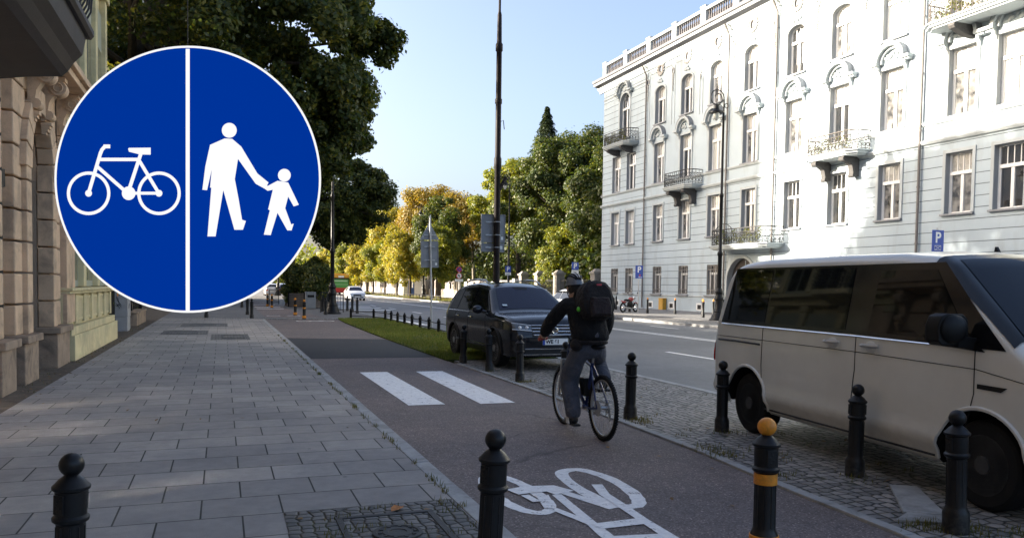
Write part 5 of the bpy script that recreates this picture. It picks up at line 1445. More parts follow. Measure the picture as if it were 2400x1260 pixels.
b = MB(); b.box(-.2,.2,-.31,-.295,.72,.88); b.build('slot', M_dark, lb_, smooth=False)
def barrier(label, loc, rz, w_, h_, n):
    t = thing('barrier', label, 'railing', loc, rz, 'black pedestrian railings')
    b = MB(); b.tube([(-w_/2,0,0),(-w_/2,0,h_),(w_/2,0,h_),(w_/2,0,0)], .03, 6); b.tube([(-w_/2,0,.14),(w_/2,0,.14)], .02, 5); b.build('frame', M_black, t)
    b = MB()
    for k in range(1, n): b.tube([(-w_/2+w_*k/n,0,.14),(-w_/2+w_*k/n,0,h_)], .012, 5)
    b.build('bars', M_black, t); return t
barrier('black pedestrian railing panel between the planters and the slim lamp post', (5.75,45.0,0), .5, 1.5, 1.1, 8)
barrier('black pedestrian railing panel at the kerb by the far dark cars', (3.6,61,0), 1.25, 2.6, 1.1, 12)
tc = thing('striped_post', 'small red and white striped road marker at the foot of the slim lamp post', 'marker', (6.0,45.6,0))
b = MB(); b.lathe([(.10,0),(.10,.05),(.05,.06)], 12); b.build('foot', M_dark, tc)
b = MB(); b.lathe([(.05,.06),(.05,.75)], 12); b.ellipsoid((0,0,.8),(.09,.09,.09),10); b.build('pole', M_white, tc)
b = MB()
for k in range(3): b.lathe([(.052,.12+k*.22),(.052,.22+k*.22)], 12)
b.build('stripe', M_yel, tc)
# ------------------------------------------------------------------ vehicles (local: x forward from the rear bumper, y left, z up)
def paint(name, col, rough=.3, flake=.0, coat=.8, dirt=None):
    mt, n, p = nodes_of(name)
    o = objco(n)
    c = ramp(n, noise(n, 2.2, 5, .6, o), [(.3, tuple(q*.93 for q in col)), (.7, tuple(min(1,q*1.04) for q in col))])
    z_ = sepz(n, o)[2]
    dd = dirt or tuple(q*.5+.05 for q in col)
    low = mth(n, 'MULTIPLY', ramp(n, z_, [(.25, (1,1,1)), (.62, (0,0,0))]), noise(n, 9, 5, .7, o))
    c = mixc(n, c, dd, low)
    n.links.new(c, p.inputs['Base Color'])
    p.inputs['Metallic'].default_value = flake; p.inputs['Roughness'].default_value = rough
    p.inputs['Coat Weight'].default_value = coat; p.inputs['Coat Roughness'].default_value = .07; p.inputs['Specular IOR Level'].default_value = .4
    bump(n, p, noise(n, 2.5, 2, .5, o), .04, .02)
    return mt
class Car:
    def __init__(s, zt, zb, hw, plan, L, rc=.16, rz=.10, crown=.03, sm=.03):
        g = np.arange(-.3, L+.3, .01)
        def smooth(pts, k):
            v = np.interp(g, [p[0] for p in pts], [p[1] for p in pts]); n_ = max(1, int(k/.01)); ker = np.ones(2*n_+1)/(2*n_+1)
            return np.convolve(np.pad(v, n_, 'edge'), ker, 'valid')
        s.g = g; s.ztv = smooth(zt, sm); s.zbv = smooth(zb, .02); s.plv = smooth(plan, .012); s.hw = hw; s.L = L
        s.rc, s.rz, s.crown = rc, rz, crown
    def zt(s, x): return float(np.interp(x, s.g, s.ztv))
    def zb(s, x): return float(np.interp(x, s.g, s.zbv))
    def W(s, x, z): return float(np.interp(z, [p[0] for p in s.hw], [p[1] for p in s.hw])*np.interp(x, s.g, s.plv))
    def top(s, x, y):
        zt = s.zt(x); zs = zt-s.rz; w_ = s.W(x, zs); yi = max(.05, w_-s.rc)
        if abs(y) <= yi: return zt+s.crown*(1-(y/yi)**2)
        a = min(1, (abs(y)-yi)/s.rc); return zs+s.rz*math.sqrt(max(0, 1-a*a))
    def section(s, x):
        zb, zt = s.zb(x), s.zt(x); zs = max(zb+.06, zt-s.rz); w_ = s.W(x, zs); yi = max(.05, w_-s.rc)
        h = [(0, zb), (s.W(x, zb)*.6, zb), (s.W(x, zb)*.97, zb)]
        for k in range(30): z = zb+.03+(zs-zb-.03)*k/29; h.append((s.W(x, z), z))
        for k in range(1, 6):
            a = PI/2*k/6; h.append((yi+(w_-yi)*math.cos(a), zs+(zt-zs)*math.sin(a)))
        for k in range(5): y = yi*(1-k/5); h.append((y, zt+s.crown*(1-(y/yi)**2)))
        h.append((0, zt+s.crown))
        return h
    def body(s, xs, mats, parent, arches, Rw, name='body'):
        b = MB(); rows = []
        for x in xs:
            h = s.section(x); ring = [(x, -y, z) for y, z in h] + [(x, y, z) for y, z in h[-2:0:-1]]
            rows.append(ring)
        n_ = len(rows[0])
        for r in rows: b.v += r
        for i in range(len(rows)-1):
            for j in range(n_):
                a, c = i*n_+j, i*n_+(j+1) % n_; b.f.append((a, c, c+n_, a+n_)); b.mi.append(0)
        b.f.append(tuple(range(n_))); b.mi.append(0)
        b.f.append(tuple((len(rows)-1)*n_+j for j in range(n_))); b.mi.append(0)
        o = b.build(name, mats, parent, ang=32)
        if arches:
            c = MB()
            for (xa, ra, za) in arches:
                for sg_ in (-1, 1):
                    c.lathe([(ra, min(sg_*.58, sg_*1.3)), (ra, max(sg_*.58, sg_*1.3))], 40, (xa, 0, za), 1, axis='y', M=Matrix.Identity(4))
            co = c.build('cutter', mats, parent, smooth=False)
            bpy.context.view_layer.update()
            md = o.modifiers.new('cut', 'BOOLEAN'); md.object = co; md.operation = 'DIFFERENCE'; md.solver = 'EXACT'
            dg = bpy.context.evaluated_depsgraph_get(); dg.update()
            me = bpy.data.meshes.new_from_object(o.evaluated_get(dg))
            o.modifiers.remove(md); o.data = me
            bpy.data.objects.remove(co)
            me.polygons.foreach_set('use_smooth', [True]*len(me.polygons)); me.set_sharp_from_angle(angle=R(32))
        return o
    def side_patch(s, b, q, off=.006, sides=(-1,1), n=8, mi=0, th=.004):
        """q: 4 corners (x,z): bottom rear, bottom front, top front, top rear"""
        for sd in sides:
            vs = []
            for i in range(n+1):
                for j in range(n+1):
                    u, v = i/n, j/n
                    x = (q[0][0]*(1-u)+q[1][0]*u)*(1-v)+(q[3][0]*(1-u)+q[2][0]*u)*v
                    z = (q[0][1]*(1-u)+q[1][1]*u)*(1-v)+(q[3][1]*(1-u)+q[2][1]*u)*v
                    vs.append((x, sd*(s.W(x, z)+off), z))
            b.add(vs, [(i*(n+1)+j, (i+1)*(n+1)+j, (i+1)*(n+1)+j+1, i*(n+1)+j+1) for i in range(n) for j in range(n)], mi)
    def side_line(s, b, pts, w_, off=.004, sides=(-1,1), r=None):
        for sd in sides:
            P = []
            for i in range(len(pts)-1):
                k = max(1, int(math.dist(pts[i], pts[i+1])/.08))
                P += [(pts[i][0]+(pts[i+1][0]-pts[i][0])*t/k, pts[i][1]+(pts[i+1][1]-pts[i][1])*t/k) for t in range(k)]
            P.append(pts[-1])
            b.tube([(x, sd*(s.W(x, z)+off), z) for x, z in P], w_/2, 4)
    def top_patch(s, b, xa, xb, wa, wb, off=.008, n=12, mi=0):
        vs = []
        for i in range(n+1):
            x = xa+(xb-xa)*i/n; w_ = wa+(wb-wa)*i/n
            dz = (s.zt(x+.02)-s.zt(x-.02))/.04; nl = math.hypot(1, dz)
            for j in range(n+1):
                y = -w_+2*w_*j/n; vs.append((x-dz/nl*off, y, s.top(x, y)+off/nl))
        b.add(vs, [(i*(n+1)+j, (i+1)*(n+1)+j, (i+1)*(n+1)+j+1, i*(n+1)+j+1) for i in range(n) for j in range(n)], mi)
    def fx(s, y, z, rear=False):
        xs = np.arange(s.L, s.L-1.4, -.006) if not rear else np.arange(0, 1.0, .006)
        for x in xs:
            if abs(y) <= s.W(x, z) and z <= s.top(x, y): return float(x)
        return float(xs[-1])
    def front_patch(s, b, ys, zf0, zf1, off=.01, rear=False, n=6, mi=0):
        vs = []; m_ = len(ys)
        for y in ys:
            for k in range(n+1):
                z = zf0(y)+(zf1(y)-zf0(y))*k/n; vs.append((s.fx(y, z, rear)+(off if not rear else -off), y, z))
        b.add(vs, [(i*(n+1)+k, (i+1)*(n+1)+k, (i+1)*(n+1)+k+1, i*(n+1)+k+1) for i in range(m_-1) for k in range(n)], mi)
    def front_bar(s, b, y0, y1, z, r, off=.012, rear=False, n=14):
        b.tube([(s.fx(y0+(y1-y0)*i/n, z, rear)+(off if not rear else -off), y0+(y1-y0)*i/n, z) for i in range(n+1)], r, 5)
M_rim = mat('alloy_rim', (.42,.43,.45), .3, .85, .08, 8, 0)
M_steelrim = mat('dark_steel_rim', (.05,.05,.052), .5, .3, .2, 9, .05)
def wheel(parent, x, side, y, R_, wd, spokes=5, rim=None, rr=.64):
    b = MB(); rr_ = R_*rr
    s = side
    b.lathe([(rr_,-wd/2),(R_-.035,-wd/2),(R_-.012,-wd/2+.015),(R_,-wd/2+.04),(R_,wd/2-.04),(R_-.012,wd/2-.015),(R_-.035,wd/2),(rr_,wd/2)], 36, (x, y, R_), axis='y')
    for k in (-.3,0,.3): b.lathe([(R_+.0015,k*wd-.004),(R_+.0015,k*wd+.004)], 36, (x,y,R_), axis='y', mi=0)
    w_ = b.build('wheel', M_rubber, parent, ang=28)
    b = MB(); yo = y+s*(wd/2-.02)
    b.lathe([(rr_+.004,-.02),(rr_+.004,.012),(rr_-.02,.016),(rr_-.03,.0)], 36, (x, yo, R_), axis='y', M=None if s > 0 else None)
    for k in range(spokes):
        a = 2*PI*k/spokes+.3
        for da in ((-.16,.16) if spokes <= 6 else (0,)):
            p0 = (x+.06*math.cos(a), yo-s*.005, R_+.06*math.sin(a)); p1 = (x+(rr_-.01)*math.cos(a+da), yo-s*.012, R_+(rr_-.01)*math.sin(a+da))
            b.tube([p0, p1], [.03,.022], 6)
    b.lathe([(.065,-.03),(.065,.01),(.03,.018)], 18, (x, yo-s*.0, R_), axis='y')
    b.build('rim', rim or M_rim, w_, ang=30)
    b = MB(); b.lathe([(rr_-.002,-.004),(rr_-.002,.004)], 30, (x, y+s*(wd/2-.075), R_), axis='y'); b.build('brake_disc', M_liner, w_, ang=30)
    return w_
M_liner = mat('wheel_liner', (.008,.008,.008), .95, 0, .2, 8, .1, .1)

# --- white van
vn = thing('van', 'white people-carrier van with black tinted windows parked on the setts at right', 'van', (6.55,8.24,-.006), R(-95.3))
P_van = paint('van_white', (.66,.655,.615), .32, 0, .5, (.28,.25,.21))
vc = Car([(-.1,.95),(.08,1.0),(.12,1.22),(.21,1.58),(.27,1.78),(.35,1.87),(.55,1.92),(1,1.945),(2.2,1.95),(3.0,1.94),(3.40,1.90),(3.56,1.825),(4.36,1.20),(4.44,1.14),(4.76,1.02),(4.88,.86),(4.95,.68)],
         [(0,.36),(.4,.33),(.8,.27),(4.3,.27),(4.7,.25),(4.95,.28)], [(.2,.90),(.36,.93),(.43,.975),(.49,.973),(.55,.951),(.62,.952),(.80,.955),(1.0,.952),(1.19,.945),(1.84,.825),(1.97,.79)],
         [(-.05,.93),(.08,.95),(.2,.985),(.45,1),(4.0,1),(4.4,.975),(4.7,.92),(4.86,.84),(4.95,.72)], 4.95, rc=.15, rz=.10, crown=.025)
xs = sorted(set([.08,.11,.14,.18,.22,.26,.30,.36,.42,.5,.62] + list(np.arange(.8,3.2,.2)) + list(np.arange(3.2,4.5,.08)) + [4.55,4.65,4.74,4.8,4.84,4.88,4.91,4.935,4.95]))
XR, XF = .87, 4.05
vb = vc.body(xs, [P_van, M_liner], vn, [(XR,.405,.345),(XF,.405,.345)], .335)
for (xa) in (XR, XF):
    for sd in (-1, 1):
        b = MB(); b.tube([(xa+.41*math.cos(a), sd*(vc.W(xa+.41*math.cos(a), .345+.41*math.sin(a))+.004), .345+.41*math.sin(a)) for a in np.linspace(-.1, PI+.1, 24)], .018, 6); b.build('wheel_arch', P_van, vn)
for sd in (-1, 1):
    b = MB()
    vc.side_patch(b, [(.25,1.215),(2.60,1.215),(2.60,1.845),(.40,1.845)], .005, (sd,), n=10)
    vc.side_patch(b, [(2.60,1.215),(4.24,1.19),(3.55,1.845),(2.60,1.845)], .005, (sd,), n=10)
    b.build('window_surround', mat('black_gloss', (.008,.008,.009), .12, 0, .05, 4, 0), vn)
M_glvan = glass_dark('van_glass', (.004,.005,.005), .03, .3)
for sd in (-1, 1): b = MB(); vc.side_patch(b, [(.29,1.25),(1.17,1.25),(1.17,1.82),(.43,1.82)], .009, (sd,)); b.build('side_window', M_glvan, vn)
for sd in (-1, 1): b = MB(); vc.side_patch(b, [(1.21,1.25),(2.50,1.25),(2.50,1.82),(1.21,1.82)], .009, (sd,)); b.build('side_window', M_glvan, vn)
for sd in (-1, 1): b = MB(); vc.side_patch(b, [(2.80,1.25),(3.92,1.24),(3.48,1.785),(2.84,1.785)], .009, (sd,)); b.build('door_window', M_glvan, vn)
b = MB(); vc.top_patch(b, 3.42, 4.28, .833, .915, .012, 30); b.build('windscreen_surround', MATS['black_gloss'], vn)
b = MB(); vc.top_patch(b, 3.50, 4.25, .66, .80, .017); b.build('windscreen', glass_dark('van_windscreen', (.006,.008,.014), .06, .12), vn)
b = MB(); vc.front_patch(b, np.linspace(-.66,.66,12), lambda y: 1.2, lambda y: 1.76, .008, True); b.build('rear_window', M_glvan, vn)
ch = .010
for pts_, w_ in (([(2.66,1.20),(2.665,.9),(2.625,.60)], ch), ([(1.16,1.20),(1.155,.8),(1.17,.57)], ch), ([(3.98,1.19),(3.99,.86),(3.93,.62),(3.85,.52)], ch), ([(.16,1.055),(1.15,1.06),(2.66,1.06),(4.0,1.04),(4.7,.93)], .007), ([(.2,1.01),(.6,1.015),(1.12,1.01)], .022), ([(1.20,.32),(2.55,.32),(3.62,.32)], .02)):
    for sd in (-1, 1): b = MB(); vc.side_line(b, pts_, w_, .001, (sd,)); b.build('panel_gap', M_dark, vn)
b = MB(); vc.side_line(b, [(.27,1.20),(1.3,1.20),(2.62,1.20),(3.95,1.19)], .014, .006); b.build('chrome_strip', M_chrome, vn)
for x in (2.34, 2.86):
    for sd in (-1, 1):
        b = MB(); w_ = sd*vc.W(x, 1.12); b.ellipsoid((x, w_, 1.115), (.075,.012,.055), 12); b.build('handle_recess', P_van, vn)
for x in (2.34, 2.86):
    for sd in (-1, 1):
        b = MB(); w_ = sd*(vc.W(x, 1.13)+.035); b.tube([(x-.11,w_-sd*.02,1.125),(x-.08,w_,1.127),(x+.08,w_,1.129),(x+.11,w_-sd*.02,1.129)], [.014,.017,.017,.014], 8); b.build('door_handle', mat('silver_handle', (.55,.54,.52), .3, .4, .05, 5, 0), vn)
for sd in (-1, 1):
    b = MB(); b.prism([(sd*(1.0+.27*u), 1.215+.235*v) for u, v in ((0,.12),(.1,0),(.85,0),(1,.14),(1.02,.6),(.9,.92),(.7,1),(.2,.98),(.03,.8))], 3.84, 3.97, 'x'); b.ellipsoid((3.972, sd*1.135, 1.335), (.04,.125,.108), 14); b.prism([(sd*.90,1.17),(sd*1.10,1.20),(sd*1.10,1.28),(sd*.90,1.27)], 3.9, 3.98, 'x'); vc.side_patch(b, [(3.66,1.19),(4.08,1.17),(3.86,1.33),(3.76,1.36)], .014, (sd,)); b.build('wing_mirror', mat('black_mirror_shell', (.006,.006,.0065), .5, 0, .15, 6, .04, .2), vn, bevel=.03)
b = MB(); vc.side_patch(b, [(4.02,.90),(4.22,.895),(4.27,.93),(4.02,.935)], .007, (-1,), n=4); b.build('fender_badge', M_dark, vn)
for sd in (-1, 1):
    b = MB(); zz_ = lambda y: .72
    vc.front_patch(b, np.linspace(sd*.72, sd*.90, 8), lambda y: .74, lambda y: 1.12, .012, True); b.build('tail_light', M_redlamp, vn)
    b = MB(); vc.front_patch(b, np.linspace(sd*.45, sd*.80, 10), lambda y: .74, lambda y: .90, .012); b.build('headlight', mat('lamp_clear', (.5,.5,.5), .1, .4, .1, 8, 0), vn)
b = MB()
for z in (.72,.78,.84): vc.front_bar(b, -.42, .42, z, .012)
b.build('grille', M_chrome, vn)
b = MB(); b.prism([(3.2,1.955),(3.25,1.952),(3.22,2.0),(3.21,2.0)], -.012, .012, 'y'); b.build('aerial', M_dark, vn)
for x in (XR, XF):
    for sd in (-1, 1): wheel(vn, x, sd, sd*.80, .335, .22, 12, M_steelrim, .66)
b = MB(); b.box(.3,4.6,-.6,.6,.2,.3); b.build('underbody', M_liner, vn, smooth=False)

# --- dark SUV
sv = thing('parked_suv', 'dark grey sport utility car with chrome grille parked facing us, partly behind the cyclist', 'car', (5.88,18.5,0), R(-88.8))
sv.rotation_euler = (0, R(-.25), R(-88.8))
P_suv = paint('suv_dark_grey', (.0085,.010,.014), .13, .0, .25, (.045,.042,.038))
scar = Car([(-.05,.8),(0,.86),(.04,1.0),(.14,1.2),(.30,1.38),(.48,1.53),(.72,1.605),(1.2,1.645),(1.8,1.655),(2.3,1.62),(2.62,1.54),(3.36,1.09),(3.46,1.05),(3.9,1.015),(4.2,.97),(4.36,.91),(4.45,.80),(4.5,.62)],
           [(0,.34),(.5,.24),(4.1,.22),(4.5,.26)], [(.2,.86),(.36,.90),(.55,.915),(.75,.925),(.93,.92),(1.04,.885),(1.52,.665),(1.66,.62)],
           [(-.05,.80),(0,.85),(.1,.94),(.35,1),(3.8,1),(4.1,.985),(4.3,.94),(4.42,.87),(4.48,.79),(4.5,.72)], 4.5, rc=.17, rz=.09, crown=.03)
xs = sorted(set([0,.02,.05,.09,.14,.2,.26,.32,.4,.48,.56,.66,.8] + list(np.arange(1.0,2.2,.2)) + list(np.arange(2.2,3.5,.08)) + list(np.arange(3.5,4.1,.12)) + [4.1,4.18,4.25,4.31,4.36,4.4,4.43,4.455,4.475,4.49,4.5]))
SR, SF = .90, 3.60
scar.body(xs, [P_suv, M_liner], sv, [(SR,.40,.36),(SF,.40,.36)], .36)
for xa in (SR, SF):
    for sd in (-1, 1):
        b = MB(); b.tube([(xa+.405*math.cos(a), sd*(scar.W(xa, .36+.405*math.sin(a))+.004), .36+.405*math.sin(a)) for a in np.linspace(-.2, PI+.2, 24)], .02, 6); b.build('wheel_arch', M_dark, sv)
for sd in (-1, 1): b = MB(); scar.side_patch(b, [(.42,1.07),(1.02,1.06),(1.02,1.545),(.78,1.52)], .007, (sd,)); b.build('side_window', M_glassdk, sv)
for sd in (-1, 1): b = MB(); scar.side_patch(b, [(1.05,1.06),(1.93,1.055),(1.93,1.565),(1.05,1.55)], .007, (sd,)); b.build('side_window', M_glassdk, sv)
for sd in (-1, 1): b = MB(); scar.side_patch(b, [(1.97,1.055),(3.10,1.045),(2.56,1.50),(1.97,1.565)], .007, (sd,)); b.build('side_window', M_glassdk, sv)
M_screen = glass_dark('windscreen_glass', (.009,.011,.028), .03, .3)
b = MB(); scar.top_patch(b, 2.62, 3.34, .54, .70, .008, 14); o = b.build('windscreen', M_screen, sv)
b = MB(); vs = []
scar.top_patch(b, 2.63, 2.72, .16, .13, .012, 4); b.build('mirror_mount', M_dark, o)
b = MB(); scar.top_patch(b, 3.22, 3.27, .05, .05, .013, 2, 0)
for i, v_ in enumerate(b.v): b.v[i] = (v_[0], v_[1]-.56, v_[2]+.0)
b.build('vignette_sticker', mat('pale_sticker', (.5,.6,.65), .5, 0, .1, 40, 0), o, smooth=False)
b = MB(); scar.side_line(b, [(.40,1.045),(1.0,1.04),(2.0,1.035),(3.12,1.03)], .016, .006); scar.side_line(b, [(.46,1.12),(.78,1.535),(1.5,1.575),(1.95,1.58),(2.56,1.52)], .012, .006); b.build('chrome_strip', M_chrome, sv)
for pts_, w_ in (([(1.0,1.03),(1.02,.7),(1.25,.35)], .008), ([(1.95,1.03),(1.95,.35)], .008), ([(3.05,1.02),(3.1,.7),(3.04,.35)], .008)):
    for sd in (-1, 1): b = MB(); scar.side_line(b, pts_, w_, .001, (sd,)); b.build('panel_gap', M_dark, sv)
for sd in (-1, 1): b = MB(); scar.side_line(b, [(1.1,.42),(3.05,.40)], .022, .004, (sd,)); b.build('sill_trim', M_chrome, sv)
for x in (1.2, 2.1):
    for sd in (-1, 1): b = MB(); w_ = sd*(scar.W(x,.93)+.025); b.tube([(x-.11,w_-sd*.02,.93),(x-.07,w_,.932),(x+.07,w_,.932),(x+.11,w_-sd*.02,.93)], .012, 6); b.build('door_handle', M_chrome, sv)
for sd in (-1, 1):
    b = MB(); b.ellipsoid((2.90, sd*1.02, 1.10), (.075,.12,.085), 14); b.tube([(2.95,sd*.87,1.05),(2.92,sd*.95,1.07)], .035, 6); b.build('wing_mirror', P_suv, sv)
    b = MB(); b.tube([(.85,sd*.60,1.64),(1.0,sd*.59,1.70),(1.6,sd*.585,1.725),(2.15,sd*.585,1.70),(2.40,sd*.585,1.625)], .018, 8); b.build('roof_rail', M_chrome, sv)
    b = MB(); scar.front_patch(b, np.linspace(sd*.47, sd*.83, 12), lambda y: .735+.03*(abs(y)-.47)/.36, lambda y: .845+.045*(abs(y)-.47)/.36, .010)
    hl = b.build('headlight', mat('headlight_glass', (.16,.17,.18), .12, .5, .35, 26, 0), sv)
    b = MB(); f_ = lambda zf: [(scar.fx(y, zf(abs(y)))+.02, y, zf(abs(y))) for y in np.linspace(sd*.48, sd*.83, 14)]
    b.tube(f_(lambda a: .738+.03*(a-.47)/.36), .009, 5); b.tube(f_(lambda a: .842+.045*(a-.47)/.36), .007, 5)
    for yy_ in (.56,.70): b.ball((scar.fx(sd*yy_,.80)+.0, sd*yy_, .80), .035, 12)
    b.build('lamp_trim', mat('lamp_silver', (.75,.76,.78), .25, .3, .05, 5, 0), hl)
    b = MB(); scar.front_patch(b, np.linspace(sd*.60, sd*.84, 8), lambda y: .36, lambda y: .56, .004); b.build('air_intake', M_dark, sv)
    b = MB(); scar.front_patch(b, np.linspace(sd*.55, sd*.85, 8), lambda y: .86, lambda y: .98, .01, True); b.build('tail_light', M_redlamp, sv)
b = MB(); scar.front_patch(b, np.linspace(-.47,.47,16), lambda y: .63, lambda y: .845, .004); gr = b.build('grille', M_dark, sv)
b = MB()
for z, y_ in ((.842,.47),(.785,.47),(.725,.46),(.66,.44)): scar.front_bar(b, -y_, y_, z, .013 if z < .84 else .010)
b.build('chrome_bar', M_chrome, gr)
b = MB(); x0 = scar.fx(0,.745)+.02; b.lathe([(.065,0),(.065,.012)], 28, (0,0,0), axis='x', M=Matrix.Translation((x0,0,.745))); b.build('emblem', M_dark, gr)
b = MB(); b.ring((x0+.016,0,.745), .058, .007, 'x', 28, 6)
for (p, q) in (((-.045,.79),(0,.745)),((.045,.79),(0,.745)),((-.05,.775),(-.022,.70)),((-.022,.70),(0,.74)),((.05,.775),(.022,.70)),((.022,.70),(0,.74))): b.tube([(x0+.016,p[0],p[1]),(x0+.016,q[0],q[1])], .005, 5)
b.build('emblem_letters', M_chrome, gr)
b = MB()
for z, y_ in ((.40,.62),(.295,.66)): scar.front_bar(b, -y_, y_, z, .012)
b.build('bumper_trim', M_chrome, sv)
b = MB(); scar.front_patch(b, np.linspace(-.6,.6,14), lambda y: .31, lambda y: .39, .004); b.build('lower_intake', M_dark, sv)
b = MB(); xp = scar.fx(0,.53)+.012; b.box(xp,xp+.012,-.26,.26,.475,.59); pl_ = b.build('number_plate', M_white, sv, smooth=False)
b = MB(); b.box(xp+.012,xp+.0135,-.26,-.215,.477,.588); b.build('blue_band', M_bluesign, pl_, smooth=False)
text('plate_text', 'WE 61', .10, (xp+.0135,-.20,.532), (PI/2,0,PI/2), M_dark, pl_, .001, 'LEFT', bold=.004)
for x in (SR, SF):
    for sd in (-1, 1): wheel(sv, x, sd, sd*.79, .36, .235, 5, None, .68)
b = MB(); b.box(.4,4.1,-.58,.58,.2,.26); b.build('underbody', M_liner, sv, smooth=False)

# --- smaller moving and parked cars
def small_car(label, loc, rz, col, kind='sedan', group=None, metal=.0):
    t = thing('car', label, 'car', loc, rz, group)
    P_ = paint('paint_'+label[:14], col, .28, metal, 1.0)
    if kind == 'sedan':
        zt = [(-.05,.75),(0,.8),(.05,.95),(.5,1.02),(.75,1.08),(1.25,1.36),(1.7,1.43),(2.3,1.42),(2.6,1.36),(3.35,.96),(3.5,.93),(4.1,.86),(4.4,.76),(4.55,.60),(4.6,.5)]; Lc = 4.6; ax = (.95,3.65)
    else:
        zt = [(-.05,.8),(0,.9),(.06,1.1),(.2,1.35),(.45,1.5),(1.0,1.58),(1.9,1.58),(2.3,1.52),(2.55,1.44),(3.2,1.05),(3.35,1.0),(3.9,.92),(4.15,.8),(4.25,.6)]; Lc = 4.25; ax = (.75,3.35)
    c = Car(zt, [(0,.3),(.5,.22),(Lc,.24)], [(.2,.84),(.4,.89),(.7,.90),(.92,.88),(1.35,.63),(1.6,.58)], [(-.05,.8),(0,.84),(.2,.97),(.5,1),(Lc-.7,1),(Lc-.3,.95),(Lc-.1,.86),(Lc,.74)], Lc, .15, .09, .03)
    xs = sorted(set([0,.04,.1,.2,.35,.5] + list(np.arange(.65,Lc-.4,.13)) + [Lc-.35,Lc-.25,Lc-.15,Lc-.08,Lc-.03,Lc]))
    c.body(xs, [P_, M_liner], t, [(ax[0],.36,.32),(ax[1],.36,.32)], .32)
    zb_ = .95 if kind == 'sedan' else 1.02; ztp = 1.34 if kind == 'sedan' else 1.47
    xw = (2.62,3.30) if kind == 'sedan' else (2.55,3.15)
    b = MB(); c.top_patch(b, xw[0], xw[1], .55, .68, .008); b.build('windscreen', M_screen, t)
    b = MB(); r0 = (.80,1.22) if kind == 'sedan' else (.10,.36)
    c.top_patch(b, r0[0], r0[1], .6, .52, .008); b.build('rear_window', M_glassdk, t)
    b = MB(); bpy_ = None
    for sd in (-1, 1):
        b = MB(); c.side_patch(b, [(.95 if kind == 'sedan' else .5, zb_),(1.85,zb_),(1.85,ztp),(1.35 if kind == 'sedan' else .75, ztp-.03)], .007, (sd,)); b.build('side_window', M_glassdk, t)
        b = MB(); c.side_patch(b, [(1.9,zb_),(3.0,zb_),(2.5,ztp-.02),(1.9,ztp)], .007, (sd,)); b.build('side_window', M_glassdk, t)
    for sd in (-1, 1):
        b = MB(); c.front_patch(b, np.linspace(sd*.46, sd*.80, 8), lambda y: .60, lambda y: .70+.03*abs(y), .01); b.build('headlight', mat('lamp_bright', (.75,.77,.8), .12, .2, .1, 9, 0), t)
        b = MB(); c.front_patch(b, np.linspace(sd*.48, sd*.80, 8), lambda y: .72, lambda y: .84, .01, True); b.build('tail_light', M_redlamp, t)
        b = MB(); b.ellipsoid((xw[1]-.25, sd*.98, zb_+.02), (.06,.10,.07), 10); b.build('wing_mirror', P_, t)
    b = MB(); c.front_patch(b, np.linspace(-.40,.40,10), lambda y: .46, lambda y: .64, .006); b.build('grille', M_dark, t)
    b = MB(); c.front_patch(b, np.linspace(-.7,.7,12), lambda y: .30, lambda y: .40, .006); b.build('lower_intake', M_dark, t)
    for (rear, nm) in ((False, .42), (True, .62)):
        x = c.fx(0, nm, rear); b = MB(); xo = .015 if not rear else -.015
        b.box(min(x,x+xo), max(x,x+xo), -.26,.26,nm-.055,nm+.055); b.build('number_plate', M_white, t, smooth=False)
    for x in ax:
        for sd in (-1, 1): wheel(t, x, sd, sd*.77, .32, .2, 5, None, .66)
    return t
small_car('white saloon car driving towards us on the near side of the road', (12.95,85.3,-.1), -PI/2-.03, (.78,.78,.78), 'sedan')
small_car('silver hatchback waiting in the far lane just behind the cyclist', (18.3,38.6,-.1), PI/2, (.42,.44,.46), 'hatch', None, .4)
small_car('dark violet car seen from behind, small at the end of the street', (8.0,112,-.1), PI/2, (.04,.035,.07), 'hatch')
small_car('white high car seen from behind, at the far end of the street', (10.2,150,-.1), PI/2, (.7,.7,.7), 'hatch')
small_car('white car half hidden behind the planter shrubs', (9.0,98,-.1), PI/2, (.6,.62,.62), 'hatch')
small_car('silver far car at the rim of the hanging sign', (5.9,104,-.1), PI/2, (.5,.5,.52), 'hatch')

# --- bus far up the street, seen from behind
bu = thing('city_bus', 'red and yellow city bus with a green rear panel seen from behind up the street', 'bus', (16.4,119,-.1), 0)
b = MB(); b.box(-1.27,1.27,0,11.5,.32,1.15); b.build('lower_body', mat('bus_red', (.42,.02,.015), .4, 0, .08, 3, .02), bu, smooth=False, bevel=.06)
b = MB(); b.box(-1.27,1.27,0,11.5,1.155,2.55); b.build('window_band', M_glassdk, bu, smooth=False, bevel=.05)
b = MB(); b.box(-1.27,1.27,0,11.5,2.555,3.05); b.box(-1.0,1.0,1.5,9,3.05,3.2); b.build('roof', mat('bus_yellow', (.60,.30,.02), .4, 0, .08, 3, .02), bu, smooth=False, bevel=.08)
b = MB(); b.box(-1.15,1.15,-.03,-.005,1.1,2.35); b.build('rear_panel', mat('bus_green', (.07,.26,.05), .45, 0, .15, 2, .02), bu, smooth=False)
b = MB(); b.box(-1.15,1.15,-.04,-.03,1.55,1.62); b.box(-1.0,1.0,-.04,-.03,2.0,2.2); b.build('rear_stripe', mat('bus_pale_green', (.35,.5,.3), .5), bu, smooth=False)
b = MB(); b.box(-.3,.5,-.035,-.005,2.6,2.85); b.build('number_display', M_white, bu, smooth=False)
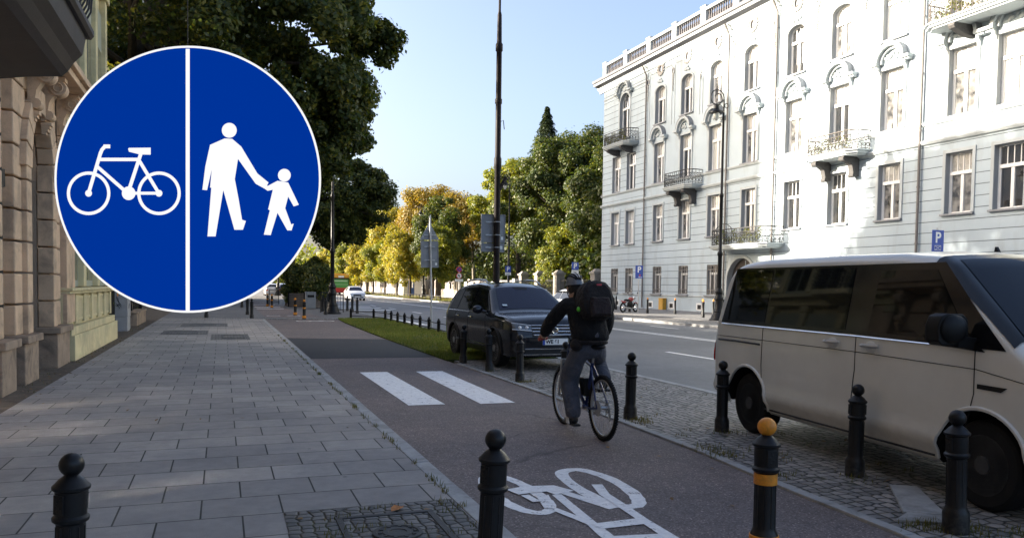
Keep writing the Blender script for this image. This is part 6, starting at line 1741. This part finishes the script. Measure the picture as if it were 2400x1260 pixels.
for sd in (-1, 1):
    b = MB(); b.box(sd*1.1-.12,sd*1.1+.12,-.03,-.005,.65,1.0); b.build('tail_light', M_redlamp, bu, smooth=False)
    for y in (2.8, 9.0):
        b = MB(); b.lathe([(.3,-.15),(.48,-.14),(.5,-.1),(.5,.1),(.48,.14),(.3,.15)], 24, (sd*1.1,y,.5), axis='x'); b.build('wheel', M_rubber, bu)

# --- motorcycle on the far pavement
mo = thing('motorcycle', 'red and chrome motorcycle parked by the parking sign at the pale house', 'motorcycle', (24.6,45.6,.03), R(28))
for x in (-.72,.72):
    b = MB(); b.ring((x,0,.31), .26, .055, 'y', 26, 8); w_ = b.build('wheel', M_rubber, mo)
    b = MB(); b.ring((x,0,.31), .2, .018, 'y', 22, 6); b.lathe([(.06,-.05),(.06,.05)], 12, (x,0,.31), axis='y')
    for k in range(10): a = 2*PI*k/10; b.tube([(x,0,.31),(x+.2*math.cos(a),0,.31+.2*math.sin(a))], .008, 4)
    b.build('rim', M_chrome, w_)
b = MB(); b.tube([(.72,.07,.31),(.45,.07,.95)], .022, 6); b.tube([(.72,-.07,.31),(.45,-.07,.95)], .022, 6); b.tube([(.42,-.38,1.08),(.40,-.2,1.05),(.44,0,1.0),(.40,.2,1.05),(.42,.38,1.08)], .016, 6); b.tube([(-.72,.1,.31),(-.3,.1,.6)], .018, 6); b.tube([(.3,-.13,.28),(-.2,-.15,.26),(-.85,-.16,.34)], .045, 8); b.build('fork', M_chrome, mo)
b = MB(); b.ellipsoid((.08,0,.52), (.26,.17,.20), 12); b.lathe([(.09,-.2),(.09,.2)], 12, (.05,0,.36), axis='y'); b.tube([(.42,0,.9),(.2,0,.55),(-.3,0,.35),(-.45,0,.62),(.42,0,.9)], .03, 6); b.build('engine', M_dark, mo)
b = MB(); b.ellipsoid((.18,0,.83), (.27,.14,.13), 14); b.ellipsoid((-.62,0,.66), (.22,.08,.07), 12); b.ellipsoid((.74,0,.6), (.2,.07,.045), 12); b.build('tank', mat('bike_red', (.35,.03,.025), .3, 0, .1, 5, 0, coat=.6), mo)
b = MB(); b.ellipsoid((-.28,0,.78), (.32,.14,.07), 12); b.build('seat', M_dark, mo)
b = MB(); b.ball((.58,0,.92), .09, 14); b.build('headlight', M_chrome, mo)
b = MB(); b.ellipsoid((-.85,0,.72), (.04,.05,.04), 10); b.build('tail_light', M_redlamp, mo)
b = MB(); b.tube([(.0,.1,.3),(-.05,.32,.0)], .014, 5); b.build('side_stand', M_dark, mo)
b = MB()
for sd in (-1, 1): b.tube([(.42,sd*.3,1.07),(.38,sd*.36,1.2)], .008, 5); b.ellipsoid((.37,sd*.37,1.24), (.02,.06,.045), 10)
b.build('mirror', M_dark, mo)
# ------------------------------------------------------------------ bicycle and cyclist (local: +Y forward, x right, z up, origin under the rear axle)
BX, BY = 3.79, 7.56
bi = thing('bicycle', 'blue city bicycle with silver fork ridden along the lane', 'bicycle', (BX,BY,-.02), R(-1.2))
WR = .345; FY = 1.07
P_blue = mat('bike_blue', (.007,.022,.10), .3, .2, .1, 8, 0, coat=.6)
M_alu = mat('silver_parts', (.45,.46,.47), .35, .8, .08, 9, 0)
def bwheel(y):
    b = MB(); b.ring((0,y,WR), WR-.022, .022, 'x', 56, 10)
    for k in range(70): a = 2*PI*k/70; b.cbox((0,0,0), (.036,.012,.007), M=Matrix.Translation((0,y+(WR)*math.cos(a),WR+(WR)*math.sin(a))) @ Matrix.Rotation(a-PI/2, 4, 'X'))
    w_ = b.build('wheel', M_rubber, bi)
    b = MB(); b.ring((0,y,WR), WR-.052, .011, 'x', 48, 6); b.lathe([(.028,-.05),(.02,-.03),(.018,.03),(.028,.05)], 14, (0,y,WR), axis='x'); b.build('rim', M_alu, w_)
    b = MB()
    for k in range(28):
        a = 2*PI*k/28; s = .03 if k % 2 else -.03; a2 = a+(.5 if (k//2) % 2 else -.5)
        b.tube([(s,y+.022*math.cos(a2),WR+.022*math.sin(a2)),(0,y+(WR-.055)*math.cos(a),WR+(WR-.055)*math.sin(a))], .0016, 4)
    b.build('spoke', M_alu, w_)
    return w_
bwheel(0); bwheel(FY)
BB = (0,.44,.30); ST = (0,.28,.80); HT = (0,.94,.90); HB = (0,.98,.74)
b = MB(); b.tube([BB, ST], .018, 10); b.tube([(0,.30,.76), HT], .018, 10); b.tube([BB, (0,.6,.42), HB], .024, 10); b.tube([HB, (0,.92,.96)], .022, 10); b.lathe([(.025,-.04),(.025,.04)], 12, BB, axis='x')
for s in (-1, 1):
    b.tube([(s*.02,.42,.30),(s*.05,.2,.31),(s*.07,0,WR)], .011, 8); b.tube([(s*.015,.29,.76),(s*.05,.15,.56),(s*.07,0,WR)], .010, 8)
b.build('frame', P_blue, bi)
b = MB(); b.cbox((0,.99,.755), (.15,.04,.05))
for s in (-1, 1): b.tube([(s*.065,.985,.76),(s*.07,1.02,.55),(s*.07,1.05,.45)], .018, 8); b.tube([(s*.07,1.04,.5),(s*.065,FY,WR)], .015, 8)
b.ring((0,1.02,.62), .065, .012, 'x', 14, 6); b.build('fork', M_alu, bi)
b = MB(); b.tube([ST,(0,.245,.95)], .014, 10); b.build('seat_post', M_alu, bi)
b = MB(); b.ellipsoid((0,.19,.985), (.095,.13,.035), 16); b.ellipsoid((0,.33,.985), (.035,.13,.028), 14); b.build('saddle', M_dark, bi)
b = MB(); b.tube([(0,.93,.94),(0,.90,1.01),(0,.96,1.04)], .017, 8); b.tube([(-.36,.81,1.03),(-.2,.90,1.045),(0,.96,1.045),(.2,.90,1.045),(.31,.80,1.03)], .013, 8); b.build('handlebar', M_dark, bi)
for s in (-1, 1):
    b = MB(); b.tube([(s*.33,.82,1.033),(s*.45,.755,1.025)] if s < 0 else [(s*.27,.83,1.035),(s*.37,.755,1.025)], .018, 8); b.build('grip', mat('red_grip', (.28,.03,.02), .6) if s < 0 else M_dark, bi)
    b = MB(); b.tube([(s*.22,.88,1.04),(s*.24,.93,1.02),(s*.33,.87,1.0)], .007, 5); b.build('brake_lever', M_alu, bi)
b = MB(); b.ring((.055,.44,.30), .085, .010, 'x', 26, 5); b.ring((.055,0,WR), .045, .012, 'x', 18, 5); b.tube([(.055,.44,.385),(.055,0,WR+.045)], .005, 4); b.tube([(.055,.44,.215),(.055,.05,.25),(.055,0,WR-.045)], .005, 4)
b.ellipsoid((.075,-.01,.26), (.012,.02,.07), 8); b.lathe([(.085,-.002),(.085,.002)], 24, (-.065,0,WR), axis='x'); b.build('drivetrain', M_alu, bi)
b = MB(); b.tube([(-.085,.44,.30),(-.095,.47,.135)], .011, 6); b.tube([(.085,.44,.30),(.095,.41,.465)], .011, 6); b.build('crank', M_alu, bi)
for s, y, z in ((-1,.48,.13),(1,.405,.47)):
    b = MB(); b.cbox((s*.15,y,z), (.10,.075,.02)); b.build('pedal', M_dark, bi, smooth=False)
b = MB(); b.box(-.055,.055,.36,.42,.42,.62); b.tube([(0,.49,.42),(0,.58,.60)], .036, 10); b.build('frame_bag', M_dark, bi, smooth=False, bevel=.01)

def skin_obj(name, chains, mt, parent, sub=2, root=0):
    """chains: list of lists of (x,y,z,r); equal coordinates are welded; one continuous surface"""
    vs = []; rs = []; es = set(); idx = {}
    def vid(p):
        k = (round(p[0],4), round(p[1],4), round(p[2],4))
        if k not in idx: idx[k] = len(vs); vs.append(p[:3]); rs.append(p[3] if len(p) == 4 else (p[3], p[4]))
        return idx[k]
    for ch in chains:
        ids = [vid(p) for p in ch]
        for a, c in zip(ids, ids[1:]): es.add((a, c))
    me = bpy.data.meshes.new(name); me.from_pydata(vs, list(es), []); me.materials.append(mt)
    o = bpy.data.objects.new(name, me); COL.objects.link(o); o.parent = parent
    sk = o.modifiers.new('skin', 'SKIN'); sk.use_smooth_shade = True; sk.branch_smoothing = .4
    for i, sv_ in enumerate(me.skin_vertices[0].data):
        r_ = rs[i]; sv_.radius = (r_, r_) if not isinstance(r_, tuple) else r_
        sv_.use_root = (i == root); sv_.use_loose = False
    ss = o.modifiers.new('sub', 'SUBSURF'); ss.levels = sub; ss.render_levels = sub
    # bake the modifiers into a plain mesh
    dg = bpy.context.evaluated_depsgraph_get(); dg.update()
    m2 = bpy.data.meshes.new_from_object(o.evaluated_get(dg))
    o.modifiers.clear(); o.data = m2
    m2.polygons.foreach_set('use_smooth', [True]*len(m2.polygons))
    return o
pe = thing('person', 'cyclist seen from behind in black jacket, grey-blue trousers and helmet, riding a blue bicycle', 'person', (BX,BY,-.02), R(-1.2))
def cloth(name, col, rough=.85, sheen=.2, var=.2):
    mt, n, p = nodes_of(name); o = objco(n)
    c = ramp(n, noise(n, 7, 5, .6, o), [(.3, tuple(q*(1-var) for q in col)), (.7, tuple(q*(1+var) for q in col))])
    n.links.new(c, p.inputs['Base Color']); p.inputs['Roughness'].default_value = rough; p.inputs['Specular IOR Level'].default_value = .25; p.inputs['Sheen Weight'].default_value = sheen
    f = mth(n, 'ADD', noise(n, 9, 3, .5, o, 1.2), mth(n, 'MULTIPLY', noise(n, 260, 1, .5, o), .12)); bump(n, p, f, .9, .045)
    return mt
C_jack = cloth('black_jacket', (.006,.006,.007), .85, .05)
C_trou = cloth('grey_blue_trousers', (.085,.092,.118), .9, .1)
C_pack = cloth('black_backpack', (.012,.0095,.0095), .75, .05)
# joints
hip = (-.06,.25,1.08); chest = (-.07,.38,1.40); neck = (-.10,.46,1.50); head = (-.12,.54,1.60)
lsh, rsh = (-.30,.40,1.45), (.15,.42,1.44)
lel, rel = (-.385,.57,1.235), (.32,.60,1.23)
lhd, rhd = (-.405,.755,1.045), (.345,.76,1.045)
lhip, rhip = (-.14,.29,.98), (.05,.30,.98)
lkn, rkn = (-.17,.54,.58), (.20,.68,.82)
lan, ran = (-.155,.42,.20), (.17,.36,.58)
body = skin_obj('body', [
    [(*hip,.09),(-.06,.31,1.22,.10),(*chest,.11),(*neck,.055),(-.11,.49,1.545,.06),(*head,.09),(-.125,.55,1.67,.08)],
    [(*chest,.11),(*lsh,.05),(*lel,.042),(-.40,.70,1.09,.03),(*lhd,.032)],
    [(*chest,.11),(*rsh,.05),(*rel,.042),(.35,.73,1.08,.03),(*rhd,.032)],
    [(*hip,.09),(*lhip,.055),(*lkn,.045),(-.16,.45,.33,.045),(*lan,.035),(-.155,.50,.15,.035),(-.155,.58,.14,.028)],
    [(*hip,.09),(*rhip,.055),(*rkn,.045),(.185,.48,.68,.045),(*ran,.035),(.165,.42,.515,.035),(.165,.51,.51,.028)]], M_skin, pe, 2)
skin_obj('jacket', [
    [(-.05,.225,1.0,.20,.16),(-.05,.235,1.07,.238,.185),(-.055,.29,1.19,.245,.175),(-.07,.36,1.36,.225,.165),(-.085,.42,1.47,.15,.12),(-.10,.455,1.525,.08)],
    [(-.07,.36,1.36,.225,.165),(-.27,.39,1.43,.105),(-.335,.46,1.34,.092),(*lel,.082),(-.40,.66,1.14,.074),(-.403,.738,1.068,.058)],
    [(-.07,.36,1.36,.225,.165),(.14,.41,1.43,.11),(.25,.49,1.34,.100),(*rel,.090),(.34,.68,1.13,.076),(.337,.745,1.058,.060)]], C_jack, pe, 2)
skin_obj('trousers', [
    [(-.06,.25,1.11,.13,.11),(-.045,.24,1.07,.17,.14),(-.03,.235,1.015,.215,.165)],
    [(-.03,.235,1.015,.215,.165),(-.165,.31,.93,.135),(-.17,.43,.73,.122),(*lkn,.110),(-.165,.47,.40,.100),(-.157,.425,.25,.092),(-.156,.42,.165,.088)],
    [(-.03,.235,1.015,.215,.165),(.095,.33,.95,.135),(.15,.50,.85,.122),(.20,.62,.79,.110),(.20,.52,.69,.102),(.195,.42,.62,.100),(.185,.38,.555,.098)]], C_trou, pe, 2)
M_shoe = mat('black_shoe', (.014,.014,.015), .6, 0, .2, 12, .1)
for (a, dz) in ((lan, 0), (ran, .33)):
    x, y, z = a[0], a[1], a[2]
    s_ = skin_obj('shoe', [[(x,y-.06,z-.055,.042),(x,y-.01,z-.03,.052),(x,y+.08,z-.045,.046),(x,y+.17,z-.06,.038),(x,y+.215,z-.065,.026)]], M_shoe, pe, 2)
    b = MB(); pr = [(y-.105,z-.10),(y+.23,z-.105),(y+.25,z-.085),(y+.2,z-.08),(y-.11,z-.075)]
    b.prism(pr, x-.042, x+.042, 'x'); b.build('sole', mat('rubber_sole', (.03,.03,.03), .7), s_, smooth=False, bevel=.008)
    b = MB()
    for k in range(3): b.tube([(x-.052,y-.0+.035*k,z-.085),(x-.050,y+.03+.035*k,z-.02)], .006, 5); b.tube([(x+.052,y-.0+.035*k,z-.085),(x+.050,y+.03+.035*k,z-.02)], .006, 5)
    b.build('stripe', M_white, s_)
# hands: palm, four curled fingers round the grip, thumb
for s, h in ((-1, lhd), (1, rhd)):
    hx, hy, hz = h
    ch = [[(hx,hy-.055,hz+.025,.026),(hx,hy-.01,hz+.03,.030),(hx,hy+.012,hz+.028,.026)]]
    for k, (o_, ln) in enumerate(((-.030,.92),(-.010,1.0),(.010,.97),(.030,.8))):
        fx_ = hx+o_; fy_ = hy+.012-s*o_*.6
        ch.append([(hx,hy+.012,hz+.028,.026),(fx_,fy_+.020,hz+.026,.0105),(fx_,fy_+.044*ln,hz+.008,.0098),(fx_,fy_+.040*ln,hz-.018,.009),(fx_,fy_+.016,hz-.026,.008)])
    ch.append([(hx,hy-.01,hz+.03,.030),(hx-s*.034,hy+.0,hz+.012,.012),(hx-s*.040,hy+.022,hz-.010,.0105),(hx-s*.034,hy+.034,hz-.022,.009)])
    skin_obj('hand', ch, M_skin, pe, 1, 1)
# head details: ears, nose, mouth, eyes, hair under the helmet
hd = Vector(head)
b = MB(); b.ellipsoid(hd+Vector((0,.005,.02)), (.078,.098,.115), 20); b.ellipsoid(hd+Vector((0,.10,-.005)), (.014,.022,.02), 8); b.ellipsoid(hd+Vector((0,.03,-.085)), (.05,.06,.04), 12)
for s in (-1, 1): b.ellipsoid(hd+Vector((s*.08,.0,.0)), (.012,.024,.034), 10)
b.build('face', M_skin, pe)
b = MB()
for s in (-1, 1): b.ellipsoid(hd+Vector((s*.032,.092,.03)), (.014,.008,.008), 8)
b.ellipsoid(hd+Vector((0,.095,-.05)), (.026,.006,.006), 8); b.build('eyes_and_mouth', mat('dark_features', (.05,.025,.02), .5), pe)
b = MB(); b.ellipsoid(hd+Vector((0,-.022,.02)), (.084,.088,.10), 18); b.build('hair', mat('dark_hair', (.02,.016,.013), .7, 0, .3, 60, .4), pe)
hl = MB(); Mh = Matrix.Translation(hd+Vector((0,-.005,.05))) @ Matrix.Rotation(R(-10), 4, 'X')
for k in range(16):   # shell of a vented helmet
    pass
N1, N2 = 24, 8
vs = []; fs = []
for j in range(N2+1):
    ph = PI/2*j/N2
    for i in range(N1):
        a = 2*PI*i/N1; rr_ = 1+.05*math.cos(6*a)*math.sin(ph*2)
        vs.append((.098*rr_*math.cos(a)*math.cos(ph)+0, .132*rr_*math.sin(a)*math.cos(ph), .115*math.sin(ph)-.012*(1-math.sin(ph))*(1-math.sin(a))))
for j in range(N2):
    for i in range(N1): fs.append((j*N1+i, j*N1+(i+1) % N1, (j+1)*N1+(i+1) % N1, (j+1)*N1+i))
hl.add(vs, fs, 0, Mh); hl.tube([Mh @ Vector(v_) for v_ in vs[:N1]], .005, 6, closed=True)
hm = hl.build('helmet', mat('helmet_grey', (.13,.14,.16), .35, 0, .15, 8, .02), pe)
b = MB()
for k in (-2,-1,0,1,2):   # vents
    for u in (.35,.75,1.15):
        a = PI/2*1.0; th = k*.42; ph = u
        y_ = math.cos(ph)*.128*(1 if True else 0); x_ = .094*math.sin(th)*.98
    pts = [(.100*math.sin(k*.36)*math.sin(t), -.135*math.cos(t)*math.cos(k*.2), .117*math.sin(t)*math.cos(k*.36)) for t in np.linspace(.35, 2.5, 12)]
    b.tube([Mh @ Vector(p) for p in pts], .011, 5)
b.build('helmet_vent', M_dark, hm)
b = MB()
for k in (-1, 1):
    pts = [(.103*math.sin(k*.18)*math.sin(t), -.138*math.cos(t), .119*math.sin(t)*math.cos(k*.2)) for t in np.linspace(.5, 2.3, 10)]
    b.tube([Mh @ Vector(p) for p in pts], .007, 5)
b.build('helmet_stripe', mat('helmet_white', (.6,.6,.6), .4), hm)
b = MB()
for s in (-1, 1): b.tube([hd+Vector((s*.082,-.03,.06)), hd+Vector((s*.078,.01,-.05)), hd+Vector((s*.03,.06,-.115))], .006, 5)
b.build('helmet_strap', M_dark, hm)
# hip belt bag of the rider (worn): dark strap round the waist
b = MB(); b.tube([(-.06+.178*math.cos(a), .225+.15*math.sin(a), 1.03) for a in np.linspace(0, 2*PI, 24, endpoint=False)], .022, 6, closed=True); b.ellipsoid((-.23,.20,1.0), (.07,.075,.07), 12); b.build('waist_bag', C_pack, pe)
# backpack
bk = thing('backpack', 'black backpack with small red tag worn on the back of the cyclist', 'backpack', (BX-.03,BY+.12,1.28), R(-1.2))
M_bk = Matrix.Rotation(R(-17), 4, 'X') @ Matrix.Diagonal((.94,.92,.95,1))
b = MB()
prof = [(-.165,.0),(-.20,.10),(-.205,.22),(-.18,.33),(-.12,.40),(0,.425),(.12,.40),(.18,.33),(.205,.22),(.20,.10),(.165,.0),(.08,-.02),(-.08,-.02)]
for (y0, s0, y1, s1) in ((.10,1.0,-.02,1.0),(-.02,1.0,-.09,.92),(-.09,.92,-.125,.72)):
    A = [(x*s0, y0, (z-.2)*s0+.2) for x, z in prof]; B_ = [(x*s1, y1, (z-.2)*s1+.2) for x, z in prof]
    k_ = len(prof); b.add(A+B_, [(i, (i+1) % k_, k_+(i+1) % k_, k_+i) for i in range(k_)], 0, M_bk)
b.add([(x*.72, -.125, (z-.2)*.72+.2) for x, z in prof], [tuple(range(len(prof)))], 0, M_bk)
b.add([(x, .10, z) for x, z in prof], [tuple(range(len(prof)))], 0, M_bk)
o = b.build('pack', C_pack, bk, ang=60)
b = MB(); pp_ = [(-.12,-.02),(-.135,.10),(-.11,.20),(.11,.20),(.135,.10),(.12,-.02)]
for (y0, s0, y1, s1) in ((-.10,1.0,-.15,.95),(-.15,.95,-.17,.8)):
    A = [(x*s0, y0, (z-.09)*s0+.09) for x, z in pp_]; B_ = [(x*s1, y1, (z-.09)*s1+.09) for x, z in pp_]
    b.add(A+B_, [(i, (i+1) % 6, 6+(i+1) % 6, 6+i) for i in range(6)], 0, M_bk)
b.add([(x*.8, -.17, (z-.09)*.8+.09) for x, z in pp_], [tuple(range(6))], 0, M_bk)
b.build('front_pocket', cloth('brown_black_pocket', (.024,.015,.015), .75, .05), bk, ang=50)
b = MB(); b.box(-.02,.04,-.132,-.126,.335,.352, M=M_bk); b.build('red_tag', M_redsign, bk, smooth=False)
b = MB(); b.ellipsoid((-.205,.03,.10), (.022,.03,.03), 10, M=M_bk); b.build('green_reflector', mat('reflector_green', (.12,.55,.03), .4), bk)
b = MB()
for s in (-1, 1): b.tube([M_bk @ Vector(p) for p in ((s*.12,.10,.38),(s*.13,.22,.36),(s*.15,.30,.22),(s*.17,.24,.06),(s*.15,.10,.02))], .02, 6)
b.tube([M_bk @ Vector(p) for p in ((.17,.0,.30),(.24,.0,.22),(.235,.0,.12),(.2,.0,.06))], .009, 6)
b.tube([M_bk @ Vector(p) for p in ((-.03,.09,.42),(0,.09,.465),(.03,.09,.42))], .009, 6)
b.build('strap', M_dark, bk)
